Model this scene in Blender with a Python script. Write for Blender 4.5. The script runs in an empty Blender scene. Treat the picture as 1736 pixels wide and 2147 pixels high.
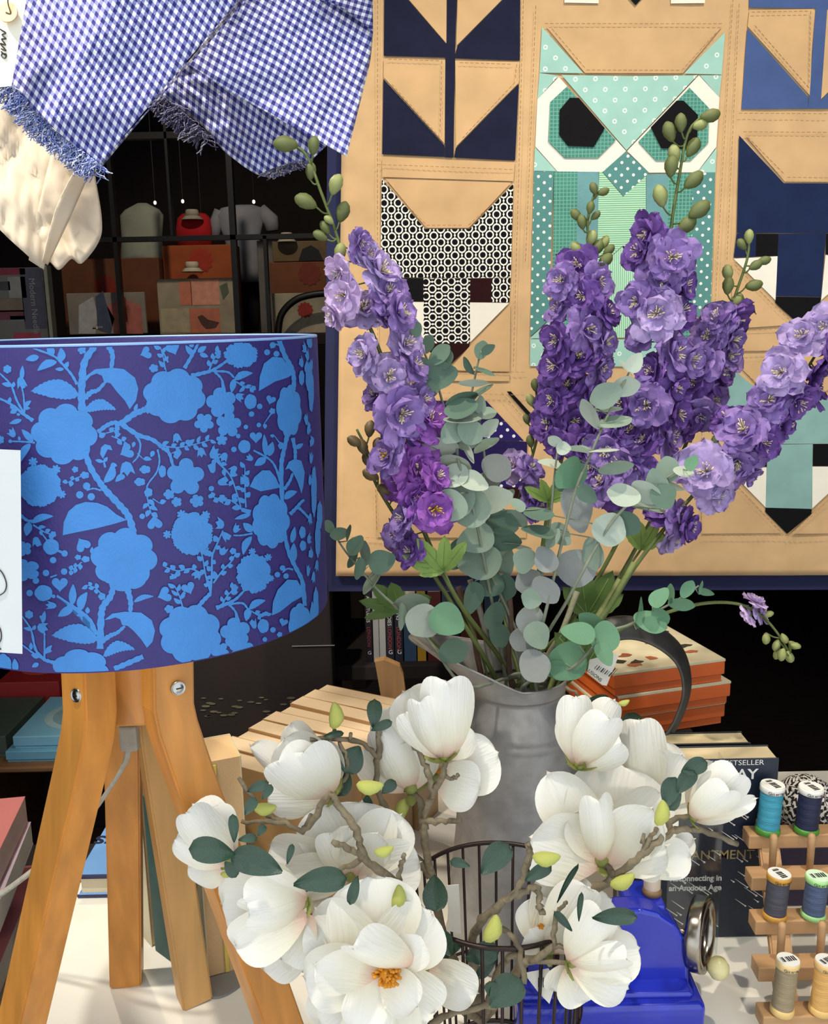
import bpy, bmesh, math, random
from mathutils import Vector as V, Matrix as M, noise
sc = bpy.context.scene
COL = sc.collection
R = math.radians
# ---------------------------------------------------------------- camera
W, H, F = 1736.0, 2147.0, 2000.0
PITCH, ROLL = R(11.6), R(1.15)
_c, _s = math.cos(PITCH), math.sin(PITCH)
FWD, UP0, RT0 = V((0, _c, -_s)), V((0, _s, _c)), V((1, 0, 0))
RT = RT0 * math.cos(ROLL) - UP0 * math.sin(ROLL)
UP = RT0 * math.sin(ROLL) + UP0 * math.cos(ROLL)
cam_d = bpy.data.cameras.new('camera'); cam = bpy.data.objects.new('camera', cam_d); COL.objects.link(cam)
cam_d.sensor_fit = 'VERTICAL'; cam_d.sensor_height = 36.0; cam_d.lens = F / H * 36.0
cam_d.clip_start = 0.02; cam_d.clip_end = 60
cam.matrix_world = M(((RT.x, UP.x, -FWD.x, 0), (RT.y, UP.y, -FWD.y, 0), (RT.z, UP.z, -FWD.z, 0), (0, 0, 0, 1)))
sc.camera = cam
# ---------------------------------------------------------------- world, lights, exposure
wd = bpy.data.worlds.new('sky'); sc.world = wd; wd.use_nodes = True
wd.node_tree.nodes['Background'].inputs[0].default_value = (0.86, 0.93, 1.0, 1)
wd.node_tree.nodes['Background'].inputs[1].default_value = 0.95
def spot(name, loc, tgt, power, col, size, blend=.5, rad=.03):
    l = bpy.data.lights.new(name, 'SPOT'); l.energy = power; l.color = col; l.spot_size = R(size); l.spot_blend = blend; l.shadow_soft_size = rad
    o = bpy.data.objects.new(name, l); COL.objects.link(o); o.location = loc
    o.rotation_euler = (V(tgt) - V(loc)).to_track_quat('-Z', 'Y').to_euler(); return o
WARM = (1.0, .86, .66)
spot('ceiling_spot', (-.55, .45, 1.35), (.1, .95, -.3), 50, (1, .93, .82), 62)
spot('ceiling_spot', (.55, .55, 1.40), (.45, 1.40, .0), 42, (1, .88, .70), 62)
spot('ceiling_spot', (-.75, 1.75, 1.0), (-.15, .85, -.6), 22, WARM, 50)
spot('ceiling_spot', (-.85, .50, 1.1), (-.50, .98, .2), 44, (1, .90, .74), 36)
spot('back_room_fill', (-.6, 3.0, 1.6), (-.75, 4.6, .1), 34, (1, .85, .68), 75)  # added fill that lifts the dark back room, no fixture visible there
sc.cycles.max_bounces = 5; sc.cycles.diffuse_bounces = 2; sc.cycles.glossy_bounces = 2; sc.cycles.transmission_bounces = 2
sc.view_settings.view_transform = 'Standard'; sc.view_settings.look = 'None'
sc.view_settings.exposure = 0.64; sc.view_settings.gamma = 1.0; sc.view_settings.use_curve_mapping = False
# ---------------------------------------------------------------- projection helpers: photo pixel -> point at a chosen distance
def ray(px, py):
    return (FWD + RT * ((px - W / 2) / F) - UP * ((py - H / 2) / F))
def at(px, py, Y):
    d = ray(px, py); return d * (Y / d.y)
def atz(px, py, z):
    d = ray(px, py); return d * (z / d.z)
def pxm(n, Y, py=1100):            # metres that n pixels span at distance Y
    return n * at(868, py, Y).dot(FWD) / F
# ---------------------------------------------------------------- materials
def lin(h):
    if isinstance(h, tuple): return h
    o = []
    for i in (0, 2, 4):
        c = int(h[i:i + 2], 16) / 255
        o.append(c / 12.92 if c <= .04045 else ((c + .055) / 1.055) ** 2.4)
    return tuple(o)
class S:                            # tiny expression builder over Math nodes
    nt = None
    def __init__(s, k): s.k = k
    def _op(op, *a):
        n = S.nt.nodes.new('ShaderNodeMath'); n.operation = op
        for i, x in enumerate(a):
            if isinstance(x, S): S.nt.links.new(x.k, n.inputs[i])
            else: n.inputs[i].default_value = x
        return S(n.outputs[0])
    def __add__(s, o): return S._op('ADD', s, o)
    def __sub__(s, o): return S._op('SUBTRACT', s, o)
    def __mul__(s, o): return S._op('MULTIPLY', s, o)
    def __lt__(s, o): return S._op('LESS_THAN', s, o)
    def __gt__(s, o): return S._op('GREATER_THAN', s, o)
def fr(a): return S._op('FRACT', a)
def ab(a): return S._op('ABSOLUTE', a)
def mx(a, b): return S._op('MAXIMUM', a, b)
def mn(a, b): return S._op('MINIMUM', a, b)
def hyp(a, b): return S._op('SQRT', a * a + b * b)
def fl(a): return S._op('FLOOR', a)
MATS = {}
def node(nt, t, **kw):
    n = nt.nodes.new(t)
    for k, v in kw.items(): setattr(n, k, v)
    return n
def mat(name, col, rough=.65, var=.10, scale=30, bump=0, bscale=300, metal=0, transl=0, sss=0, coat=0, pat=None, stretch=None, spec=.5, uv=False, sheen=0):
    """col: hex; var: brightness variation from noise; pat: function(u, v) -> list of (mask, hex) laid over the colour"""
    if name in MATS: return MATS[name]
    m = bpy.data.materials.new(name); m.use_nodes = True; nt = m.node_tree; MATS[name] = m
    b = nt.nodes['Principled BSDF']; out = nt.nodes['Material Output']
    b.inputs['Roughness'].default_value = rough; b.inputs['Metallic'].default_value = metal
    b.inputs['Specular IOR Level'].default_value = spec; b.inputs['Coat Weight'].default_value = coat
    if sheen: b.inputs['Sheen Weight'].default_value = sheen
    tc = node(nt, 'ShaderNodeTexCoord'); co = tc.outputs['UV' if uv else 'Object']
    mp = node(nt, 'ShaderNodeMapping'); nt.links.new(co, mp.inputs[0])
    if stretch: mp.inputs['Scale'].default_value = stretch
    nz = node(nt, 'ShaderNodeTexNoise'); nz.inputs['Scale'].default_value = scale; nz.inputs['Detail'].default_value = 2.5
    nt.links.new(mp.outputs[0], nz.inputs['Vector'])
    c = lin(col)
    cr = node(nt, 'ShaderNodeValToRGB'); cr.color_ramp.elements[0].position = .3; cr.color_ramp.elements[1].position = .7
    cr.color_ramp.elements[0].color = tuple(x * (1 - var) for x in c) + (1,); cr.color_ramp.elements[1].color = tuple(min(1, x * (1 + var)) for x in c) + (1,)
    nt.links.new(nz.outputs[0], cr.inputs[0]); sock = cr.outputs[0]
    if pat:
        S.nt = nt; sp = node(nt, 'ShaderNodeSeparateXYZ'); nt.links.new(tc.outputs['UV'], sp.inputs[0])
        for mk_, hx in pat(S(sp.outputs[0]), S(sp.outputs[1])):
            mi = node(nt, 'ShaderNodeMix', data_type='RGBA'); nt.links.new(mk_.k, mi.inputs['Factor'])
            nt.links.new(sock, mi.inputs['A']); mi.inputs['B'].default_value = lin(hx) + (1,); sock = mi.outputs['Result']
    nt.links.new(sock, b.inputs['Base Color'])
    if bump:
        bz = node(nt, 'ShaderNodeTexNoise'); bz.inputs['Scale'].default_value = bscale; bz.inputs['Detail'].default_value = 1.5
        nt.links.new(mp.outputs[0], bz.inputs['Vector'])
        bp = node(nt, 'ShaderNodeBump'); bp.inputs['Strength'].default_value = bump; bp.inputs['Distance'].default_value = .002
        nt.links.new(bz.outputs[0], bp.inputs['Height']); nt.links.new(bp.outputs[0], b.inputs['Normal'])
    if sss:
        b.inputs['Subsurface Weight'].default_value = sss; b.inputs['Subsurface Radius'].default_value = (.01, .006, .004); b.inputs['Subsurface Scale'].default_value = .5
    if transl:
        tr = node(nt, 'ShaderNodeBsdfTranslucent'); nt.links.new(sock, tr.inputs[0])
        ms = node(nt, 'ShaderNodeMixShader'); ms.inputs[0].default_value = transl
        nt.links.new(b.outputs[0], ms.inputs[1]); nt.links.new(tr.outputs[0], ms.inputs[2]); nt.links.new(ms.outputs[0], out.inputs[0])
    return m
def clear_mat(name, tint=(1, 1, 1), gloss=.08, rough=.03):
    if name in MATS: return MATS[name]
    m = bpy.data.materials.new(name); m.use_nodes = True; nt = m.node_tree; MATS[name] = m
    out = nt.nodes['Material Output']; nt.nodes.remove(nt.nodes['Principled BSDF'])
    t = node(nt, 'ShaderNodeBsdfTransparent'); t.inputs[0].default_value = tint + (1,)
    g = node(nt, 'ShaderNodeBsdfGlossy'); g.inputs['Roughness'].default_value = rough
    ms = node(nt, 'ShaderNodeMixShader'); ms.inputs[0].default_value = gloss
    nt.links.new(t.outputs[0], ms.inputs[1]); nt.links.new(g.outputs[0], ms.inputs[2]); nt.links.new(ms.outputs[0], out.inputs[0]); return m
# ---------------------------------------------------------------- objects
WM = {}
def put(o, parent, Mw):
    COL.objects.link(o) if o.name not in COL.objects else None
    if parent is None: o.matrix_world = Mw
    else: o.parent = parent; o.matrix_basis = WM[parent].inverted() @ Mw
    WM[o] = Mw; return o
def tag(o, label, cat=None, group=None, kind=None):
    if label: o['label'] = label
    if cat: o['category'] = cat
    if group: o['group'] = group
    if kind: o['kind'] = kind
    return o
def thing(name, label, cat, base, group=None):
    return tag(put(bpy.data.objects.new(name, None), None, M.Translation(base)), label, cat, group)
def mesh(name, vs, fs, smooth=False, uvs=None):
    me = bpy.data.meshes.new(name); me.from_pydata([tuple(v) for v in vs], [], fs)
    if smooth: me.polygons.foreach_set('use_smooth', [True] * len(me.polygons))
    if uvs:
        l = me.uv_layers.new(name='UVMap'); ix = [0] * len(me.loops); me.loops.foreach_get('vertex_index', ix)
        l.data.foreach_set('uv', [c for i in ix for c in uvs[i]])
    me.update(); return me
def ob(name, me, m, parent=None, Mw=None, own=False):
    """mesh given in world coordinates unless Mw is passed"""
    o = bpy.data.objects.new(name, me)
    if own:
        if not me.materials: me.materials.append(None)
        o.material_slots[0].link = 'OBJECT'; o.material_slots[0].material = m
    elif m and not me.materials: me.materials.append(m)
    return put(o, parent, Mw if Mw is not None else M.Identity(4))
def bm_mesh(name, bm, smooth=False):
    me = bpy.data.meshes.new(name); bm.normal_update(); bm.to_mesh(me); bm.free()
    if smooth: me.polygons.foreach_set('use_smooth', [True] * len(me.polygons))
    return me
def struct(name, me, m):
    o = ob(name, me, m); o['kind'] = 'structure'; return o
class G:                            # geometry collector
    def __init__(s): s.v, s.f = [], []
    def add(s, vs, fs):
        n = len(s.v); s.v += [V(v) for v in vs]; s.f += [tuple(i + n for i in f) for f in fs]; return s
    def hexa(s, p):                 # eight corners: bottom ring then top ring
        return s.add(p, [(3, 2, 1, 0), (4, 5, 6, 7), (0, 1, 5, 4), (1, 2, 6, 5), (2, 3, 7, 6), (3, 0, 4, 7)])
    def box(s, lo, hi, mw=None):
        (a, b, c), (d, e, f) = lo, hi
        p = [V(q) for q in ((a, b, c), (d, b, c), (d, e, c), (a, e, c), (a, b, f), (d, b, f), (d, e, f), (a, e, f))]
        return s.hexa([mw @ q for q in p] if mw else p)
    def tube(s, pts, rad, n=6, cap=True):
        pts = [V(p) for p in pts]; vs = []; nn = len(pts)
        if not hasattr(rad, '__len__'): rad = [rad] * nn
        ref = V((.31, .22, .93))
        for i, p in enumerate(pts):
            t = (pts[min(i + 1, nn - 1)] - pts[max(i - 1, 0)]).normalized()
            a = ref - t * ref.dot(t)
            if a.length < 1e-4: a = t.orthogonal()
            a.normalize(); ref = a; b = t.cross(a)
            vs += [p + (a * math.cos(2 * math.pi * k / n) + b * math.sin(2 * math.pi * k / n)) * rad[i] for k in range(n)]
        fs = [(i * n + k, i * n + (k + 1) % n, (i + 1) * n + (k + 1) % n, (i + 1) * n + k) for i in range(nn - 1) for k in range(n)]
        if cap: fs += [tuple(range(n - 1, -1, -1)), tuple(range((nn - 1) * n, nn * n))]
        return s.add(vs, fs)
    def lathe(s, prof, n=32, mw=M.Identity(4), cap=True):
        vs = [mw @ V((r * math.cos(2 * math.pi * k / n), r * math.sin(2 * math.pi * k / n), z)) for r, z in prof for k in range(n)]
        fs = [(i * n + k, i * n + (k + 1) % n, (i + 1) * n + (k + 1) % n, (i + 1) * n + k) for i in range(len(prof) - 1) for k in range(n)]
        if cap: fs += [tuple(range(n - 1, -1, -1)), tuple(range((len(prof) - 1) * n, len(prof) * n))]
        return s.add(vs, fs)
    def grid(s, fn, nu, nv):
        vs = [fn(i / (nu - 1), j / (nv - 1)) for j in range(nv) for i in range(nu)]
        return s.add(vs, [(j * nu + i, j * nu + i + 1, (j + 1) * nu + i + 1, (j + 1) * nu + i) for j in range(nv - 1) for i in range(nu - 1)])
    def mesh(s, name, smooth=False): return mesh(name, s.v, s.f, smooth)
def bev(me, w, seg=2):
    bm = bmesh.new(); bm.from_mesh(me); bmesh.ops.recalc_face_normals(bm, faces=bm.faces)
    bmesh.ops.bevel(bm, geom=bm.edges[:], offset=w, segments=seg, affect='EDGES', profile=.5, clamp_overlap=True)
    bm.to_mesh(me); bm.free(); return me
def bbox(name, lo, hi, m, parent=None, w=.002, mw=None, seg=2):
    return ob(name, bev(G().box(lo, hi, mw).mesh(name), w, seg), m, parent)
def cr_(pts, n=6):                  # Catmull-Rom
    pts = [V(p) for p in pts]
    if len(pts) < 3: return pts
    q = [pts[0] * 2 - pts[1]] + pts + [pts[-1] * 2 - pts[-2]]; o = []
    for i in range(1, len(q) - 2):
        a, b, c, d = q[i - 1:i + 3]
        for k in range(n):
            t = k / n
            o.append(.5 * ((2 * b) + (c - a) * t + (2 * a - 5 * b + 4 * c - d) * t * t + (3 * b - a - 3 * c + d) * t ** 3))
    o.append(pts[-1]); return o
def lerp(a, b, t): return a + (b - a) * t
def fit_r(r0, r1, n): return [lerp(r0, r1, i / (n - 1)) for i in range(n)]
def frame(o, x, y, z):              # matrix from axes
    return M(((x.x, y.x, z.x, o.x), (x.y, y.y, z.y, o.y), (x.z, y.z, z.z, o.z), (0, 0, 0, 1)))
def text(body, size, m, parent, Mw, name='lettering', bold=0):
    cu = bpy.data.curves.new(name, 'FONT'); cu.body = body; cu.size = size; cu.align_x = 'LEFT'; cu.align_y = 'BOTTOM_BASELINE'; cu.offset = bold; cu.resolution_u = 3
    o = bpy.data.objects.new('tmp', cu); COL.objects.link(o)
    me = bpy.data.meshes.new_from_object(o.evaluated_get(bpy.context.evaluated_depsgraph_get())); bpy.data.objects.remove(o)
    me.materials.clear(); return ob(name, me, m, parent, Mw)
CX, CY, CZ = RT, UP, -FWD           # image right, image up, towards the viewer
# ================================================================ the setting
TZ = -.70
m_dark = mat('dark_wall_paint', '241b19', .85, .2, 8)
m_floor = mat('dark_floor_boards', '2c2522', .7, .25, 6, stretch=(1, 12, 1))
m_ceil = mat('ceiling_paint', '4a443e', .9, .05)
m_front = mat('shopfront_paint', '1c2440', .5, .05)
X0, X1, Y0, Y1, Z0, Z1 = -2.6, 2.6, .16, 6.2, -1.7, 1.75
def slab(name, lo, hi, m): return struct(name, G().box(lo, hi).mesh(name), m)
slab('floor', (X0, Y0, Z0 - .05), (X1, Y1, Z0), m_floor)
slab('ceiling', (X0, Y0, Z1), (X1, Y1, Z1 + .05), m_ceil)
slab('wall_back', (X0, Y1, Z0), (X1, Y1 + .05, Z1), m_dark)
slab('wall_left', (X0 - .05, Y0, Z0), (X0, Y1, Z1), m_dark)
slab('wall_right', (X1, Y0, Z0), (X1 + .05, Y1, Z1), m_dark)
g = G()                              # street front with the big display opening
OX, OZ0, OZ1 = 1.25, -.95, 1.15
g.box((X0, Y0 - .06, Z0), (-OX, Y0, Z1)).box((OX, Y0 - .06, Z0), (X1, Y0, Z1)).box((-OX, Y0 - .06, Z0), (OX, Y0, OZ0)).box((-OX, Y0 - .06, OZ1), (OX, Y0, Z1))
struct('wall_front', g.mesh('wall_front'), m_front)
# display table: white rounded top on a plain box plinth
m_table = mat('white_table_paint', 'eeebe0', .45, .03, 12, bump=.05, bscale=60)
def round_rect(x0, x1, y0, y1, r, z, n=10):
    o = []
    for cx, cy, a in ((x1 - r, y1 - r, 0), (x0 + r, y1 - r, 90), (x0 + r, y0 + r, 180), (x1 - r, y0 + r, 270)):
        o += [V((cx + r * math.cos(R(a + 90 * k / n)), cy + r * math.sin(R(a + 90 * k / n)), z)) for k in range(n + 1)]
    return o
def prism(g, ring, h, flip=False):
    n = len(ring); t = [p + V((0, 0, h)) for p in ring]
    return g.add(list(ring) + t, [tuple(range(n - 1, -1, -1)), tuple(range(n, 2 * n))] + [(i, (i + 1) % n, n + (i + 1) % n, n + i) for i in range(n)])
tb = thing('display_table', 'white painted display table with rounded corner carrying the lamp and the jug', 'table', (.3, .9, Z0))
ob('table_top', prism(G(), round_rect(-.435, 1.05, .28, 1.36, .16, TZ - .03), .03).mesh('table_top'), m_table, tb)
ob('plinth', prism(G(), round_rect(-.36, .98, .36, 1.28, .1, Z0), TZ - .03 - Z0).mesh('plinth'), m_table, tb)

# ================================================================ back of the shop plus reflections modelled as solids, seen dimly between cloth, lamp and quilt
m_black = mat('black_paint', '0d0c0c', .5, .1)
BY = 4.2
g = G()
for px, w_, y0_, y1_ in ((490, 11, 720, 200), (243, 8, 720, 200), (363, 5, 498, 200), (556, 7, 720, 498)):
    c = at(px, 500, BY - .08); h_ = pxm(w_, BY) / 2; g.box((c.x - h_, BY - .1, at(px, y0_, BY).z), (c.x + h_, BY - .06, at(px, y1_, BY).z))
for py, w_ in ((499, 9), (283, 12)):
    c = at(440, py, BY - .08); h_ = pxm(w_, BY) / 2; g.box((at(150, py, BY).x, BY - .1, c.z - h_), (at(720, py, BY).x, BY - .06, c.z + h_))
bw = struct('reflected_muntins_1', g.mesh('reflected_muntins_1'), m_black)  # muntins of a window reflection, modelled as solid bars
tag(bw, 'reflected window muntins modelled as black bars behind the lamp', None)
bench = thing('display_bench', 'dark display bench at the back of the shop behind the lampshade', 'bench', at(440, 760, BY + .3))
zb = at(400, 703, BY).z
bbox('bench_top', (at(-60, 700, BY).x, BY - .1, zb - .05), (at(760, 700, BY).x, BY + .9, zb), m_dark, bench, .005)
for xx in (-40, 730): bbox('leg', (at(xx, 700, BY).x - .03, BY, Z0), (at(xx, 700, BY).x + .03, BY + .8, zb - .05), m_dark, bench, .004)
def panel(name, label, cat, x0, y0, x1, y1, Y, hexc, th=.03, group=None, deco=None, border=None, tilt=0):
    """upright flat thing (print, box, board) with its face towards the street, standing on the bench"""
    a, b = at(x0, y1, Y), at(x1, y0, Y); t = thing(name, label, cat, (a + b) / 2, group)
    zl = a.z
    bbox('board', (a.x, Y, zl), (b.x, Y + th, b.z), mat('board_' + hexc, hexc, .7, .15, 12), t, .003)
    yy = Y - .0015
    for kind, hx, *q in (deco or []):
        m = mat('print_' + hx, hx, .7, .15, 30)
        if kind == 'r':
            p, r_ = at(q[0], q[3], yy), at(q[2], q[1], yy); ob('printed_patch', G().box((p.x, yy, p.z), (r_.x, yy + .002, r_.z)).mesh('printed_patch'), m, t)
        if kind == 'c':              # scalloped round emblem
            c = at(q[0], q[1], yy); rad = pxm(q[2], yy); n = 48
            ring = [V((c.x + rad * (1 + .09 * math.cos(12 * k * 2 * math.pi / n)) * math.cos(2 * math.pi * k / n), yy - .001, c.z + rad * (1 + .09 * math.cos(12 * k * 2 * math.pi / n)) * math.sin(2 * math.pi * k / n))) for k in range(n)]
            ob('emblem', mesh('emblem', ring, [tuple(range(n))]), m, t)
        if kind == 'p':
            ring = [at(px, py, yy - .0007) for px, py in zip(q[0::2], q[1::2])]; ob('printed_shape', mesh('printed_shape', ring, [tuple(range(len(ring)))]), m, t)
    return t
panel('kit_box', 'brown kit box with dull red sun emblem behind the framed figure print', 'box', 140, 540, 332, 700, BY + .25, '6b3c1e', .15, 'kit boxes with sun emblems', [('c', '8a2412', 221, 602, 22)])
panel('art_print', 'grey print of seated figure with red bird standing behind lampshade', 'print', 146, 612, 302, 702, BY, '8d8478', .02, 'prints at the back of the shop',
      [('p', 'b9b7b4', 165, 640, 195, 622, 205, 660, 200, 700, 165, 700), ('p', '4a5268', 200, 622, 216, 610, 224, 640, 240, 668, 232, 700, 205, 690), ('p', 'b86a5c', 224, 640, 260, 628, 296, 640, 300, 700, 240, 700), ('p', '9c2f20', 246, 632, 262, 622, 274, 650, 270, 680, 252, 690, 258, 660), ('p', 'd8d0b8', 194, 684, 215, 684, 215, 690, 194, 690)])
panel('kit_box', 'orange kit box with red sun emblem in the middle of the dim shop', 'box', 352, 512, 490, 700, BY + .3, 'a8501c', .15, 'kit boxes with sun emblems', [('c', 'b0341a', 421, 546, 23)])
panel('art_print', 'pink and cream four part print with brown bird behind the lampshade', 'print', 336, 582, 496, 702, BY + .04, 'a79a80', .02, 'prints at the back of the shop',
      [('r', 'd88062', 378, 590, 400, 640), ('r', 'e09a80', 402, 585, 458, 640), ('r', 'cf7a5c', 400, 646, 460, 698), ('r', 'b9aa8a', 340, 646, 396, 698), ('p', '5a3a34', 414, 664, 424, 660, 436, 670, 460, 676, 452, 688, 432, 690, 422, 680), ('p', '5d6a4c', 460, 600, 476, 592, 480, 612, 468, 628)])
panel('kit_box', 'brown kit box with faint sun emblem beside the quilt edge', 'box', 568, 548, 682, 620, BY + .3, '7a4420', .15, 'kit boxes with sun emblems', [('c', '7a2c18', 649, 574, 22)])
panel('kit_box', 'upper brown box beside the quilt edge with dark plant motif', 'box', 572, 504, 684, 549, BY + .32, '6e5a3a', .15, 'kit boxes with sun emblems', [('p', '17181c', 626, 546, 634, 522, 652, 514, 668, 524, 678, 546)])
panel('art_print', 'pale print with red dot half hidden by black arch by quilt', 'print', 574, 613, 692, 702, BY + .06, 'a39a82', .02, 'prints at the back of the shop', [('c', '9a2a1c', 640, 650, 15), ('p', 'b8a890', 600, 700, 640, 660, 690, 652, 690, 700)])
panel('display_board', 'grey board standing between white shirt and boxes', 'board', 548, 504, 592, 702, BY + .4, '6e6964', .04)
panel('kit_box', 'orange red box under the left pale top', 'box', 252, 570, 322, 640, BY + .4, 'a84a20', .12, 'kit boxes with sun emblems')
ar = G().tube(cr_([at(582, 706, BY - .02), at(590, 660, BY - .02), at(618, 630, BY - .02), at(655, 618, BY - .02), at(700, 614, BY - .02)], 6), pxm(7, BY), 8)
tag(ob('arched_rail', ar.mesh('arched_rail', True), m_black), 'black arched metal rail in front of the print by the quilt', 'rail')
def garment(name, label, rows, Y, hexc, sleeves=(), group='reflected garments modelled at the back of the shop', dz=.5, cat='top', bust=True):  # garments mirrored in the front glass, built here as solids
    """reflected garment modelled as a hollow-looking loft over a dress form: rows of (y, x0, x1)"""
    c = at((rows[0][1] + rows[0][2]) / 2, rows[-1][0], Y); t = thing(name, label, cat, c, group); n = 20; vs = []
    for y, x0, x1 in rows:
        a, b = at(x0, y, Y), at(x1, y, Y); mid = (a + b) / 2; rx = (b.x - a.x) / 2
        vs += [mid + V((rx * math.cos(2 * math.pi * k / n), rx * dz * math.sin(2 * math.pi * k / n) + .012 * math.sin(5 * k + y) * rx * 4, 0)) for k in range(n)]
    fs = [(i * n + k, (i + 1) * n + k, (i + 1) * n + (k + 1) % n, i * n + (k + 1) % n) for i in range(len(rows) - 1) for k in range(n)]
    fs += [tuple(range(n)), tuple(range((len(rows) - 1) * n + n - 1, (len(rows) - 1) * n - 1, -1))]
    m = mat('cloth_' + hexc, hexc, .9, .12, 10, bump=.3, bscale=20)
    ob('body', mesh('body', vs, fs, True), m, t)
    for p in sleeves:
        ob('sleeve', G().tube([at(*q, Y) for q in p[0]], [pxm(r_, Y) for r_ in p[1]], 12).mesh('sleeve', True), m, t)
    return t
garment('sleeveless_top', 'reflected pale grey green sleeveless top modelled at the back', [(426, 288, 308), (440, 262, 334), (452, 252, 343), (500, 254, 340), (575, 250, 345), (600, 252, 344)], BY + .6, 'a3a896')
garment('shirt', 'reflected white shirt with short sleeves modelled by the dark bar', [(430, 492, 532), (436, 462, 548), (452, 452, 556), (500, 470, 545), (560, 482, 548), (592, 488, 548)], BY + .7, '9a9ba0', [([(545, 440), (568, 462), (572, 484)], (14, 16, 14)), ([(462, 442), (452, 470), (450, 500)], (12, 13, 11))], cat='shirt')
garment('small_blouse', 'reflected small red top modelled below the pale hat', [(448, 382, 430), (456, 372, 440), (480, 368, 444), (520, 370, 446)], BY + .6, 'c01c22')
garment('trousers', 'reflected dark trousers modelled below the white shirt', [(590, 496, 545), (640, 500, 545), (702, 502, 542)], BY + .72, '141318', cat='trousers')
garment('red_dress', 'reflected orange red child dress modelled beside the grey figure print', [(562, 290, 318), (572, 262, 330), (610, 270, 316), (680, 268, 318)], BY + .5, 'b5421e', [([(318, 572), (330, 566), (333, 590)], (5, 12, 9))], cat='dress')
def hat(x, y, w, Y, hexc, label):  # hats from the glass reflection, built as solid pieces
    c = at(x, y, Y); s_ = pxm(w, Y) / 2; t = thing('bucket_hat', label, 'hat', c, 'reflected bucket hats modelled at the back')
    mm = mat('hat_' + hexc, hexc, .9, .1); mw = M.Translation(c)
    ob('crown', G().lathe([(.01 * s_, .55 * s_), (.5 * s_, .55 * s_), (.56 * s_, .48 * s_), (.66 * s_, 0)], 20, mw).mesh('crown', True), mm, t)
    ob('brim', G().lathe([(.66 * s_, 0), (1.0 * s_, -.32 * s_), (.98 * s_, -.35 * s_), (.62 * s_, -.02 * s_)], 20, mw, cap=False).mesh('brim', True), mm, t)
hat(403, 453, 44, BY + .55, 'b4ae98', 'upper pale reflected bucket hat above the red top')
hat(403, 562, 44, BY + .22, 'cfc4a8', 'lower cream reflected bucket hat in front of orange box')
hat(601, 500, 40, BY + .3, 'c3bda8', 'small pale reflected hat on box by the grey board')
# small hanging bulbs above the bench
e = bpy.data.materials.new('bulb'); e.use_nodes = True
e.node_tree.nodes['Principled BSDF'].inputs['Emission Color'].default_value = (1, .92, .8, 1); e.node_tree.nodes['Principled BSDF'].inputs['Emission Strength'].default_value = 1.0
for i, (x, y) in enumerate(((325, 425), (383, 422), (532, 423), (428, 557))):
    c = at(x, y, BY + .9); t = thing('pendant_light', ['tiny white light left of the upper hat', 'tiny white light beside the upper hat brim', 'tiny white light above the white shirt', 'tiny white light beside the lower hat'][i], 'light', c, 'tiny lights at the back')
    ob('bulb', G().lathe([(.001, .010), (.006, .007), (.008, 0), (.006, -.007), (.001, -.010)], 10, M.Translation(c)).mesh('bulb', True), e, t)
    ob('wire', G().tube([c + V((0, 0, .009)), V((c.x, c.y, Z1))], .0015, 5).mesh('wire'), m_black, t)
# ---- needlework book standing at far left
def book(name, label, lo, hi, cover, pages='d9cdb0', spine='x-', mw=None, group=None, cov=.0022, over=.002, cat='book', rough=.4):
    """upright or lying book in a box; spine side one of x- x+ y- y+ z- z+; thin axis is found from the box"""
    c = [(a + b) / 2 for a, b in zip(lo, hi)]; base = V((c[0], c[1], lo[2])); base = mw @ base if mw else base
    t = thing(name, label, cat, base, group); mc = mat('cover_' + cover, cover, rough, .06, 15); mp_ = mat('pages_' + pages, pages, .9, .06, 900)
    d = [b - a for a, b in zip(lo, hi)]; ax = d.index(min(d)); sa = 'xyz'.index(spine[0]); sg = spine[1]
    l1, h1 = list(lo), list(hi); h1[ax] = lo[ax] + cov; bbox('cover', l1, h1, mc, t, cov * .3, mw, 1)
    l1, h1 = list(lo), list(hi); l1[ax] = hi[ax] - cov; bbox('cover', l1, h1, mc, t, cov * .3, mw, 1)
    l1, h1 = list(lo), list(hi)
    if sg == '-': h1[sa] = lo[sa] + cov
    else: l1[sa] = hi[sa] - cov
    l1[ax] += cov * .5; h1[ax] -= cov * .5
    bbox('spine', l1, h1, mc, t, cov * .3, mw, 1)
    l1, h1 = [a + over for a in lo], [b - over for b in hi]; l1[ax], h1[ax] = lo[ax] + cov, hi[ax] - cov
    if sg == '-': l1[sa] = lo[sa] + cov
    else: h1[sa] = hi[sa] - cov
    ob('pages', G().box(l1, h1, mw).mesh('pages'), mp_, t); return t
m_white = mat('white_ink', 'e8e6e0', .6, .02); m_blackink = mat('black_ink', '141416', .6, .02)
m_grey = mat('grey_ink', '8d8c88', .6, .02); m_gold = mat('gold_ink', 'a08a58', .5, .05)
a, b = at(-70, 730, 2.3), at(88, 560, 2.3)
bk = book('craft_book', 'needlework book with dark photo cover standing behind the lampshade', (a.x, 2.3, a.z - .02), (b.x, 2.33, b.z), '6a655c', spine='x-')
for hx, x0, y0, x1, y1 in (('7d2030', -70, 562, 52, 578), ('4b4550', 53, 562, 86, 690), ('3c3a38', -60, 590, 20, 610), ('8a8478', 20, 580, 52, 625), ('75604c', -40, 625, 48, 655), ('6c3038', -60, 650, 50, 672), ('6e7470', 22, 662, 52, 675), ('a03040', 30, 697, 84, 712)):
    p, q = at(x0, y1, 2.2985), at(x1, y0, 2.2985); ob('printed_patch', G().box((p.x, 2.2985, p.z), (q.x, 2.3, q.z)).mesh('printed_patch'), mat('print_' + hx, hx, .6, .2, 30), bk)
p = at(60, 583, 2.297)
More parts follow.
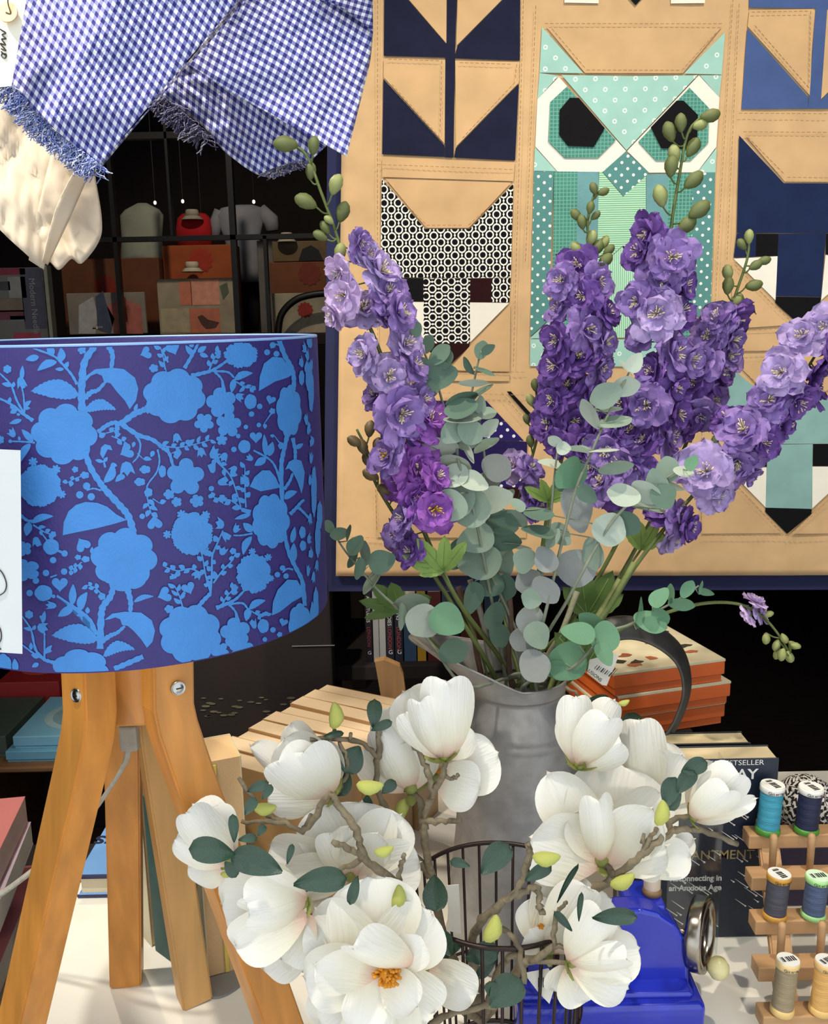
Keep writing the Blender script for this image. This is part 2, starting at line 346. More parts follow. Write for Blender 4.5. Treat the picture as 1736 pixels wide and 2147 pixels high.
text('Modern Needle', pxm(17, 2.3), m_grey, bk, frame(p, V((0, 0, -1)), V((1, 0, 0)), V((0, -1, 0))))
tw = thing('twine_box', 'pale wooden box edge beside the needlework book', 'box', at(104, 720, 2.25))
bbox('side', (at(97, 640, 2.25).x, 2.25, at(100, 740, 2.25).z), (at(105, 640, 2.25).x, 2.28, at(100, 555, 2.25).z), mat('pale_wood', '8f8770', .7, .1), tw, .002)
bbox('floor', at(-40, 760, 2.25) + V((0, 0, -.03)), V((at(106, 740, 2.25).x, 2.5, at(106, 733, 2.25).z)), mat('pale_wood', '8f8770', .7, .1), tw, .002)
# ---- shelf with boxed sets left of the lamp leg
m_shelf = mat('brown_shelf_wood', '6b4a2c', .6, .15, 10, stretch=(1, 8, 8))
SY = 1.62
sa_, sb_ = at(-120, 1624, SY), at(392, 1602, SY)
sh = thing('low_shelf', 'brown wooden shelf with boxed sets behind the lamp legs', 'shelf', V((sa_.x, SY, Z0)))
zt = sb_.z
bbox('board', (sa_.x, SY, sa_.z), (sb_.x, SY + .42, zt), m_shelf, sh, .003)
bbox('back_panel', (sa_.x - .02, SY + .42, Z0), (sb_.x + .02, SY + .45, zt + .33), m_dark, sh, .003)
bbox('board', (sa_.x, SY, sa_.z - .36), (sb_.x, SY + .42, zt - .36), m_shelf, sh, .003)
bbox('side_panel', (sa_.x - .02, SY, Z0), (sa_.x, SY + .42, zt + .02), m_shelf, sh, .003)
bbox('side_panel', (sb_.x, SY, Z0), (sb_.x + .02, SY + .42, zt + .02), m_shelf, sh, .003)
def lid_box(name, label, x0, x1, z0, h, y0, dep, hx, group, disc=None):
    t = thing(name, label, 'box', V(((x0 + x1) / 2, y0 + dep / 2, z0)), group); m = mat('card_' + hx, hx, .55, .08, 14)
    bbox('tray', (x0 + .002, y0 + .002, z0), (x1 - .002, y0 + dep - .002, z0 + h * .5), m, t, .001)
    bbox('lid', (x0, y0, z0 + h * .22), (x1, y0 + dep, z0 + h), m, t, .0015)
    for hx2, k in disc or []:
        r_ = min(x1 - x0, dep) * k; ob('round_print', G().lathe([(r_ * .01, h), (r_, h), (r_, h + .0006), (r_ * .01, h + .0006)], 32, M.Translation(((x0 + x1) / 2, y0 + dep / 2, z0 + .0003 + .0004 * (.5 - k)))).mesh('round_print'), mat('print_' + hx2, hx2, .6, .1, 30), t)
    return t
u = lambda px, Y=SY: at(px, 1580, Y).x
hb = pxm(24, SY)
GB = 'boxed sets on the low shelf'
lid_box('gift_box', 'bottom light blue flat box on the brown shelf behind the lamp leg', u(0), u(238), zt, hb * 1.1, SY + .02, .2, '5f93ad', GB)
lid_box('gift_box', 'light blue box with pale wreath on lid, upper of the blue pair', u(14), u(236), zt + hb * 1.1, hb * 1.25, SY + .03, .19, '6fa3bb', GB, [('8fa9ad', .36), ('6f8f96', .28), ('39504c', .12)])
lid_box('gift_box', 'grey box whose lid shows a red heart in white ring', u(36), u(250), zt + .0, hb * 2.5, SY + .235, .17, '4b5358', GB, [('c9c6bd', .42), ('4b5358', .35), ('a01f22', .27)])
lid_box('gift_box', 'dark red box at the edge of the low shelf', u(-120), u(28), zt, hb * 3.6, SY + .24, .17, '8c1c1e', GB, [('b8463a', .35)])
lid_box('gift_box', 'dark green box under the red one on low shelf', u(-120), u(-6), zt, hb * 2.2, SY + .04, .19, '3c4a40', GB)
lid_box('gift_box', 'teal box on the low shelf just behind the rear lamp leg', u(244), u(380), zt, hb * 2, SY + .05, .2, '2f7a78', GB)
# ---- magazines at lower left, below the table edge
MZ = at(10, 1772, 1.0).z - .2625
ms_ = thing('low_stool', 'dark stool holding the magazines at the lower left edge', 'stool', V((-.62, 1.1, Z0)))
bbox('seat', (-.88, .9, MZ - .03), (-.47, 1.45, MZ), m_dark, ms_, .004)
for xx, yy in ((-.84, .92), (-.5, .92), (-.84, 1.42), (-.5, 1.42)): bbox('leg', (xx - .012, yy - .012, Z0), (xx + .012, yy + .012, MZ - .03), m_dark, ms_, .003)
def lying(name, label, x, y, z, w, d, h, rot, hx, pages='d8d0c0', group='magazines on the low stool', cat='magazine'):
    mw = M.Translation((x, y, z)) @ M.Rotation(R(rot), 4, 'Z'); return book(name, label, (-w / 2, -d / 2, 0), (w / 2, d / 2, h), hx, pages, 'x-', mw, group, .0012, .0006, cat)
zz = MZ
for i, (h, hx, pg, dx, rt, lb) in enumerate(((.05, '8a8478', 'c9c0ae', .03, 20, 'lowest grey magazine bundle on the stool'), (.035, 'b06a70', 'd8cfc4', .015, 24, 'pink edged magazine bundle in the middle of the stool pile'), (.03, '5f7a70', '8aa098', -.01, 20, 'grey green magazine in the stool pile'), (.035, 'c9b6c4', 'e6e0d4', .012, 30, 'white magazine with lilac cover near the stool pile top'), (.04, 'b8706c', 'd8bcb4', .005, 26, 'red and pink magazine topping the stool pile'))):
    lying('magazine', lb, at(20, 1800, 1.0).x - .168 + dx, 1.10, zz, .2, .27, h, rt * .35, hx, pg); zz += h + .0005
# ---- books on the dark shelf under the quilt
BKY = 1.75
bs = thing('book_shelf', 'dark shelf holding guide books under the quilt', 'shelf', V((.1, BKY, Z0)))
zsh = at(800, 1388, BKY).z
bbox('board', (at(500, 1390, BKY).x, BKY - .02, zsh - .03), (at(1200, 1390, BKY).x, BKY + .28, zsh), m_dark, bs, .003)
bbox('board', (at(500, 1390, BKY).x, BKY - .02, zsh - .33), (at(1200, 1390, BKY).x, BKY + .28, zsh - .30), m_dark, bs, .003)
for px in (690, 1200): bbox('upright', (at(px, 1390, BKY).x - .02, BKY - .02, Z0), (at(px, 1390, BKY).x, BKY + .28, zsh + .36), m_dark, bs, .003)
ztop = at(800, 1238, BKY).z
for i, (x0, x1, hx, sp, lb) in enumerate(((754, 768, '26232a', 'ART STUDIES LONDON', 'near black guide book with white and red spine lettering'), (770, 782, 'a8a7a4', None, 'first pale grey guide book beside black one'), (783, 796, 'b3b2ae', None, 'second pale grey guide book under the hanging leaf'), (797, 813, '2a2c36', 'ART STUDIES LONDON', 'dark guide book right of the pale grey pair'), (815, 832, '262a36', 'GARDENS LONDON', 'dark blue black guide book with ring logo beside blue one'), (834, 860, '3a5270', None, 'slate blue guide book by the jug spout'), (862, 880, 'b58a2c', None, 'mustard yellow guide book by the jug spout'), (884, 912, '5a2426', None, 'dark red book behind the stems'), (914, 950, '31405e', None, 'navy book behind the stems'), (952, 1000, '6a3524', None, 'rust brown book behind the eucalyptus'), (1002, 1040, '2e5070', None, 'blue book behind the eucalyptus leaves'))):
    a, b = at(x0 + 14, 1388, BKY), at(x1 + 14, 1388, BKY)
    bb = book('guide_book', lb, (a.x, BKY, zsh), (b.x, BKY + .14, ztop + .012 * math.sin(i * 2.3)), hx, 'cfc6b0', 'y-', None, 'guide books under the quilt', .0015, .001)
    if sp:
        p = V((a.x + (b.x - a.x) * .25, BKY - .0008, ztop - .01)); k = 11 if 'STUDIES' in sp else 0
        text(sp[:k] or 'GARDENS', (b.x - a.x) * .7, m_white, bb, frame(p, V((0, 0, -1)), V((1, 0, 0)), V((0, -1, 0))))
        text('LONDON', (b.x - a.x) * .7, mat('red_ink', 'b04a50', .6, .05), bb, frame(p + V((0, 0, -.062)), V((0, 0, -1)), V((1, 0, 0)), V((0, -1, 0))))
        text('G', (b.x - a.x) * .8, m_white, bb, frame(V((a.x + (b.x - a.x) * .25, BKY - .0008, zsh + .016)), V((1, 0, 0)), V((0, 0, 1)), V((0, -1, 0))))
for i, (x, hx, lb) in enumerate(((720, '3a2c22', 'dark brown box on the lower shelf left of the plank'), (905, '4a1f1c', 'dim maroon box on the lower shelf behind the jug'), (1010, '3c2a20', 'dim brown box on the lower shelf behind the jug'))):
    a = at(x, 1440, BKY); lid_box('storage_box', lb, a.x - .04, a.x + .04, zsh - .30, .1, BKY, .2, hx, 'boxes on the lower dark shelf')
# decorative cut paper on dark cabinet behind the row of books
cb = thing('dark_cabinet', 'dark cabinet with faint leaf print behind the row of cream books', 'cabinet', at(560, 1500, 1.66))
a, b = at(405, 1700, 1.64), at(690, 1210, 1.64)
bbox('body', (a.x, 1.64, Z0), (b.x, 1.69, b.z), m_dark, cb, .003)
bbox('edge', (a.x - .004, 1.635, Z0), (a.x, 1.68, b.z), mat('teal_paint', '1f5a58', .5, .1), cb, .001)
bbox('label_strip', at(612, 1356, 1.637), at(702, 1352, 1.6395), m_grey, cb, .0003)
rr = random.Random(5)
for i in range(34):
    x, y = rr.uniform(425, 640), rr.uniform(1462, 1502); c = at(x, y, 1.6385); w = pxm(rr.uniform(10, 20), 1.64); h = w * .3
    ring = [c + V((w * .5 * math.cos(t * .7854), 0, h * .5 * math.sin(t * .7854))) for t in range(8)]
    ob('leaf_print', mesh('leaf_print', ring, [tuple(range(8))]), mat('print_6a604c', '6a604c', .6, .3, 30), cb)
# ================================================================ quilt
QY = 1.45
QP = at(1200, 600, QY)
qt = thing('patchwork_quilt', 'tan patchwork quilt with owl, fox and cat blocks hanging behind the flowers', 'quilt', V((QP.x, QY, at(1200, 1208, QY).z)))
def dots(n, r, ring=0, off=True):
    def f(u, v):
        uu, vv = u * n, v * n
        def d(a, b): return hyp(fr(a) - .5, fr(b) - .5)
        dd = mn(d(uu, vv), d(uu + .5, vv + .5)) if off else d(uu, vv)
        return (dd < r) if not ring else (ab(dd - r) < ring)
    return f
m_tan = mat('tan_linen', 'd2ae80', .85, .08, 26, bump=.55, bscale=34, sheen=.1)
QM = {
 'tan': m_tan, 'tan2': mat('tan_linen_pieced', 'd0ab7d', .85, .08, 22, bump=.6, bscale=28, sheen=.1),
 'navy': mat('navy_cotton', '1e2a4c', .8, .1, 30, bump=.2, bscale=60), 'blue': mat('mid_blue_cotton', '4a5f90', .8, .08, 30, bump=.2, bscale=60),
 'ink': mat('ink_navy_cotton', '1c1f36', .75, .12, 30, bump=.2, bscale=60),
 'black': mat('black_cotton', '100f12', .75, .1, 40, bump=.15), 'maroon': mat('maroon_black_cotton', '2a0d10', .75, .1),
 'white': mat('white_cotton', 'f1ecdc', .85, .03, 20, bump=.5, bscale=45),
 'mint': mat('mint_ring_dot_cotton', 'a0ccbe', .85, .05, 30, bump=.3, bscale=50, pat=lambda u, v: [(dots(35, .085, .03)(u, v), 'e6f2e6')]),
 'dot': mat('teal_white_dot_cotton', '5a8e8a', .85, .05, 30, bump=.2, pat=lambda u, v: [(dots(58, .125)(u, v), 'eef3e6')]),
 'weave': mat('green_crosshatch_cotton', '4c8c7c', .85, .1, 30, bump=.2, pat=lambda u, v: [(mx(fr(u * 190) < .22, fr(v * 190) < .22), '74ab9a')]),
 'aqua': mat('grey_teal_cotton', '6d9c9e', .85, .08, 30, bump=.2),
 'stripe': mat('mint_stripe_cotton', 'c4e4c0', .85, .04, 30, bump=.2, pat=lambda u, v: [(fr(v * 330) < .5, '74b394')]),
 'stripev': mat('mint_upright_stripe_cotton', 'bfe2c2', .85, .04, 30, bump=.2, pat=lambda u, v: [(fr(u * 330) < .45, '80bd9e')]),
 'teal': mat('plain_teal_cotton', '88aea8', .85, .08, 30, bump=.3, bscale=50),
 'polka': mat('indigo_polka_cotton', '2a2160', .8, .06, 30, bump=.2, pat=lambda u, v: [(dots(52, .13)(u, v), 'e8e4ee')]),
 'indigo': mat('indigo_cotton', '251c4e', .8, .1, 30, bump=.2),
}
def chain(u, v):                      # interlocked ring chains, white on black
    a, b = u * 49, v * 53
    def cell(a, b):
        x, y = (fr(a) - .5) * 28.0, (fr(b) - .5) * 26.0
        d = hyp(x, y)
        return mx(mx(ab(d - 7.2) < 1.45, (ab(x) < .9) * (ab(y) > 6.5)), hyp(x, ab(y) - 13.0) < 2.0)
    return [(mx(cell(a, b), cell(a + .5, b + .5)), 'f2eee4')]
QM['chain'] = mat('black_white_ring_chain_cotton', '131216', .85, .03, 30, bump=.2, pat=chain)
QM['chainh'] = mat('black_white_ring_chain_cotton_sideways', '131216', .85, .03, 30, bump=.2, pat=lambda u, v: chain(v, u))
for m_ in QM.values(): m_.node_tree.nodes['Principled BSDF'].inputs['Specular IOR Level'].default_value = .12
Q_AX = (at(1300, 600, QY) - at(1200, 600, QY)).normalized()
def q2(p, lift):                      # photo pixel -> point on the hanging plane, slight sag
    w = at(p[0], p[1], QY); return V((w.x, QY - lift - .0025 * math.sin(w.x * 9 + 1) * math.sin(w.z * 7), w.z))
def patch(mk, pts, lift=.0025, name='patch', puff=.0016, inset=.0022):
    bm = bmesh.new(); vs = [bm.verts.new(q2(p, lift)) for p in pts]; f = bm.faces.new(vs); f.normal_update()
    if f.normal.y > 0: f.normal_flip()
    for v in bm.verts: v.co.y += puff
    r = bmesh.ops.inset_region(bm, faces=[f], thickness=inset, depth=0, use_even_offset=True)
    for v in f.verts: v.co.y -= puff
    uvl = bm.loops.layers.uv.new('UVMap')
    for ff in bm.faces:
        for l in ff.loops: l[uvl].uv = (l.vert.co.x - QP.x, l.vert.co.z - QP.z)
    return ob(name, bm_mesh(name, bm), QM[mk], qt)
A = lambda *c: [(680 + .3726 * c[i], .3726 * c[i + 1]) for i in range(0, len(c), 2)]
B = lambda *c: [(1100 + .3726 * c[i], .3726 * c[i + 1]) for i in range(0, len(c), 2)]
C_ = lambda *c: [(1100 + .3664 * c[i], 700 + .3664 * c[i + 1]) for i in range(0, len(c), 2)]
D_ = lambda *c: [(680 + .3571 * c[i], 700 + .3571 * c[i + 1]) for i in range(0, len(c), 2)]
# base cloth with binding
base_px = [(722, -120), (1905, -120), (1880, 1206), (704, 1208)]
gq = G()
def qb(u_, v_):
    x = lerp(lerp(722, 1905, u_), lerp(704, 1880, u_), v_); y = lerp(-120, lerp(1208, 1206, u_), v_)
    return q2((x, y), .0) + V((0, -.0015 * noise.noise(V((x * .012, y * .012, 3))), 0))
gq.grid(qb, 90, 100)
o = ob('backing_cloth', gq.mesh('backing_cloth', True), m_tan, qt)
sol = o.modifiers.new('thick', 'SOLIDIFY'); sol.thickness = .006; sol.offset = 1
# leafy block, top left
for mk, pp in (('ink', A(338, -40, 435, -40, 688, 255, 682, 328, 335, 318)), ('ink', A(748, 262, 1045, -40, 1102, -40, 1098, 345, 732, 332)), ('ink', A(690, -40, 746, -40, 735, 330, 726, 890, 678, 888, 680, 330)),
               ('tan2', A(440, -40, 688, -40, 686, 248)), ('tan2', A(750, -40, 1040, -40, 742, 262)),
               ('ink', A(332, 447, 676, 822, 676, 886, 326, 870)), ('ink', A(1093, 475, 1072, 906, 730, 890, 738, 838)),
               ('tan2', A(335, 336, 680, 341, 676, 812, 334, 438)), ('tan2', A(736, 345, 1096, 352, 1093, 468, 740, 828)),
               ('tan2', A(326, 890, 1070, 915, 1062, 1022, 326, 998)),
               # fox
               ('tan2', A(345, 1008, 1050, 1030, 812, 1284, 572, 1284)), ('chain', A(324, 1008, 568, 1290, 568, 1562, 316, 1562)), ('chain', A(816, 1290, 1062, 1036, 1048, 1562, 816, 1566)), ('chain', A(568, 1290, 816, 1290, 816, 1566, 568, 1562)),
               ('chain', A(316, 1564, 430, 1566, 430, 1695, 318, 1695)), ('black', A(430, 1566, 558, 1566, 558, 1697, 430, 1697)), ('chainh', A(558, 1566, 820, 1568, 818, 1932, 558, 1932)), ('maroon', A(820, 1568, 940, 1568, 938, 1700, 820, 1700)), ('chain', A(940, 1568, 1048, 1566, 1040, 1702, 938, 1700)),
               ('white', A(318, 1697, 558, 1700, 558, 1926)), ('white', A(818, 1702, 1038, 1705, 820, 1926)), ('maroon', A(558, 1934, 818, 1934, 816, 1950, 690, 2070, 560, 1950)),
               ('tan2', A(312, 1704, 556, 1938, 690, 2082, 312, 2080)), ('tan2', A(1046, 1712, 1042, 2090, 700, 2084, 820, 1945)),
               # block under the fox (dark blue pieces behind the leaves)
               ('tan2', A(312, 2092, 1042, 2100, 1040, 2145, 312, 2140)),
               ('black', D_(1070, 338, 1095, 338, 1215, 470, 1205, 492)), ('indigo', D_(330, 392, 950, 392, 1062, 512, 330, 508)), ('polka', D_(330, 510, 1064, 514, 1172, 628, 330, 628)), ('indigo', D_(330, 630, 1190, 632, 1188, 830, 330, 826)), ('polka', D_(330, 828, 1188, 832, 1186, 900, 330, 896)), ('maroon', D_(330, 898, 1186, 902, 1184, 980, 330, 976)),
               ('tan2', D_(310, 900, 312, 1190, 640, 1195, 640, 980)), ('tan2', D_(308, 980, 1184, 984, 1184, 1196, 308, 1194)),
               # owl
               ('tan2', B(118, 152, 1110, 150, 890, 413, 338, 413)), ('mint', B(96, 156, 328, 414, 82, 412)), ('mint', B(1126, 182, 1108, 420, 896, 415)),
               ('mint', B(205, 424, 584, 430, 572, 846)), ('mint', B(584, 430, 972, 424, 572, 846)),
               ('mint', B(82, 414, 190, 428, 70, 562)), ('mint', B(56, 830, 178, 965, 50, 963)), ('mint', B(1108, 424, 1094, 548, 985, 424)), ('mint', B(1080, 832, 1074, 970, 972, 970)),
               ('white', B(190, 436, 70, 562, 58, 826, 182, 966, 442, 968, 570, 850)), ('white', B(980, 424, 1096, 550, 1078, 826, 970, 970, 700, 972, 576, 850)),
               ('dot', B(570, 852, 700, 972, 555, 1106, 436, 966)),
               ('dot', B(50, 966, 162, 966, 134, 1800, 30, 1895)), ('weave', B(164, 966, 296, 966, 284, 1900, 150, 1900)), ('aqua', B(296, 966, 416, 966, 402, 1900, 284, 1900)),
               ('stripe', B(418, 968, 434, 968, 552, 1106, 546, 1386, 404, 1520)), ('stripe', B(682, 990, 680, 1520, 546, 1386, 552, 1108)), ('stripev', B(546, 1390, 680, 1524, 676, 1900, 402, 1900, 404, 1524)),
               ('aqua', B(684, 980, 806, 978, 796, 1900, 678, 1900)), ('weave', B(806, 978, 946, 974, 926, 1900, 796, 1900)), ('dot', B(946, 974, 1072, 970, 1040, 1840, 926, 1740)),
               ('mint', B(132, 1808, 230, 1904, 28, 1904)), ('mint', B(30, 1908, 1040, 1912, 1036, 2064, 28, 2060)),
               # flower block, top right
               ('blue', B(1262, -40, 1660, -40, 1640, 50, 1260, 45)), ('blue', B(1640, -40, 1715, -40, 1660, 612, 1592, 612)), ('blue', B(1250, 162, 1592, 548, 1592, 612, 1219, 615)), ('blue', B(1662, 568, 1980, 250, 1975, 610, 1660, 612)),
               ('tan2', B(1262, 58, 1622, 54, 1602, 540, 1252, 150)), ('tan2', B(1698, 58, 1985, 62, 1982, 240, 1664, 560)),
               # white and blue scraps at top of centre block
               ('white', B(225, -60, 415, -60, 415, 22, 222, 18)), ('white', B(822, -60, 1015, -60, 1012, 20, 820, 22)), ('black', B(560, -40, 690, -40, 622, 32)),
               # cat
               ('tan2', B(1238, 758, 1980, 762, 1700, 1026, 1462, 1024)), ('navy', B(1206, 762, 1456, 1032, 1456, 1312, 1192, 1312)), ('navy', B(1456, 1032, 1710, 1034, 1708, 1312, 1456, 1312)), ('navy', B(1710, 1034, 1985, 770, 1975, 1312, 1708, 1312)),
               ('navy', B(1192, 1314, 1300, 1314, 1298, 1445, 1174, 1450)), ('black', B(1300, 1316, 1426, 1316, 1424, 1440, 1298, 1444)), ('navy', B(1426, 1316, 1692, 1314, 1664, 1672, 1410, 1666)), ('black', B(1692, 1316, 1810, 1316, 1808, 1440, 1690, 1432)),
               ('white', B(1174, 1456, 1422, 1442, 1408, 1690)), ('white', B(1688, 1436, 1930, 1450, 1664, 1690)), ('black', B(1410, 1670, 1664, 1674, 1660, 1700, 1530, 1816, 1406, 1704)),
               ('tan2', B(1166, 1476, 1396, 1710, 1520, 1826, 1160, 1850)), ('tan2', B(1670, 1706, 1960, 1470, 1960, 1850, 1545, 1826)), ('tan2', B(1160, 1862, 1960, 1866, 1960, 1968, 1158, 1975)),
               # lower right cat in teal
               ('tan2', C_(1200, 160, 1960, 160, 1660, 370, 1404, 372)), ('teal', C_(1150, 168, 1398, 380, 1398, 628, 1140, 628)), ('teal', C_(1400, 380, 1736, 372, 1736, 628, 1400, 628)), ('teal', C_(1740, 372, 1960, 180, 1960, 628, 1740, 628)),
               ('black', C_(1180, 632, 1382, 632, 1380, 758, 1178, 758)), ('teal', C_(1386, 632, 1646, 630, 1640, 1000, 1374, 992)), ('black', C_(1648, 630, 1790, 630, 1786, 756, 1646, 756)),
               ('white', C_(1150, 762, 1380, 762, 1374, 990)), ('white', C_(1644, 758, 1900, 760, 1642, 998)), ('black', C_(1374, 992, 1640, 1002, 1638, 1028, 1498, 1142, 1372, 1016)),
               ('tan2', C_(1010, 820, 1150, 780, 1470, 1138, 1006, 1140)), ('tan2', C_(1650, 1020, 1960, 770, 1960, 1140, 1520, 1142)),
               ('black', C_(930, 480, 1010, 500, 920, 590, 890, 580))):
    patch(mk, pp)
for mk, pp in (('weave', B(236, 490, 140, 580, 130, 800, 220, 890, 410, 890, 510, 790)), ('weave', B(925, 496, 1035, 610, 1030, 805, 930, 905, 735, 905, 636, 800))): patch(mk, pp, .0046)
for mk, pp in (('black', B(250, 556, 300, 556, 447, 725, 385, 830, 240, 826, 190, 765, 192, 625)), ('black', B(890, 570, 970, 650, 967, 775, 910, 840, 765, 838, 705, 720, 850, 570))): patch(mk, pp, .0066)
# running stitches: short raised dashes beside the seams
st = G()
def stitch(pts, dash=7, gap=4):
    for a, b in zip(pts, pts[1:]):
        L = math.hypot(b[0] - a[0], b[1] - a[1]); n = int(L / (dash + gap))
        for k in range(n):
            t0, t1 = k * (dash + gap) / L, (k * (dash + gap) + dash) / L
            p, q = [q2((lerp(a[0], b[0], t), lerp(a[1], b[1], t)), .0062) for t in (t0, t1)]
            st.tube([p, q], .0004, 3)
for pp in (A(300, -20, 300, 2100), A(1118, -20, 1060, 2100), A(300, 930, 1080, 960), A(345, 1040, 575, 1270, 810, 1270, 1045, 1060), A(360, 340, 660, 350, 650, 780, 360, 460), A(760, 360, 1080, 370, 1070, 470, 760, 800),
           B(60, 40, 0, 1500), B(1165, 0, 1060, 1800), B(1200, 30, 1130, 1500), B(150, 170, 345, 400, 880, 400, 1090, 170), B(110, 140, 1125, 140), B(1270, 75, 1600, 70, 1590, 500, 1270, 130), B(1200, 640, 1707, 645), B(1225, 745, 1707, 750), B(1250, 775, 1470, 1000, 1707, 1005), B(1175, 1490, 1400, 1725, 1530, 1845, 1690, 1710), B(1160, 1860, 1707, 1840), B(1150, 1980, 1707, 1960),
           C_(1200, 170, 1390, 350, 1736, 250), C_(1190, 850, 1490, 1165, 1736, 950), C_(1005, 560, 1000, 1140), C_(1000, 1150, 1736, 1150), D_(300, 880, 310, 1180), D_(60, 1185, 420, 1200), D_(690, 212, 1190, 225), D_(690, 345, 1190, 360), D_(1040, 345, 1190, 520)):
    stitch(pp)
o = ob('quilting_stitches', st.mesh('quilting_stitches'), mat('brown_thread', '9a7444', .8, .1), qt); o['kind'] = 'stuff'
# navy cloth behind the quilt
m_navycloth = mat('navy_backcloth', '1a1f48', .85, .12, 14, bump=.2, bscale=20)
a, b = at(672, 1238, QY + .03), at(1900, -150, QY + .03)
nb = thing('backing_panel', 'dark navy hanging panel showing as a border behind the quilt', 'panel', V((.4, QY + .03, a.z)))
g = G(); g.hexa([at(678, 1240, QY + .012), at(1900, 1236, QY + .012), at(1900, 1236, QY + .03), at(678, 1240, QY + .03), at(690, -160, QY + .012), at(1930, -160, QY + .012), at(1930, -160, QY + .03), at(690, -160, QY + .03)])
ob('cloth', g.mesh('cloth'), m_navycloth, nb)

# ================================================================ gingham cloth, hanging over the display
def gingham(u, v):
    a, b = fr(u) < .5, fr(v) < .5
    return [(mx(a, b), '868ac4'), (mn(a, b), '2e2b78')]
m_ging = mat('blue_white_gingham', 'f2f4fa', .85, .03, 40, bump=.45, bscale=420, transl=.12, pat=gingham, sheen=.1)
gc = thing('gingham_cloth', 'blue and white gingham cloth with frayed edge draped at the top', 'cloth', at(500, 300, 1.0))
def drape(name, P, D, e1, e2, nu=36, nv=28, wr=.004, seed=0, m=None, parent=None, p0=(0, 0), thick=.0008):
    """cloth sheet between four edges given as pixel polylines (top, bottom) with distances"""
    top, bot = P; dt, db = D
    def pl(pts, t):
        n = len(pts) - 1; i = min(int(t * n), n - 1); f = t * n - i
        return tuple(lerp(pts[i][k], pts[i + 1][k], f) for k in range(len(pts[0])))
    tp = [tuple(p) for p in cr_([V((x, y, 0)) for x, y in top], 8)] if len(top) > 2 else [(x, y, 0) for x, y in top]
    bp = [tuple(p) for p in cr_([V((x, y, 0)) for x, y in bot], 8)] if len(bot) > 2 else [(x, y, 0) for x, y in bot]
    vs, uv = [], []
    det = e1[0] * e2[1] - e1[1] * e2[0]
    for j in range(nv):
        for i in range(nu):
            s, t = i / (nu - 1), j / (nv - 1); a, b = pl(tp, s), pl(bp, s)
            x, y = lerp(a[0], b[0], t), lerp(a[1], b[1], t); d = lerp(pl([(q,) for q in dt], s)[0], pl([(q,) for q in db], s)[0], t)
            nx, ny = x + 7 * noise.noise(V((x * .006, y * .006, seed))), y + 7 * noise.noise(V((x * .006, y * .006, seed + 9)))
            vs.append(at(x, y, d + wr * noise.noise(V((x * .011, y * .011, seed))) + wr * .35 * noise.noise(V((x * .05, y * .05, seed)))))
            uv.append((((nx - p0[0]) * e2[1] - (ny - p0[1]) * e2[0]) / det, (e1[0] * (ny - p0[1]) - e1[1] * (nx - p0[0])) / det))
    fs = [(j * nu + i, j * nu + i + 1, (j + 1) * nu + i + 1, (j + 1) * nu + i) for j in range(nv - 1) for i in range(nu - 1)]
    o = ob(name, mesh(name, vs, fs, True, uv), m or m_ging, parent or gc)
    if thick: so = o.modifiers.new('thick', 'SOLIDIFY'); so.thickness = thick; so.offset = 0
    return o
drape('front_fall', ([(103, -175), (330, -175), (648, -175)], [(8, 168), (100, 258), (206, 348)]), ([.93, .92, .95], [.93, .90, .92]), (12.3, 13.2), (-6.6, 17.2), seed=1, nu=60, nv=50)
# fill between bottom edge of the fall and its right fold
drape('front_fall', ([(648, -175), (515, 0), (206, 348)], [(646, -172), (420, 100), (216, 346)]), ([.95, .95, .92], [.955, .955, .925]), (12.3, 13.2), (-6.6, 17.2), nu=30, nv=4, seed=1, wr=0)
drape('side_fall', ([(500, -20), (640, -40), (712, 0), (782, 62)], [(395, 135), (480, 190), (600, 258), (726, 328)]), ([.98, 1.0, 1.02, 1.03], [.985, .97, .97, .98]), (13.4, 8.6), (-6.0, 15.2), seed=4, nu=56, nv=46, wr=.008)
drape('side_fall', ([(782, 62), (775, 130), (762, 180)], [(726, 328), (726, 328), (726, 328)]), ([1.03, 1.03, 1.03], [.98, .98, .98]), (13.4, 8.6), (-6.0, 15.2), seed=4, nu=12, nv=20, wr=.004)
drape('top_fold', ([(645, -175), (705, -175), (778, -175)], [(655, -4), (715, 14), (782, 66)]), ([.97, .98, 1.0], [.97, .98, 1.02]), (14, 4), (-4, 14), seed=7, nu=30, nv=20)
drape('under_fold', ([(330, 196), (400, 130), (520, 205), (690, 300)], [(425, 262), (480, 325), (560, 372), (640, 348)]), ([1.03, 1.01, 1.0, 1.0], [1.05, 1.03, 1.02, 1.01]), (12.5, 9.5), (-3.0, 17), seed=11, nu=48, nv=36, wr=.018)
hr = thing('hanging_rail', 'dark rail above the frame from which the gingham and cream cloths hang', 'rail', at(350, -178, .97))
ob('rod', G().tube([at(-140, -178, .975), at(900, -178, .985)], .006, 12).mesh('rod', True), m_black, hr)
for px in (-100, 860): p_ = at(px, -178, .98); ob('hanger_wire', G().tube([p_, V((p_.x, p_.y, Z1))], .0015, 6).mesh('hanger_wire'), m_black, hr)
rr = random.Random(3)
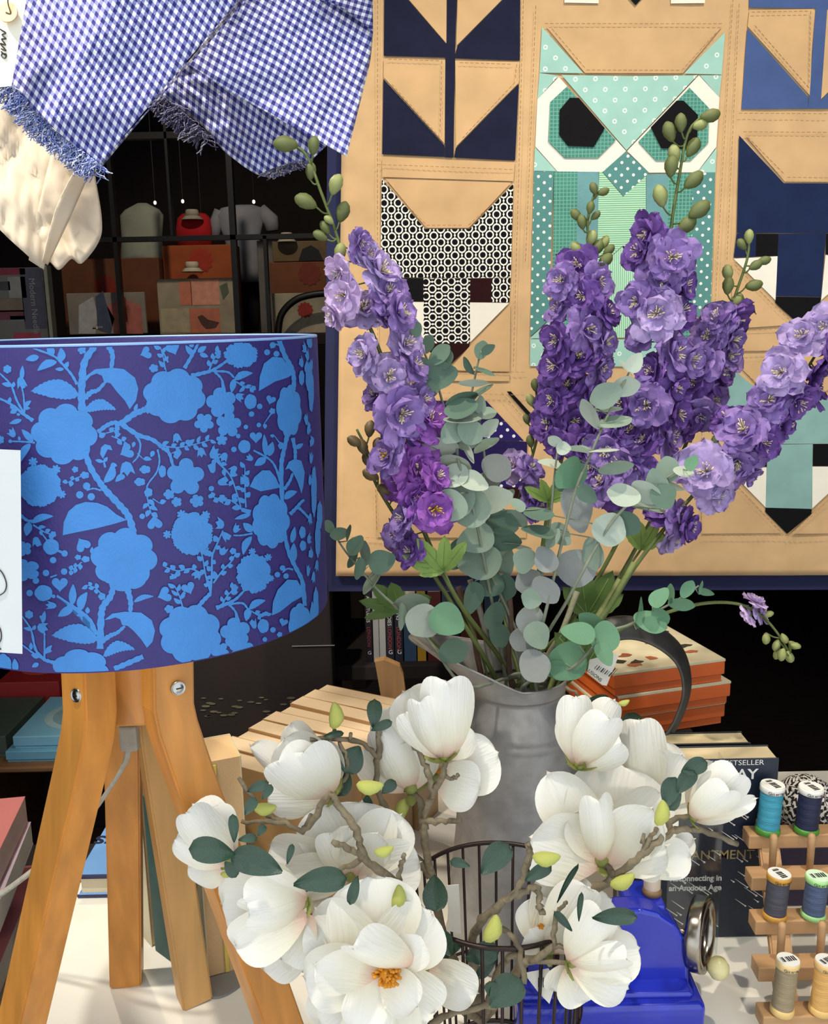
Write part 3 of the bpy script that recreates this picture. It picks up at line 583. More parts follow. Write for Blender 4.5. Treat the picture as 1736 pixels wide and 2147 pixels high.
def fringe(path, Y, n, ln, name='frayed_edge', hexs=('aab6ee', '7f92dc', 'd8def6'), w=.0005):
    gs = [G() for _ in hexs]; pts = [V((x, y, 0)) for x, y in path]
    pp = cr_(pts, 12)
    for k in range(n):
        i = rr.random() * (len(pp) - 2); a = pp[int(i)].lerp(pp[int(i) + 1], i % 1); q = [a.copy()]; ang = rr.uniform(1.4, 3.0); cur = a.copy()
        for s_ in range(7):
            ang += rr.uniform(-1.0, 1.0); cur = cur + V((math.cos(ang), abs(math.sin(ang)) * .8 + .1, 0)) * ln * rr.uniform(.08, .22); q.append(cur.copy())
        z0 = rr.uniform(-.006, .008)
        gs[k % len(hexs)].tube([at(p.x, p.y, Y + z0 + rr.uniform(-.003, .003)) for p in cr_(q, 3)], w, 4)
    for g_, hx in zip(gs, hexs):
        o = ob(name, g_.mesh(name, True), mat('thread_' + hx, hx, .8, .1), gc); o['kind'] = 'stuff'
fringe([(6, 166), (60, 215), (110, 270), (165, 310), (208, 344)], .918, 420, 46)
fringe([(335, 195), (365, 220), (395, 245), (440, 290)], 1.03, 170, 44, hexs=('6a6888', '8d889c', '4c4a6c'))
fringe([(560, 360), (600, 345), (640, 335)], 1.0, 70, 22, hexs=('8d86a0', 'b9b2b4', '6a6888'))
# ---- cream cloth hanging behind the gingham
m_cream = mat('cream_linen', 'f3e4cc', .85, .05, 9, bump=.25, bscale=30, transl=.3)
cc = thing('cream_cloth', 'cream linen cloth with ragged hem hanging below the gingham', 'cloth', at(100, 565, 1.0))
def cream(name, top, bot, dt, db, seed, wr=.01, nu=34, nv=30): return drape(name, (top, bot), (dt, db), (10, 0), (0, 10), nu, nv, wr, seed, m_cream, cc)
drape('hanging', ([(-90, -175), (40, -175), (220, -175)], [(-90, 380), (0, 482), (92, 566)]), ([1.0, 1.02, 1.04], [1.0, .99, 1.0]), (10, 0), (0, 10), 40, 40, .014, 21, m_cream, cc)
o = drape('ragged_hem', ([(60, 545), (84, 420), (112, 300), (130, 180)], [(86, 562), (104, 549), (124, 566), (150, 543), (172, 552), (208, 505), (213, 455), (196, 335), (200, 200)]), ([1.0, 1.0, .99, .99], [1.0, 1.01, 1.0, 1.01, 1.0, 1.02, 1.02, 1.02, 1.0]), (10, 0), (0, 10), 60, 16, .006, 22, m_cream, cc)
drape('fold', ([(195, 345), (150, 450), (100, 556)], [(176, 322), (120, 430), (88, 548)]), ([1.0, .99, .995], [.985, .98, .985]), (10, 0), (0, 10), 24, 6, .002, 26, m_cream, cc)
# ---- swing tag with wooden button, top left corner
sg = thing('paper_tag', 'cream paper tag with handwriting and wooden button in the top corner', 'tag', at(10, 200, .89))
g = G().hexa([at(-60, 190, .89), at(24, 180, .89), at(24, 180, .8905), at(-60, 190, .8905), at(-60, -40, .89), at(62, -40, .89), at(62, -40, .8905), at(-60, -40, .8905)])
ob('card', g.mesh('card'), mat('tag_card', 'f6f0dc', .8, .03), sg)
c = at(17, 27, .886); bt = ob('button', bev(G().lathe([(.0005, 0), (pxm(19, .886), 0), (pxm(19, .886), .002), (.0005, .002)], 28, frame(c, CX, CY, CZ)).mesh('button'), .0004, 1), mat('blond_button_wood', 'e6c48e', .5, .08, 80, stretch=(1, 6, 1)), sg)
ob('cord', G().tube(cr_([at(16, -10, .883), at(17, 8, .8825), at(22, 28, .8835), at(12, 26, .8835)], 5), .0006, 6).mesh('cord', True), mat('tag_cord', '5a4a34', .8, .1), sg)
ink = G()
for stroke in ([(0, 61), (12, 69), (4, 73), (13, 81), (3, 82), (12, 94), (0, 91), (13, 106), (2, 102)], [(4, 112), (13, 114), (10, 122), (3, 118), (4, 112)], [(2, 108), (14, 118)]):
    ink.tube(cr_([at(x, y, .8893) for x, y in stroke], 4), .0006, 4)
ob('handwriting', ink.mesh('handwriting'), mat('pen_ink', '33302c', .6, .05), sg)
# ================================================================ lamp
LX, LY, ZT, ZB, LR = -.238, .80, -.0145, -.2430, .1605
lm = thing('table_lamp', 'four legged wooden table lamp with a blue floral drum shade', 'lamp', V((LX, LY, TZ)))
m_shade = mat('indigo_print_ground', '30256a', .6, .06, 60, bump=.15, bscale=500)
m_print = mat('sky_blue_floral_print', '3c82c8', .6, .05, 60, bump=.15, bscale=500)
m_lining = mat('white_shade_lining', 'efece4', .7, .02)
n = 220
sg_ = G().lathe([(LR, ZB), (LR, ZB + .002)] + [(LR, lerp(ZB, ZT, k / 8)) for k in range(1, 8)] + [(LR, ZT - .002), (LR - .0006, ZT), (LR - .0018, ZT), (LR - .0022, ZT - .001), (LR - .0022, ZT - .016)], n, M.Translation((LX, LY, 0)), cap=False)
shade = ob('shade', sg_.mesh('shade', True), m_shade, lm)
ob('lining', G().lathe([(LR - .0024, ZT - .015), (LR - .0024, ZB + .001), (LR - .0005, ZB)], n, M.Translation((LX, LY, 0)), cap=False).mesh('lining', True), m_lining, shade)
ob('rim_ring', G().tube([V((LX + (LR - .001) * math.cos(t * .05236), LY + (LR - .001) * math.sin(t * .05236), ZT)) for t in range(121)], .0011, 6).mesh('rim_ring', True), mat('rim_highlight_blue', '8fb4e6', .35, .03), shade)  # pale blue paints in the highlight line along the top edge
# printed floral silhouettes, wrapped on the drum
def cyl(px, py):
    d = ray(px, py); a = d.x ** 2 + d.y ** 2; b = -2 * (d.x * LX + d.y * LY); c = LX ** 2 + LY ** 2 - LR ** 2; D = b * b - 4 * a * c
    if D < 0: D = 0
    t = (-b - math.sqrt(D)) / (2 * a); p = d * t
    return math.atan2(p.x - LX, -(p.y - LY)), p.z
POL = []
def pol(pts): POL.append(pts)
def blob(cx, cy, rx, ry, n=8, amp=.16, rot=0, jag=0, seed=0):
    q = random.Random(seed); N = n * 10
    if n == 4:                       # little tulip-shaped bud with three points
        a = rot * 2.4 + cx * .37 + cy * .21; ca, sa2 = math.cos(a), math.sin(a)
        pol([(cx + 1.15 * rx * (x * ca - y * sa2), cy + 1.15 * ry * (x * sa2 + y * ca)) for x, y in ((0, 1), (.5, .75), (.72, .2), (.95, -.9), (.42, -.45), (.05, -1.1), (-.42, -.45), (-.95, -.9), (-.72, .2), (-.5, .75))]); return
    pol([(cx + rx * r_ * math.cos(t), cy + ry * r_ * math.sin(t)) for t, r_ in ((2 * math.pi * k / N, 1 - amp + amp * abs(math.sin(n * (2 * math.pi * k / N + rot) / 2)) ** .6 + jag * q.uniform(-1, 1)) for k in range(N))])
def star5(cx, cy, r_, rot=0, n=5, deep=.5):
    N = n * 12; pol([(cx + r_ * s_ * math.cos(t), cy + r_ * s_ * math.sin(t)) for t, s_ in ((2 * math.pi * k / N, 1 - deep + deep * abs(math.cos(n * (2 * math.pi * k / N + rot) / 2)) ** .55) for k in range(N))])
def stroke(pts, w0, w1=None, knots=True):
    w1 = w0 if w1 is None else w1; c = cr_([V((x, y, 0)) for x, y in pts], 6); L, Rr = [], []
    for i, p in enumerate(c):
        t = (c[min(i + 1, len(c) - 1)] - c[max(i - 1, 0)]).normalized(); nn_ = V((-t.y, t.x, 0)); w = lerp(w0, w1, i / (len(c) - 1)) / 2 * (1 + (.18 * math.sin(i * 2.1) if knots else 0))
        L.append(p + nn_ * w); Rr.append(p - nn_ * w)
    pol([(p.x, p.y) for p in L] + [(p.x, p.y) for p in reversed(Rr)])
def leaf2(p0, p1, w, bend=0, ser=0, n=22, asym=1.0):
    a, b = V((*p0, 0)), V((*p1, 0)); d = b - a; L = d.length; t = d / L; nn_ = V((-t.y, t.x, 0)); up, lo = [], []
    for k in range(n + 1):
        s = k / n; prof = math.sin(math.pi * s ** .8) ** .8; j = ser * (k % 2); c = a + d * s + nn_ * bend * L * math.sin(math.pi * s)
        up.append(c + nn_ * (w * prof * asym - j)); lo.append(c - nn_ * (w * prof - j))
    pol([(p.x, p.y) for p in up] + [(p.x, p.y) for p in reversed(lo[1:-1])])
def heart(cx, cy, r_, rot=0):
    pts = []
    for k in range(28):
        t = 2 * math.pi * k / 28; x = 16 * math.sin(t) ** 3 / 17; y = -(13 * math.cos(t) - 5 * math.cos(2 * t) - 2 * math.cos(3 * t) - math.cos(4 * t)) / 17
        pts.append((cx + r_ * (x * math.cos(rot) - y * math.sin(rot)), cy + r_ * (x * math.sin(rot) + y * math.cos(rot))))
    pol(pts)
def dot(cx, cy, r_): pol([(cx + r_ * math.cos(.6283 * k), cy + r_ * math.sin(.6283 * k)) for k in range(10)])
def sprig(pts, w=3.5, ls=11, lw=3.2, step=11, flower=0, seed=0):
    q = random.Random(seed); stroke(pts, w, w * .6, False); c = cr_([V((x, y, 0)) for x, y in pts], 8); acc = 0; sd = 1
    for i in range(1, len(c)):
        acc += (c[i] - c[i - 1]).length
        if acc > step:
            acc = 0; sd = -sd; t = (c[i] - c[i - 1]).normalized(); a = math.atan2(t.y, t.x) + sd * q.uniform(.6, 1.0); L = 1.35 * ls * q.uniform(.75, 1.15)
            leaf2((c[i].x, c[i].y), (c[i].x + L * math.cos(a), c[i].y + L * math.sin(a)), 1.3 * lw * q.uniform(.8, 1.1), .08 * sd, n=8)
    e = c[-1]
    if flower: blob(e.x, e.y, flower, flower, 5, .3, q.random(), seed=seed)
def berries(cx, cy, r_=7): 
    for dx, dy in ((0, -1.9), (-1.8, .4), (1.2, .9)): dot(cx + dx * r_, cy + dy * r_, r_)
def trunk_unit(dx, dy, sx=1.0):
    """the motif that repeats: scalloped flower with stem, leaves and side sprays (origin at the big bloom)"""
    X = lambda *c: [(dx + sx * c[i], dy + c[i + 1]) for i in range(0, len(c), 2)]
    blob(dx, dy, 70 * sx, 64, 8, .17, .3, seed=1)
    return X
def P_(*c): return [(c[i], c[i + 1]) for i in range(0, len(c), 2)]
# -- left column
trunk_unit(135, 910)
stroke(P_(198, 726, 178, 758, 172, 800, 172, 850, 175, 880), 13, 17); stroke(P_(228, 726, 236, 745, 233, 775), 12, 8)
pol(P_(178, 790, 200, 774, 235, 771, 260, 774, 283, 792, 290, 815, 285, 840, 272, 858, 262, 840, 244, 820, 232, 804, 218, 800, 214, 788, 203, 783, 190, 788, 180, 800))
stroke(P_(178, 834, 192, 822, 205, 818, 222, 800), 12, 6); leaf2((176, 862), (246, 860), 13, -.18, 2); leaf2((166, 828), (64, 820), 22, .10, 2, asym=.9)
stroke(P_(162, 806, 150, 785, 130, 762, 112, 746, 70, 730), 6, 4); leaf2((120, 758), (78, 778), 9, .1, 1); leaf2((125, 760), (128, 728), 9, .1, 1); leaf2((112, 745), (100, 722), 8); leaf2((82, 748), (54, 754), 7); blob(172, 734, 9, 9, 5, .3); leaf2((136, 772), (144, 758), 5); leaf2((134, 774), (116, 774), 4)
stroke(P_(70, 882, 50, 868, 20, 845, -10, 832), 8, 4); stroke(P_(52, 868, 36, 840, 24, 808, 8, 790, -8, 776), 5, 3); stroke(P_(52, 864, 50, 830, 46, 812), 4, 3); blob(16, 774, 9, 9, 6, .2); blob(45, 802, 10, 11, 4, .3); leaf2((46, 796), (48, 766), 5); leaf2((26, 808), (4, 804), 5); leaf2((28, 812), (30, 800), 4); leaf2((50, 852), (66, 840), 5); leaf2((50, 855), (64, 856), 4); leaf2((36, 858), (22, 866), 6); leaf2((40, 866), (38, 872), 4); leaf2((20, 845), (22, 832), 4); leaf2((46, 880), (20, 888), 5); leaf2((30, 850), (22, 856), 6)
stroke(P_(74, 928, 50, 926, 22, 925), 4, 3); leaf2((70, 926), (46, 900), 7); leaf2((64, 930), (44, 968), 8, .1); blob(26, 908, 8, 9, 4, .35); dot(22, 925, 4); blob(2, 922, 8, 9, 5, .3); leaf2((42, 924), (40, 914), 3)
stroke(P_(205, 906, 224, 892, 240, 886, 258, 890), 9, 9); stroke(P_(252, 890, 278, 870, 300, 860, 312, 852), 13, 11); leaf2((282, 862), (288, 846), 4)
stroke(P_(256, 890, 290, 912, 320, 922, 345, 942), 10, 8)
stroke(P_(178, 945, 190, 980, 210, 1012, 224, 1030, 250, 1058, 268, 1080, 278, 1110, 276, 1130), 12, 15)
leaf2((208, 916), (222, 908), 6); sprig(P_(222, 908, 238, 904, 246, 898), 3, 9, 4, 8, 6, 1); sprig(P_(234, 914, 248, 920, 262, 926), 3, 10, 4, 6, 0, 2)
stroke(P_(284, 912, 294, 930, 290, 955, 278, 970), 5, 3); heart(266, 946, 17, 1.1); blob(266, 982, 15, 13, 4, .1); sprig(P_(288, 950, 300, 962), 3, 14, 4, 5, 0, 3); leaf2((258, 994), (242, 1010), 6); leaf2((258, 994), (256, 1006), 5); leaf2((282, 926), (278, 938), 4)
pol(P_(210, 952, 212, 938, 220, 931, 232, 934, 236, 944, 226, 942, 222, 950, 216, 962)); leaf2((216, 968), (200, 964), 4); leaf2((218, 968), (226, 958), 4); stroke(P_(217, 965, 221, 980), 4); leaf2((219, 1012), (236, 968), 10, .15, 1); leaf2((232, 974), (246, 976), 5)
blob(158, 984, 7, 7, 5, .3); blob(178, 996, 10, 8, 5, .25); sprig(P_(172, 998, 156, 1004, 138, 1014), 3, 9, 4, 7, 0, 4)
berries(182, 1034, 8); stroke(P_(212, 1028, 196, 1024, 182, 1028), 4, 3)
blob(84, 1018, 45, 45, 11, .08, 0, .03, 5); star5(70, 968, 10, 0, 7, .5); star5(118, 984, 10, .4, 7, .5); star5(130, 1036, 9, 0, 7, .5)
pol(P_(132, 1122, 134, 1095, 144, 1072, 160, 1058, 180, 1052, 205, 1054, 225, 1062, 244, 1078, 266, 1090, 240, 1098, 200, 1108, 160, 1116))
# second big bloom lower centre
trunk_unit(260, 1170); blob(262, 1206, 48, 34, 5, .14)
stroke(P_(238, 1228, 232, 1250, 216, 1272, 212, 1300, 210, 1360), 12, 15); stroke(P_(268, 1236, 274, 1262, 273, 1285), 13, 8)
pol(P_(218, 1300, 236, 1286, 262, 1282, 296, 1284, 318, 1300, 325, 1322, 320, 1345, 308, 1358, 296, 1340, 280, 1322, 268, 1312, 256, 1310, 252, 1298, 242, 1294, 230, 1298))
leaf2((206, 1340), (108, 1332), 22, .10, 2, asym=.9); stroke(P_(214, 1344, 232, 1332, 246, 1326, 262, 1312), 11, 6); leaf2((216, 1376), (286, 1362), 13, -.2, 2); leaf2((280, 1262), (324, 1250), 6, -.1, 1)
stroke(P_(204, 1330, 192, 1302, 176, 1286, 154, 1270, 120, 1250), 6, 4); leaf2((152, 1268), (154, 1224), 8); leaf2((168, 1280), (184, 1240), 10, -.1, 1); leaf2((154, 1272), (122, 1292), 9); leaf2((184, 1286), (184, 1272), 5); leaf2((184, 1288), (160, 1290), 4)
heart(126, 1224, 18, 0); blob(92, 1243, 19, 17, 5, .06); dot(63, 1243, 7); dot(76, 1217, 7); dot(97, 1201, 7); dot(135, 1198, 7); blob(108, 1269, 10, 8, 4, .2); stroke(P_(120, 1248, 150, 1268), 4, 3); stroke(P_(120, 1205, 106, 1210), 3); dot(113, 1250, 4)
heart(174, 1142, 17, 2.6); blob(180, 1172, 9, 7, 5, .2); blob(164, 1168, 7, 6, 5, .3); sprig(P_(172, 1178, 160, 1188, 148, 1196), 3, 9, 4, 5, 0, 6); leaf2((192, 1160), (194, 1146), 4)
blob(214, 1250, 8, 8, 5, .2); sprig(P_(212, 1244, 200, 1232, 182, 1226), 3, 10, 4, 6, 0, 7)
stroke(P_(44, 1080, 62, 1092, 90, 1086), 7, 4); leaf2((66, 1096), (114, 1082), 8, -.1, 1); leaf2((62, 1094), (56, 1124), 9, 0, 1); sprig(P_(70, 1100, 96, 1116, 112, 1120), 3.5, 11, 3.5, 8, 7, 8); blob(108, 1146, 17, 17, 5, .06); blob(77, 1135, 9, 9, 4, .3); dot(112, 1174, 7); dot(136, 1160, 7); stroke(P_(90, 1120, 102, 1136), 3); stroke(P_(122, 1154, 132, 1158), 5)
blob(52, 1195, 34, 24, 5, .3); blob(50, 1150, 18, 16, 5, .3)
stroke(P_(96, 1384, 76, 1362, 66, 1320, 48, 1292), 7, 3); stroke(P_(94, 1382, 94, 1330, 90, 1316), 4, 3); blob(62, 1288, 9, 9, 6, .2); blob(90, 1316, 10, 12, 4, .3); leaf2((90, 1306), (95, 1280), 5); leaf2((92, 1298), (84, 1290), 4); leaf2((94, 1370), (110, 1352), 5); leaf2((98, 1364), (110, 1364), 4); leaf2((70, 1320), (50, 1316), 4); stroke(P_(100, 1386, 70, 1368, 46, 1350), 5, 3); leaf2((84, 1376), (66, 1372), 6); leaf2((70, 1320), (76, 1310), 4); leaf2((66, 1362), (66, 1346), 4); stroke(P_(98, 1384, 120, 1390, 140, 1390), 7, 10); leaf2((82, 1390), (68, 1398), 5)
blob(170, 1402, 60, 42, 6, .16, .2); stroke(P_(240, 1402, 268, 1390, 300, 1376), 11, 11); blob(8, 1396, 18, 26, 6, .1); leaf2((34, 1408), (32, 1380), 7)
# centre blooms
blob(365, 830, 66, 58, 8, .16, .2); stroke(P_(305, 862, 330, 845), 14, 12); heart(306, 740, 14, 1.2); heart(362, 730, 16, -.4)
stroke(P_(352, 760, 340, 735), 4, 3); sprig(P_(346, 775, 342, 750, 336, 728), 3.5, 13, 3.5, 7, 0, 9); blob(322, 772, 10, 9, 5, .25); sprig(P_(350, 790, 346, 768), 3, 12, 3.5, 5, 0, 10)
stroke(P_(386, 772, 400, 748, 410, 730, 418, 712), 8, 5); leaf2((404, 745), (388, 724), 6); leaf2((414, 738), (432, 726), 6); leaf2((418, 742), (436, 748), 5); leaf2((404, 728), (396, 716), 5)
stroke(P_(400, 788, 425, 782, 445, 776, 470, 760, 484, 746), 9, 4); sprig(P_(438, 775, 446, 756, 456, 740), 4, 11, 3.5, 7, 7, 11); blob(504, 744, 36, 28, 9, .12, 0, .05, 12)
stroke(P_(446, 778, 476, 780, 490, 792), 5, 4); leaf2((490, 796), (530, 782), 8, -.1, 1); leaf2((490, 794), (484, 824), 7, 0, 1); stroke(P_(450, 780, 464, 796, 472, 826), 5, 4); stroke(P_(464, 800, 466, 822), 3)
sprig(P_(494, 800, 512, 812, 530, 814), 3, 9, 3, 7, 6, 12); blob(524, 842, 13, 16, 5, .08); blob(501, 832, 8, 9, 4, .3); dot(543, 852, 6); dot(526, 868, 6); leaf2((512, 812), (500, 822), 4)
star5(463, 844, 32, .5, 5, .35); star5(478, 890, 27, .2, 5, .4); star5(427, 886, 21, .9, 5, .45); star5(464, 922, 12, .3, 5, .45)
sprig(P_(330, 932, 368, 938, 405, 932, 440, 922), 3.5, 12, 3.5, 9, 0, 13); blob(370, 918, 9, 9, 4, .3); blob(371, 951, 9, 8, 4, .3); blob(421, 948, 9, 9, 4, .3); blob(396, 928, 8, 7, 4, .25)
stroke(P_(340, 938, 354, 950, 362, 975, 372, 992), 8, 5); star5(388, 1000, 40, .25, 5, .45)
blob(354, 1036, 12, 11, 5, .3); blob(370, 1052, 11, 11, 5, .3); blob(412, 1050, 15, 14, 5, .3)
stroke(P_(330, 942, 334, 965, 328, 990, 310, 1015, 305, 1040), 4, 3); blob(304, 984, 12, 9, 5, .2); blob(340, 988, 8, 13, 5, .1); blob(293, 1010, 12, 9, 5, .2); blob(311, 1032, 9, 10, 5, .2); sprig(P_(308, 1040, 312, 1060, 318, 1078), 3, 14, 4, 7, 0, 14); sprig(P_(320, 1045, 335, 1055), 3, 14, 4, 5, 0, 15); heart(324, 1096, 17, 3.0); dot(298, 1082, 6); leaf2((322, 945), (316, 958), 5)
# right trunk
stroke(P_(582, 708, 595, 745, 608, 768, 614, 790, 614, 818), 10, 9); pol(P_(541, 820, 543, 790, 552, 762, 570, 748, 590, 750, 603, 768, 613, 785, 600, 792, 575, 800, 555, 812)); berries(570, 736, 6.5); stroke(P_(590, 726, 576, 722, 566, 730), 4, 3); heart(566, 838, 11, .3)
blob(604, 862, 27, 56, 8, .16, .2, seed=3); stroke(P_(600, 915, 592, 950, 588, 980, 590, 1060), 9, 9); stroke(P_(612, 918, 617, 945, 617, 965), 8, 6)
pol(P_(596, 985, 604, 968, 616, 962, 630, 966, 637, 990, 634, 1020, 630, 1035, 622, 1010, 612, 990, 604, 982)); pol(P_(522, 1020, 532, 1000, 548, 986, 564, 986, 576, 1000, 586, 1022, 566, 1026, 545, 1030)); leaf2((594, 1046), (622, 1030), 8, -.1, 1); stroke(P_(594, 1026, 606, 1008, 612, 992), 7, 5); leaf2((618, 940), (634, 930), 5)
stroke(P_(586, 1010, 576, 980, 562, 962, 530, 944), 5, 4); leaf2((556, 956), (552, 910), 6); leaf2((562, 956), (570, 926), 8); leaf2((556, 960), (532, 976), 8); heart(535, 916, 14, 0); blob(511, 936, 13, 14, 5, .06); dot(489, 942, 6); dot(498, 914, 5); dot(514, 895, 5); dot(541, 891, 5); blob(522, 960, 7, 7, 4, .2); blob(587, 934, 6, 8, 5, .2); sprig(P_(584, 928, 574, 914), 3, 8, 3, 5, 0, 16); blob(569, 862, 7, 7, 5, .3); sprig(P_(566, 868, 552, 888), 3, 8, 3, 5, 0, 17)
sprig(P_(446, 936, 450, 962, 480, 995, 494, 1030, 504, 1064), 4.5, 12, 4, 12, 0, 18); blob(448, 950, 10, 12, 4, .2); blob(444, 982, 8, 9, 4, .25); blob(468, 958, 9, 9, 4, .3); blob(488, 984, 8, 8, 4, .3); blob(466, 1010, 10, 9, 4, .3); blob(512, 1006, 8, 10, 4, .2); sprig(P_(514, 1064, 512, 1020, 512, 980), 3.5, 12, 4, 10, 0, 19)
sprig(P_(508, 1070, 485, 1050, 460, 1046, 440, 1040), 4, 11, 4, 10, 5, 20); blob(464, 1047, 8, 7, 4, .3); dot(442, 1024, 6)
blob(566, 1092, 40, 58, 9, .15, .3, seed=6); stroke(P_(505, 1068, 524, 1074), 8, 9); leaf2((524, 1078), (490, 1088), 5); leaf2((528, 1114), (508, 1096), 8); leaf2((526, 1124), (508, 1164), 8, .1, 1); blob(494, 1108, 7, 9, 4, .3); stroke(P_(528, 1118, 505, 1122, 488, 1122), 4, 3)
stroke(P_(594, 1118, 604, 1160, 618, 1190, 632, 1220, 637, 1270), 8, 9); stroke(P_(606, 1078, 618, 1066, 630, 1052, 636, 1048), 8, 5); stroke(P_(624, 1064, 640, 1080, 652, 1096), 6, 4); leaf2((612, 1180), (614, 1138), 8); leaf2((610, 1138), (616, 1104), 6); blob(632, 1116, 7, 13, 5, .1); blob(633, 1144, 7, 11, 5, .1)
for i, (x, y) in enumerate(((648, 1088), (646, 1130), (650, 1160), (644, 1196), (655, 1210), (662, 1186), (648, 1006), (650, 960), (645, 900), (652, 925), (640, 880), (642, 745), (648, 720), (636, 730), (630, 760), (640, 770), (650, 765))): blob(x, y, 4, 11, 4, .3, i, seed=i)
for x, y, h in ((653, 1300, 40), (664, 1130, 40), (656, 1030, 55), (650, 820, 45), (644, 790, 30), (660, 1270, 40), (646, 710, 18), (630, 792, 16), (668, 1080, 30)): blob(x, y, 6, h, 7, .15, x)
# lower row
blob(402, 1118, 44, 46, 11, .08, 0, .04, 8); star5(380, 1078, 10, 0, 7, .5); star5(430, 1080, 10, .4, 7, .5); star5(350, 1120, 9, 0, 7, .5)
sprig(P_(440, 1245, 443, 1200, 444, 1165, 456, 1135, 466, 1112), 5, 11, 4.5, 13, 0, 21); blob(460, 1098, 8, 12, 4, .2); blob(472, 1124, 8, 9, 4, .3); blob(466, 1155, 9, 8, 4, .3); sprig(P_(440, 1240, 430, 1205, 424, 1170, 418, 1150), 4, 10, 4, 11, 0, 22); blob(433, 1158, 7, 8, 4, .3); sprig(P_(446, 1222, 465, 1196, 484, 1176, 490, 1164), 4, 11, 4, 11, 0, 23); blob(487, 1155, 7, 7, 5, .2); sprig(P_(424, 1204, 400, 1192, 372, 1196, 346, 1188), 4, 11, 4, 9, 0, 24); blob(413, 1205, 9, 8, 4, .2); blob(363, 1208, 7, 6, 4, .2)
stroke(P_(440, 1244, 424, 1260, 412, 1276), 8, 9); blob(398, 1328, 66, 62, 8, .16, .1); stroke(P_(452, 1274, 472, 1266, 492, 1256, 512, 1236), 9, 4); blob(530, 1202, 37, 42, 10, .1, 0, .04, 9); star5(527, 1156, 8, 0, 7, .5); star5(560, 1168, 8, 0, 7, .5); star5(566, 1212, 7, 0, 7, .5)
heart(345, 1246, 17, 1.2); heart(394, 1232, 15, -.4); sprig(P_(382, 1272, 376, 1250, 366, 1228), 3.5, 13, 3.5, 7, 0, 25); blob(354, 1276, 10, 9, 5, .25); stroke(P_(376, 1254, 388, 1242), 3)
sprig(P_(464, 1268, 474, 1250, 490, 1232), 4, 12, 3.5, 7, 8, 26); stroke(P_(480, 1266, 506, 1264, 518, 1276), 5, 4); leaf2((520, 1276), (556, 1258), 8, -.1, 1); leaf2((520, 1274), (514, 1302), 8, 0, 1); stroke(P_(478, 1266, 492, 1282, 502, 1310), 5, 4); stroke(P_(492, 1282, 494, 1308), 3)
star5(492, 1326, 32, .5, 5, .35); star5(504, 1360, 26, .2, 5, .4); star5(460, 1364, 19, .9, 5, .45); sprig(P_(524, 1280, 545, 1292, 556, 1286), 3, 9, 3, 7, 5, 27); blob(550, 1312, 12, 15, 5, .08); blob(530, 1308, 7, 9, 4, .3); dot(570, 1320, 6); dot(553, 1340, 5)
pol(P_(568, 1290, 570, 1262, 580, 1236, 600, 1215, 620, 1216, 632, 1235, 638, 1246, 610, 1262, 585, 1282)); berries(590, 1202, 6); stroke(P_(612, 1194, 600, 1192, 590, 1200), 4, 3); heart(592, 1304, 10, .3); blob(626, 1308, 24, 44, 7, .14, .2); blob(584, 1330, 6, 6, 5, .3)
# build
bm = bmesh.new(); th_max = 1.75
for k, pts in enumerate(POL):
    q = [cyl(*p) for p in pts]; vs = [bm.verts.new((t * LR, z, k * 2e-6)) for t, z in q]
    try: bm.faces.new(vs)
    except Exception: pass
bmesh.ops.triangulate(bm, faces=bm.faces[:])
for zc, s_ in ((ZB + .0012, -1), (ZT - .0015, 1)):
    bmesh.ops.bisect_plane(bm, geom=bm.verts[:] + bm.edges[:] + bm.faces[:], plane_co=(0, zc, 0), plane_no=(0, s_, 0), clear_outer=True)
for k in range(-58, 59):
    bmesh.ops.bisect_plane(bm, geom=bm.verts[:] + bm.edges[:] + bm.faces[:], plane_co=(k * .03 * LR, 0, 0), plane_no=(1, 0, 0))
for v in bm.verts:
    t, z, w = v.co.x / LR, v.co.y, v.co.z; r_ = LR + .00025 + w; v.co = (r_ * math.sin(t), -r_ * math.cos(t), z)
bmesh.ops.recalc_face_normals(bm, faces=bm.faces[:])
fl_me = bm_mesh('floral_print', bm)
for k in (0, 1, 2, 3):
    if k == 3: continue
    ob('floral_print', fl_me, m_print, shade, M.Translation((LX, LY, 0)) @ M.Rotation(R((0, 118, -118)[k]), 4, 'Z'))
# ---- price card
cd = thing('price_card', 'white price card leaning in front of the blue lampshade', 'card', at(20, 1370, .60))
ob('card', G().hexa([at(-90, 1362, .605), at(47, 1371, .605), at(47, 1371, .606), at(-90, 1362, .606), at(-90, 938, .625), at(43, 944, .625), at(43, 944, .626), at(-90, 938, .626)]).mesh('card'), mat('white_card', 'cdd0ce', .7, .02), cd)
cyp = lambda x, y: at(x, y, lerp(.625, .605, (y - 940) / 430) - .0006)
for pts in ([(-12, 1186), (4, 1200), (13, 1222), (10, 1240), (-4, 1250)], [(-14, 1300), (0, 1318), (2, 1340), (-8, 1356)], [(-10, 1350), (2, 1362)]):
    ob('pen_line', G().tube(cr_([cyp(*p) for p in pts], 6), .0004, 5).mesh('pen_line', True), mat('pen_ink', '33302c', .6, .05), cd)
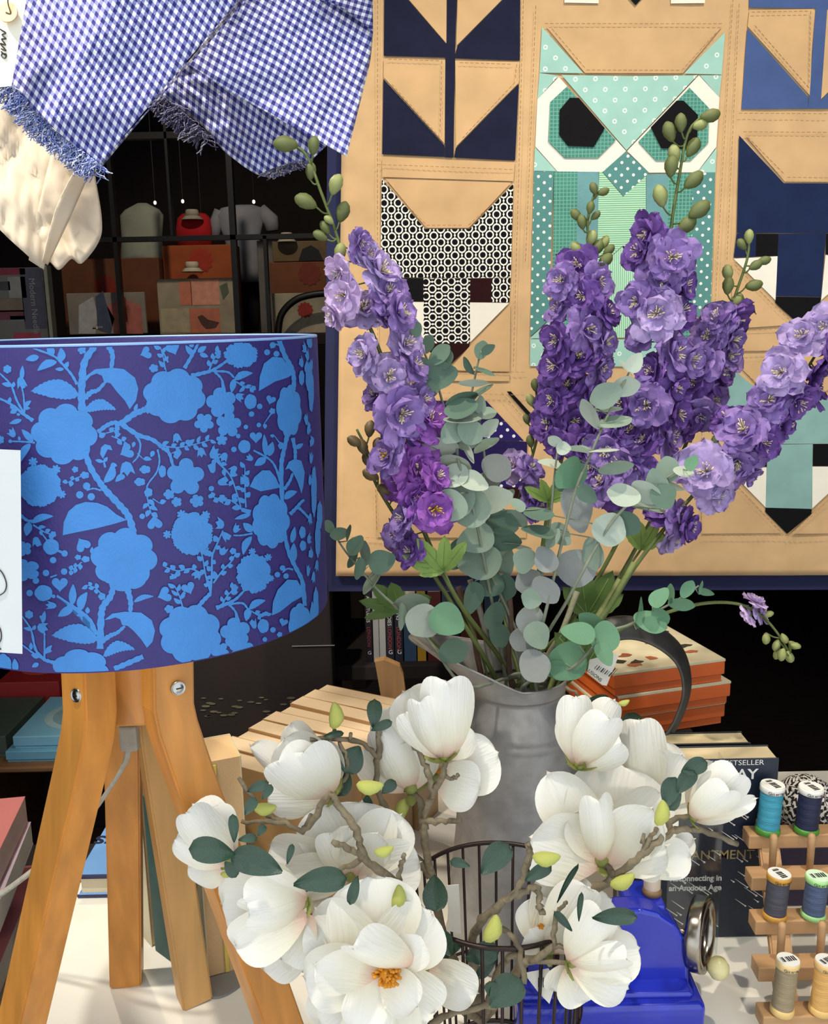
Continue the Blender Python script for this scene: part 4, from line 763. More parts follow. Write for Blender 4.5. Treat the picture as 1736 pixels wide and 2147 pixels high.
# ---- legs
m_pine = mat('honey_pine', 'cf8a3c', .45, .16, 5, stretch=(14, 14, 1.2), coat=.15)
m_pine2 = mat('honey_pine_pale', 'd3a262', .5, .12, 5, stretch=(14, 14, 1.2))
def bar(pts, side, wid, thk):         # swept rectangular bar: side = width direction
    vs = []
    for i, p in enumerate(pts):
        t = (V(pts[min(i + 1, len(pts) - 1)]) - V(pts[max(i - 1, 0)])).normalized(); sx = (side - t * side.dot(t)).normalized(); nn_ = t.cross(sx)
        vs += [V(p) + sx * wid * a + nn_ * thk * b for a, b in ((-.5, -.5), (.5, -.5), (.5, .5), (-.5, .5))]
    n_ = len(pts); fs = [(i * 4 + k, i * 4 + (k + 1) % 4, i * 4 + 4 + (k + 1) % 4, i * 4 + 4 + k) for i in range(n_ - 1) for k in range(4)] + [(3, 2, 1, 0), tuple(range(n_ * 4 - 4, n_ * 4))]
    me = mesh('leg', vs, fs); bm = bmesh.new(); bm.from_mesh(me); bmesh.ops.recalc_face_normals(bm, faces=bm.faces); bmesh.ops.bevel(bm, geom=[e for e in bm.edges if e.calc_face_angle(0) > .6], offset=.0018, segments=2, affect='EDGES'); bm.to_mesh(me); bm.free(); return me
def leg(top, knee, foot, side, wid=.034, thk=.026, m=m_pine):
    k2 = V(top).lerp(V(knee), .8); k3 = V(knee).lerp(V(foot), .12)
    return ob('leg', bar([V(top), k2, V(knee).lerp(k2.lerp(k3, .5), .45), k3, V(foot)], side, wid, thk), m, lm)
f1 = atz(12, 2290, TZ + .001); f2 = atz(640, 2300, TZ + .001); f3 = atz(266, 2052, TZ + .001); f4 = atz(408, 2092, TZ + .001)
D1, D2 = V((.78, -.62, 0)), V((.80, .60, 0))
leg(at(184, 1380, .735), at(190, 1520, .73), f1, D1, .034, .030)
leg(at(350, 1380, .735), at(352, 1500, .73), f2, D2, .034, .030)
leg(at(250, 1380, .845), at(258, 1530, .85), f3, V((1, .15, 0)), .033, .026)
leg(at(318, 1380, .845), at(322, 1530, .845), f4, V((.85, .5, 0)), .032, .026, m_pine2)
hub = ob('hub', bev(G().hexa([at(222, 1524, .75), at(308, 1521, .75), at(306, 1521, .83), at(228, 1524, .83), at(218, 1375, .75), at(308, 1375, .75), at(306, 1375, .83), at(228, 1375, .83)]).mesh('hub'), .002), m_pine, lm)
m_steel = mat('bright_screw_steel', 'b9b6b0', .25, .1, 200, metal=1)
for x, y, d, nrm in ((160, 1458, .7165, V((-.5, -.85, .1))), (374, 1443, .7185, V((.5, -.85, .1)))):
    z = nrm.normalized(); x_ = V((0, 0, 1)).cross(z).normalized(); fm = frame(at(x, y, d), x_, z.cross(x_), z)
    s1 = ob('screw', G().lathe([(.0003, .0012), (.0030, .0012), (.0042, .0004), (.0050, .0004), (.0054, .0012), (.0058, 0), (.0058, -.006)], 22, fm, cap=False).mesh('screw', True), m_steel, lm)
    ob('screw_slot', G().box((-.0022, -.0005, .0012), (.0022, .0005, .0016), fm).mesh('screw_slot'), m_black, s1)
# cord with clear connector
m_cordw = mat('silver_flex', 'b9b3a4', .4, .15, 200)
ob('connector', bev(G().box((-.008, -.006, -.012), (.008, .006, .012), M.Translation(at(272, 1545, .80))).mesh('connector'), .002), mat('frosted_connector', 'cfcabb', .25, .1, 90, transl=.4), lm)
cpt = [at(272, 1560, .80), at(262, 1600, .80), at(232, 1650, .805), at(190, 1708, .82), at(130, 1775, .85), at(60, 1832, .88), at(0, 1876, .90), at(-70, 1920, .92)]
cdp = cr_(cpt, 7); cord = None
for sx in (-.0021, .0021):
    o = ob('cord', G().tube([p + V((sx * .7, 0, sx)) for p in cdp], .0021, 8).mesh('cord', True), m_cordw, lm)
# ================================================================ galvanised jug
JY = .98
jc = at(1086, 1480, JY); JX = jc.x; JZ0 = TZ + .0005
m_zinc = mat('galvanised_zinc', 'a09e9b', .5, .14, 55, bump=.12, bscale=150, metal=.45)
jug = thing('galvanised_jug', 'grey galvanised metal jug with wide spout and strap handle', 'jug', V((JX, JY, JZ0)))
zN = at(1086, 1482, JY - .05).z            # seam under the collar
zb1, zb2 = at(1086, 1552, JY - .05).z, at(1086, 1572, JY - .05).z
rN = pxm(101, JY)
prof = [(.082, JZ0), (.083, JZ0 + .004), (.081, JZ0 + .008), (.0785, JZ0 + .05), (.070, JZ0 + .13), (.0625, zb2 - .006), (.0615, zb2 - .002), (.0628, zb2 + .001), (.0615, zb2 + .004), (.0605, zb1 - .003), (.0620, zb1), (.0605, zb1 + .003), (rN, zN - .004), (rN - .0012, zN), (rN + .0008, zN + .001)]
ob('body', G().lathe(prof, 64, M.Translation((JX, JY, 0))).mesh('body', True), m_zinc, jug)
zR = at(1100, 1452, JY - .05).z; tipX = at(862, 1336, JY).x; tipZ = at(862, 1336, JY).z
def rim(phi, t):
    w = max(0, -math.cos(phi)) ** 1.5; r0 = rN + .0008; r1 = (rN + .002) + (JX - tipX - rN) * w
    s = t ** (1 + .3 * w); back = max(0, math.sin(phi)) * .012
    return V((JX + lerp(r0, r1, s) * math.cos(phi), JY + lerp(r0, rN + .002 + .004 * w, s) * math.sin(phi), lerp(zN + .001, lerp(zR + back, tipZ, w), t)))
o = ob('spout', G().grid(lambda u_, v_: rim(2 * math.pi * u_, v_), 73, 12).mesh('spout', True), m_zinc, jug)
o.modifiers.new('thick', 'SOLIDIFY').thickness = .0012
ob('rolled_rim', G().tube([rim(2 * math.pi * k / 72, 1) for k in range(73)], .0014, 6).mesh('rolled_rim', True), m_zinc, jug)
hp = cr_([at(1200, 1360, 1.02), at(1290, 1318, 1.035), at(1360, 1326, 1.045), at(1422, 1372, 1.05), at(1440, 1440, 1.05), at(1420, 1510, 1.045), at(1380, 1568, 1.035), at(1320, 1620, 1.02), at(1245, 1660, 1.0)], 7)
vs = []; hw = V((.55, -.65, .35)).normalized()
for i, p in enumerate(hp):
    t = (hp[min(i + 1, len(hp) - 1)] - hp[max(i - 1, 0)]).normalized(); nn_ = t.cross(V((.35, -1, 0))).normalized(); sd = (V((.35, -1, 0)) * .55 + nn_ * .75).normalized()
    sd = (sd - t * sd.dot(t)).normalized(); th_ = t.cross(sd)
    for a, b in ((-1, -.4), (-.8, -1), (.8, -1), (1, -.4), (1, .4), (.8, 1), (-.8, 1), (-1, .4)): vs.append(p + sd * a * .0145 + th_ * b * .0022)
nh = len(hp); fs = [(i * 8 + k, i * 8 + (k + 1) % 8, i * 8 + 8 + (k + 1) % 8, i * 8 + 8 + k) for i in range(nh - 1) for k in range(8)] + [tuple(range(8)), tuple(range(nh * 8 - 8, nh * 8))]
ob('handle', mesh('handle', vs, fs, True), mat('dull_dark_zinc', '55524e', .5, .2, 40, bump=.2, bscale=120, metal=.6), jug)

# ================================================================ delphiniums
def petal_pts(L, w, cup, ruf, seed, nu=6, nv=5, tip=.25, curl=0):
    q = random.Random(seed); ph = q.uniform(0, 6)
    def f(u_, v_):
        s = 1 - (1 - v_) ** 1.35; x = (u_ - .5) * 2
        ww = w * ((.3 + .7 * math.sin(math.pi / 2 * s / .6)) if s < .6 else max(0, 1 - ((s - .6) / .4) ** 2.6) ** .42)
        y = L * (s + .05 * math.sin(7 * x + ph) * s + .03 * math.sin(15 * x) * s * s)
        z = cup * L * (s * s) * .5 + .35 * cup * w * x * x * s + ruf * L * s * math.sin(3.2 * x + ph) * .45 + ruf * L * .3 * s * s * math.sin(6 * x + ph * 2) - curl * L * s ** 3
        return V((x * ww, y, z))
    return f
def blossom_mesh(seed):
    q = random.Random(seed); g = G()
    for ring, n_, L, w, el, cup in ((0, 7, 1.0, .46, -.05, .15), (1, 6, .74, .36, .45, .25), (2, 3, .44, .20, .85, .3)):
        for k in range(n_):
            a = 2 * math.pi * (k + q.uniform(-.18, .18)) / n_ + ring * .45; l_ = L * q.uniform(.86, 1.1); e_ = el + q.uniform(-.18, .22)
            f = petal_pts(l_, w * q.uniform(.85, 1.15), cup, .22, q.random() * 999)
            mw = M.Rotation(a, 4, 'Z') @ M.Rotation(e_, 4, 'X') @ M.Translation((0, .06, .02 * ring))
            g.grid(lambda u_, v_: mw @ f(u_, v_), 7, 6)
    return g.mesh('blossom', True)
BL = [blossom_mesh(s) for s in range(7)]
def stamen_mesh(seed):
    q = random.Random(seed); g = G()
    for k in range(18):
        a = q.uniform(0, 6.28); l_ = q.uniform(.3, .52); sp = q.uniform(.08, .34)
        g.tube([V((0, 0, .05)), V((sp * .5 * math.cos(a), sp * .5 * math.sin(a), l_ * .6)), V((sp * math.cos(a), sp * math.sin(a), l_))], [.014, .012, .024], 4)
    return g.mesh('stamens', True)
STM = [stamen_mesh(s) for s in range(3)]
def fl_mat(nm, hx): return mat(nm, hx, .75, .16, 3.0, transl=.28, bump=.3, bscale=8)
LAV, VIO, DEEP, MAG, PINK = fl_mat('lavender_petal', 'c0aadc'), fl_mat('violet_petal', 'a083c6'), fl_mat('deep_violet_petal', '7d57a8'), fl_mat('magenta_violet_petal', 'a463c2'), fl_mat('pink_lilac_petal', 'dcc2ec')
m_stam = mat('cream_yellow_stamen', 'd9cba4', .7, .15); m_stamy = mat('yellow_stamen', 'd6b136', .7, .15)
m_gstem = mat('olive_stem', '5d6a34', .6, .15, 60, bump=.2); m_bud = mat('olive_bud', '626a38', .55, .22, 90, bump=.2, bscale=200); m_bud2 = mat('brown_green_bud', '6c5a38', .55, .22, 90); m_budp = mat('pale_bud', '8f955a', .55, .2, 90)
def bud_mesh():
    g = G(); g.lathe([(.05, 0), (.17, .12), (.31, .40), (.335, .65), (.24, .90), (.10, 1.02), (.02, 1.05)], 10)
    vs = [V((v.x * (1 + .08 * math.cos(5 * math.atan2(v.y, v.x))), v.y * (1 + .08 * math.cos(5 * math.atan2(v.y, v.x))), v.z)) for v in g.v]
    return mesh('bud', vs, g.f, True)
BUD = bud_mesh()
MOUTH = V((JX, JY, zN - .06))
rf = random.Random(17)
def orient(pos, axis, size, spin=0):
    z = axis.normalized(); x = (V((.3, .2, 1)).cross(z)).normalized(); y = z.cross(x)
    return M.Translation(pos) @ frame(V((0, 0, 0)), x, y, z) @ M.Rotation(spin, 4, 'Z') @ M.Scale(size, 4)
def delphinium(label, path, Y, blooms, buds, budm=None, stem_r=(.0028, .0012), group='delphinium stems in the jug', root=True, sz=1.0):
    base = MOUTH if root else at(*path[-1], Y)
    t = thing('delphinium', label, 'flower', base, group)
    yy = lambda p: Y
    pts = [at(x, y, Y) for x, y in path]
    if root: pts += [MOUTH + V((rf.uniform(-.02, .02), rf.uniform(-.02, .02), .05)), MOUTH + V((rf.uniform(-.03, .03), rf.uniform(-.03, .03), -.12))]
    pp = cr_(pts, 6); ob('stem', G().tube(pp, fit_r(stem_r[1], stem_r[0], len(pp)), 7).mesh('stem', True), m_gstem, t)
    for b in blooms:
        x, y, col = b[:3]; s = (b[3] if len(b) > 3 else 46) * sz; p0 = min(pp, key=lambda q: ((q - at(x, y, Y)).length))
        fc = b[4] if len(b) > 4 else 1.0                        # how far it faces the viewer
        front = rf.uniform(-.004, .018) if fc <= 1 else .02
        pos = at(x, y, Y - front); out = pos - p0; out = out - CZ * out.dot(CZ)
        ax = CZ * (fc * rf.uniform(.7, 1.1)) + out.normalized() * rf.uniform(.3, .9) + UP * rf.uniform(-.15, .35) if out.length > 1e-4 else CZ + UP * rf.uniform(-.2, .3)
        S_ = pxm(s, Y) * rf.uniform(.86, 1.06); k = rf.randrange(len(BL)); mw = orient(pos, ax, S_, rf.uniform(0, 6.28))
        o = ob('blossom', BL[k], col, t, mw, own=True)
        ob('stamens', STM[k % 3], m_stamy if (len(b) > 5) else m_stam, o, mw, own=True)
        ob('flower_stalk', G().tube([p0, p0.lerp(pos, .5) + V((0, 0, -.003)), pos - ax.normalized() * S_ * .02], .0008, 5).mesh('flower_stalk', True), m_gstem, t)
    for b in buds:
        x, y = b[:2]; L = pxm(b[2] if len(b) > 2 else 34, Y); p0 = min(pp, key=lambda q: ((q - at(x, y + (b[2] if len(b) > 2 else 34) * .8, Y)).length)); pos = at(x, y, Y - rf.uniform(-.004, .01))
        ax = (pos - p0); ax = ax.normalized() if ax.length > .002 else V((0, 0, 1)); ax = (ax + V((0, 0, .35))).normalized()
        if len(b) > 3: ax = V((math.cos(R(b[3])), 0, math.sin(R(b[3]))))
        st_ = pos - ax * L * .5
        ob('bud', BUD, budm or (m_bud if rf.random() < .7 else m_budp), t, orient(st_, ax, L), own=True)
        ob('bud_stalk', G().tube(cr_([p0, p0.lerp(st_, .5) + V((0, 0, -.002)), st_ + ax * L * .05], 3), .0009, 5).mesh('bud_stalk', True), m_gstem, t)
    return t
delphinium('tall lilac delphinium leaning over the lampshade side, in front of the fox block', [(590, 296), (640, 322), (672, 400), (708, 500), (735, 600), (790, 720), (832, 850), (862, 980), (880, 1090), (960, 1260)], .93,
  [(752, 512, VIO, 40, .5), (770, 535, LAV, 38), (712, 568, PINK, 42, .6), (722, 618, PINK, 50, 1.2), (795, 572, LAV, 50), (815, 615, VIO, 48), (762, 652, LAV, 46), (835, 655, VIO, 44, .4), (702, 660, PINK, 34, .4), (800, 660, VIO, 44, .3), (768, 742, LAV, 52, 1.1), (848, 722, LAV, 50, .9), (865, 770, VIO, 46, .5), (815, 790, LAV, 54, 1.0), (790, 830, VIO, 40, .3), (838, 868, VIO, 58, 1.2), (900, 880, MAG, 52, .9), (858, 905, MAG, 44, .4), (880, 840, VIO, 44, .5), (815, 958, VIO, 52, 1.2, 1), (840, 920, MAG, 42, .3), (875, 985, MAG, 56, 1.0), (845, 1010, MAG, 50, .6), (912, 1000, MAG, 44, .5), (908, 1066, MAG, 54, 1.3, 1), (850, 1090, VIO, 50, .7), (872, 1040, MAG, 44, .4), (838, 1120, VIO, 42, .4), (862, 1158, DEEP, 38, .4)],
  [(600, 303, 46, 175), (658, 306, 34, 80), (652, 360, 32, 80), (704, 388, 40, 65), (642, 424, 44, 155), (718, 445, 40, 70), (682, 478, 28, 120), (672, 495, 30, 150), (714, 530, 36, 80), (690, 462, 22, 140)])
delphinium('brown budded stalk hugging the lilac delphinium', [(748, 900), (772, 950), (782, 1000), (815, 1060), (880, 1160), (980, 1320)], .94, [], [(776, 900, 34, 80), (744, 926, 32, 150), (760, 938, 34, 110), (772, 966, 34, 120), (778, 996, 36, 150), (808, 1028, 36, 150), (790, 930, 26, 60)], m_bud2)
delphinium('narrow deep violet delphinium below the owl eyes, tip with pale olive buds', [(1250, 395), (1232, 460), (1236, 540), (1222, 640), (1212, 760), (1192, 900), (1150, 1080), (1120, 1300)], 1.02,
  [(1212, 556, DEEP, 44), (1180, 588, VIO, 44, .6), (1252, 590, VIO, 42, .8), (1222, 622, DEEP, 44), (1176, 648, VIO, 40, .5), (1268, 655, DEEP, 42, .6), (1226, 690, VIO, 50, 1.1), (1172, 712, DEEP, 42, .5), (1264, 716, VIO, 44, .6), (1214, 752, DEEP, 46), (1166, 768, DEEP, 44, .6), (1256, 772, VIO, 44, .7), (1190, 815, DEEP, 46), (1240, 828, DEEP, 48, 1), (1160, 840, DEEP, 42, .5), (1150, 890, DEEP, 40, .6), (1200, 880, DEEP, 46), (1246, 880, DEEP, 42, .7), (1170, 930, DEEP, 40, .5), (1215, 930, DEEP, 40)],
  [(1245, 396, 24, 110), (1264, 402, 24, 20), (1238, 436, 24, 80), (1208, 452, 28, 130), (1220, 466, 28, 100), (1240, 500, 32, 70), (1268, 508, 26, 70), (1208, 522, 30, 120), (1252, 520, 34, 60), (1276, 524, 26, 40), (1268, 546, 34, 40), (1248, 452, 22, 40), (1270, 590, 28, 60)])
delphinium('tallest violet delphinium rising over the owl right eye with dark olive buds', [(1472, 242), (1442, 280), (1424, 370), (1408, 470), (1395, 600), (1385, 740), (1365, 880), (1320, 1080), (1200, 1300)], 1.0,
  [(1362, 490, DEEP, 46, .4), (1346, 528, DEEP, 44, .5), (1408, 540, VIO, 54, 1.1), (1388, 588, VIO, 50, 1), (1428, 600, DEEP, 44, .5), (1336, 632, VIO, 46, .6), (1378, 660, LAV, 58, 1.2), (1424, 655, DEEP, 46, .6), (1345, 705, VIO, 46, .6), (1408, 742, VIO, 52, .9), (1370, 780, DEEP, 44, .5), (1440, 752, VIO, 48, .7), (1356, 850, VIO, 62, 1.3), (1410, 812, DEEP, 46, .6), (1304, 850, DEEP, 46, .6), (1416, 866, DEEP, 48, .7), (1320, 905, DEEP, 48, .8), (1280, 900, DEEP, 44, .6), (1396, 916, VIO, 50, .9), (1350, 930, DEEP, 46, .6), (1270, 945, VIO, 48, .9), (1300, 975, VIO, 54, 1.0), (1340, 985, DEEP, 46, .7), (1240, 985, VIO, 44, .8), (1260, 1015, VIO, 46, .9), (1300, 1040, DEEP, 40, .5)],
  [(1488, 242, 38, 10), (1466, 262, 30, 10), (1428, 258, 34, 95), (1404, 277, 38, 110), (1452, 310, 38, 60), (1414, 324, 36, 100), (1408, 350, 40, 85), (1453, 378, 42, 40), (1385, 412, 42, 105), (1465, 440, 46, 35), (1438, 472, 44, 40)])
delphinium('shorter violet delphinium beside the dark cat face with green budded tip', [(1572, 495), (1566, 545), (1538, 630), (1512, 720), (1480, 820), (1430, 950), (1360, 1100), (1230, 1320)], 1.03,
  [(1502, 668, VIO, 46, .9), (1536, 668, DEEP, 46, .7), (1530, 712, VIO, 46, .6), (1486, 705, VIO, 48, .8), (1524, 748, VIO, 44, .5), (1474, 760, VIO, 46, .9), (1502, 782, DEEP, 44, .6), (1456, 800, DEEP, 44, .6), (1490, 830, VIO, 46, .8), (1446, 850, DEEP, 44, .6), (1470, 870, VIO, 44, .7), (1436, 900, DEEP, 44, .6)],
  [(1571, 497, 28, 90), (1556, 513, 26, 130), (1602, 546, 26, 10), (1584, 556, 28, 30), (1526, 573, 32, 100), (1527, 600, 34, 85), (1580, 598, 34, 10), (1542, 636, 40, 60)])
delphinium('lavender delphinium spike slanting to the edge across the teal cat', [(1760, 660), (1700, 760), (1640, 850), (1560, 940), (1480, 1010), (1400, 1100), (1330, 1190), (1230, 1340)], .97,
  [(1728, 690, LAV, 52, .9), (1684, 708, LAV, 46, .8), (1750, 740, DEEP, 46, .5), (1640, 782, LAV, 52, 1.1), (1716, 772, DEEP, 44, .4), (1700, 815, DEEP, 50, .4), (1612, 842, VIO, 50, .8), (1668, 842, DEEP, 50, .5), (1560, 905, VIO, 58, 1.1), (1640, 890, DEEP, 48, .5), (1530, 880, DEEP, 40, .4), (1600, 930, DEEP, 46, .5), (1548, 965, VIO, 50, .7), (1568, 992, VIO, 44, .4), (1482, 990, LAV, 60, 1.2), (1500, 1040, LAV, 46, .6), (1440, 975, LAV, 46, .7), (1420, 1085, VIO, 48, .8), (1404, 1130, LAV, 46, .9), (1440, 1100, DEEP, 42, .5), (1390, 1080, DEEP, 40, .5)],
  [(1488, 940, 26, 60), (1500, 925, 24, 90)])
delphinium('small pale violet spray with twiggy budded tip between the two groups', [(1122, 806), (1132, 880), (1118, 950), (1098, 1010), (1075, 1120), (1060, 1300)], 1.04,
  [(1078, 978, LAV, 36, .6), (1110, 985, VIO, 34, .5), (1110, 1040, VIO, 38, .6), (1128, 1062, DEEP, 34, .5), (1100, 1072, DEEP, 30, .4)],
  [(1122, 808, 26, 95), (1142, 832, 26, 50), (1112, 840, 26, 110), (1126, 850, 24, 80), (1138, 864, 24, 60), (1104, 880, 22, 110), (1136, 896, 24, 40), (1112, 926, 26, 100)])
t = delphinium('drooping stem with one lilac floret and green buds over the dark gap', [(1662, 1382), (1632, 1330), (1595, 1290), (1545, 1266), (1470, 1266), (1380, 1290), (1300, 1320), (1220, 1380)], .99,
  [(1582, 1262, PINK, 30, .3), (1572, 1290, PINK, 26, -.2), (1592, 1282, LAV, 28, .6)],
  [(1612, 1288, 20, 20), (1606, 1338, 26, 270), (1628, 1352, 26, 250), (1644, 1338, 24, 300), (1662, 1352, 24, 320), (1655, 1376, 28, 290), (1640, 1372, 28, 260), (1668, 1354, 22, 345), (1630, 1370, 26, 250)], m_budp)
# fingered light green leaves of the delphiniums
m_lgreen = mat('fresh_green_leaf', '8fae58', .6, .18, 30, bump=.3, bscale=60, transl=.25); m_mgreen = mat('mid_green_leaf', '5d7a3c', .6, .18, 30, bump=.3, bscale=60, transl=.2)
def finger_leaf(label, x, y, Y, fingers, m):
    base = at(x, y, Y); t = thing('delphinium_leaf', label, 'leaf', base, 'delphinium leaves in the jug')
    for ang, L, w in fingers:
        tip_px = (x + L * math.cos(R(ang)), y - L * math.sin(R(ang))); d = at(*tip_px, Y - .012) - base; l_ = d.length; d.normalize(); nn_ = (CZ - d * CZ.dot(d)).normalized(); sx = d.cross(nn_); ww = pxm(w, Y)
        def f(u_, v_):
            xx = (u_ - .5) * 2; wv = ww * math.sin(math.pi * min(1, .06 + .94 * v_)) ** .6 * (1 + .12 * (int(v_ * 9) % 2))
            return base + d * l_ * v_ + sx * xx * wv * .5 + nn_ * (.1 * abs(xx) * ww + .06 * l_ * math.sin(3 * v_))
        o = ob('leaflet', G().grid(f, 5, 10).mesh('leaflet', True), m, t)
        ob('leaf_vein', G().tube([f(.5, k / 6) + nn_ * .0004 for k in range(6)], [.0008, .0007, .0006, .0005, .0004, .0003], 4).mesh('leaf_vein', True), m_lgreen, o)
    st_ = cr_([base, base.lerp(MOUTH, .5) + V((0, .01, 0)), MOUTH + V((rf.uniform(-.03, .02), 0, 0))], 5)
    ob('leaf_stalk', G().tube(st_, .0014, 6).mesh('leaf_stalk', True), m_gstem, t)
finger_leaf('bright green fingered leaf just under the lilac spike', 930, 1196, .92, [(160, 95, 26), (172, 70, 20), (130, 90, 30), (88, 75, 30), (52, 80, 28), (190, 55, 18)], m_lgreen)
finger_leaf('green fingered leaf spreading left beside the guide books', 840, 1275, .95, [(170, 90, 26), (195, 80, 22), (140, 80, 34), (110, 60, 36), (20, 70, 40)], m_mgreen)
finger_leaf('green fingered leaf behind the stems right of the jug mouth', 1230, 1290, 1.0, [(60, 110, 44), (100, 120, 50), (30, 90, 36), (130, 80, 34)], m_mgreen)
finger_leaf('yellow green fingered leaf at the foot of the slanting spike', 1345, 1150, 1.01, [(60, 70, 26), (95, 60, 24), (30, 60, 24), (130, 60, 24)], m_lgreen)
finger_leaf('small yellow green leaf in the middle of the eucalyptus', 1150, 1050, .98, [(60, 60, 22), (110, 50, 20), (150, 60, 20), (20, 45, 18)], m_lgreen)
finger_leaf('broad green leaf over the jug mouth by the tag', 1225, 1400, .97, [(100, 110, 60), (60, 90, 40), (130, 100, 44)], m_mgreen)

# ================================================================ eucalyptus
def e_mat(nm, hx, b=.35): return mat(nm, hx, .75, .2, 130, bump=b, bscale=320, transl=.12)
EG, EP, ED, EW, EB = e_mat('grey_green_eucalyptus', '8ea290'), e_mat('pale_eucalyptus', 'b9c6b4'), e_mat('dark_eucalyptus', '5d7866'), e_mat('frosted_eucalyptus', 'c9d0cc', .8), e_mat('fresh_eucalyptus', '6d9a78')
def euc_leaf_mesh(seed):
    q = random.Random(seed); ph = q.uniform(0, 6); n_ = 26; vs = [V((0, .0, 0))]; fs = []
    for r_ in (.5, 1.0):
        for k in range(n_):
            a = 2 * math.pi * k / n_; x, y = math.sin(a) * .5, -.5 * math.cos(a) * 1.0
            rr_ = 1 + .05 * math.sin(3 * a + ph) + (.16 * max(0, math.cos(a - math.pi)) ** 14) * (1 if r_ == 1 else 0)
            x, y = x * rr_ * r_, y * rr_ * r_; vs.append(V((x, y + .5, .10 * (x * x * 2 + y * y) + .02 * math.sin(2 * a + ph) * r_ + .05 * abs(x))))
    vs[0] = V((0, .5, 0))
    for k in range(n_): fs += [(0, 1 + k, 1 + (k + 1) % n_), (1 + k, 1 + n_ + k, 1 + n_ + (k + 1) % n_, 1 + (k + 1) % n_)]
    return mesh('leaf', vs, fs, True)
EL = [euc_leaf_mesh(s) for s in range(5)]
def place_leaf(par, x, y, L, Wd, ang, Y, m, tilt=None, mesh_=None, name='leaf'):
    """leaf centred on a pixel: drawn length L, drawn width Wd, tip direction ang (degrees, image plane)"""
    full = max(Wd, L * .82) if tilt is None else Wd; ct = min(1, Wd / full); roll_ = math.acos(ct) * rf.choice((-1, 1))
    d = CX * math.cos(R(ang)) + CY * math.sin(R(ang)); d = (d + CZ * rf.uniform(-.25, .3)).normalized(); sx = d.cross(CZ).normalized(); nn_ = sx.cross(d)
    sx2 = sx * math.cos(roll_) + nn_ * math.sin(roll_); n2 = sx2.cross(d)
    c = at(x, y, Y); l_ = pxm(L, Y); w_ = pxm(full, Y)
    mw = M.Translation(c - d * l_ * .5) @ frame(V((0, 0, 0)), sx2 * w_, d * l_, n2 * l_)
    o = ob(name, mesh_ or rf.choice(EL), m, par, mw, own=True)
    so = None
    return o, c - d * l_ * .5
def eucalyptus(label, path, Y, leaves, root=True, r=(.0020, .0009)):
    t = thing('eucalyptus_sprig', label, 'foliage', MOUTH if root else at(*path[-1], Y), 'eucalyptus sprigs in the jug')
    pts = [at(x, y, Y) for x, y in path]
    if root: pts += [MOUTH + V((rf.uniform(-.02, .02), rf.uniform(-.03, .01), .06)), MOUTH + V((rf.uniform(-.03, .03), rf.uniform(-.03, .03), -.1))]
    pp = cr_(pts, 6); ob('stem', G().tube(pp, fit_r(r[1], r[0], len(pp)), 7).mesh('stem', True), mat('grey_green_stem', '7d8470', .7, .15, 60), t)
    for x, y, L, Wd, a, m in leaves:
        o, b = place_leaf(t, x, y, L * 1.12, Wd * 1.12, a, Y - rf.uniform(-.008, .02), m); p0 = min(pp, key=lambda q: (q - b).length)
        if (p0 - b).length > .002: ob('leaf_stalk', G().tube([p0, b], .0006, 4).mesh('leaf_stalk', True), mat('grey_green_stem', '7d8470'), t)
eucalyptus('grey green eucalyptus sprig rising to the fox nose', [(872, 680), (886, 730), (915, 800), (935, 870), (960, 960), (985, 1100)], .95,
  [(872, 690, 28, 22, 100, ED), (922, 745, 46, 32, 40, ED), (914, 786, 70, 56, 10, ED), (895, 815, 50, 40, 200, EG), (895, 722, 36, 22, 60, ED), (935, 755, 36, 26, 70, ED), (880, 770, 40, 36, 220, ED)])
eucalyptus('slim eucalyptus sprig with narrow dark leaves and pale lower discs before the fox block', [(1008, 735), (996, 790), (985, 840), (970, 890), (960, 960), (1000, 1100)], .93,
  [(1010, 735, 34, 26, 80, ED), (1022, 732, 26, 16, 30, ED), (984, 768, 34, 10, 120, ED), (1014, 780, 40, 14, -20, ED), (992, 800, 52, 8, 0, EP), (968, 836, 60, 24, 195, ED), (1005, 826, 56, 14, 30, ED), (968, 858, 60, 40, 190, ED), (968, 882, 66, 20, 0, EP), (950, 905, 46, 44, 230, EG), (985, 905, 50, 46, -40, EG), (918, 935, 76, 36, 180, EP), (972, 940, 60, 16, -60, EP), (955, 968, 60, 26, -20, EP), (950, 1000, 62, 44, 200, EP), (990, 1010, 54, 38, -20, EP), (930, 1000, 40, 50, 200, ED), (960, 1045, 66, 70, 210, EG), (985, 1065, 78, 74, -10, EG), (945, 1060, 60, 64, 230, EG)])
eucalyptus('eucalyptus sprig with cupped discs in the centre by the polka dot patch', [(1006, 846), (1008, 900), (1016, 960), (1016, 1030), (1030, 1120), (1050, 1250)], .96,
  [(1006, 850, 32, 22, 90, EG), (995, 870, 32, 26, 160, EG), (1020, 868, 34, 24, 10, EG), (1024, 896, 40, 26, 40, EP), (985, 925, 46, 24, 200, EG), (1018, 936, 50, 20, 30, EG), (1040, 980, 56, 52, -30, EW), (1020, 1010, 60, 40, 200, EW), (1035, 1050, 66, 50, 20, EP), (1010, 1060, 50, 46, 180, EW), (1060, 1040, 34, 24, 40, EG), (1085, 1085, 44, 24, -40, EG), (1050, 1095, 60, 50, -20, ED), (1000, 1130, 70, 56, 200, EG), (1055, 1130, 60, 44, -10, ED), (1082, 1142, 56, 10, -10, EP), (1010, 1180, 80, 64, 190, EG), (1050, 1170, 60, 50, -60, EG), (1030, 1225, 50, 48, 220, ED), (1062, 1230, 50, 38, -90, ED), (1035, 1290, 54, 40, 250, ED), (990, 1250, 60, 40, 260, ED), (1045, 1330, 50, 40, -60, ED), (965, 1160, 60, 50, 240, ED)])
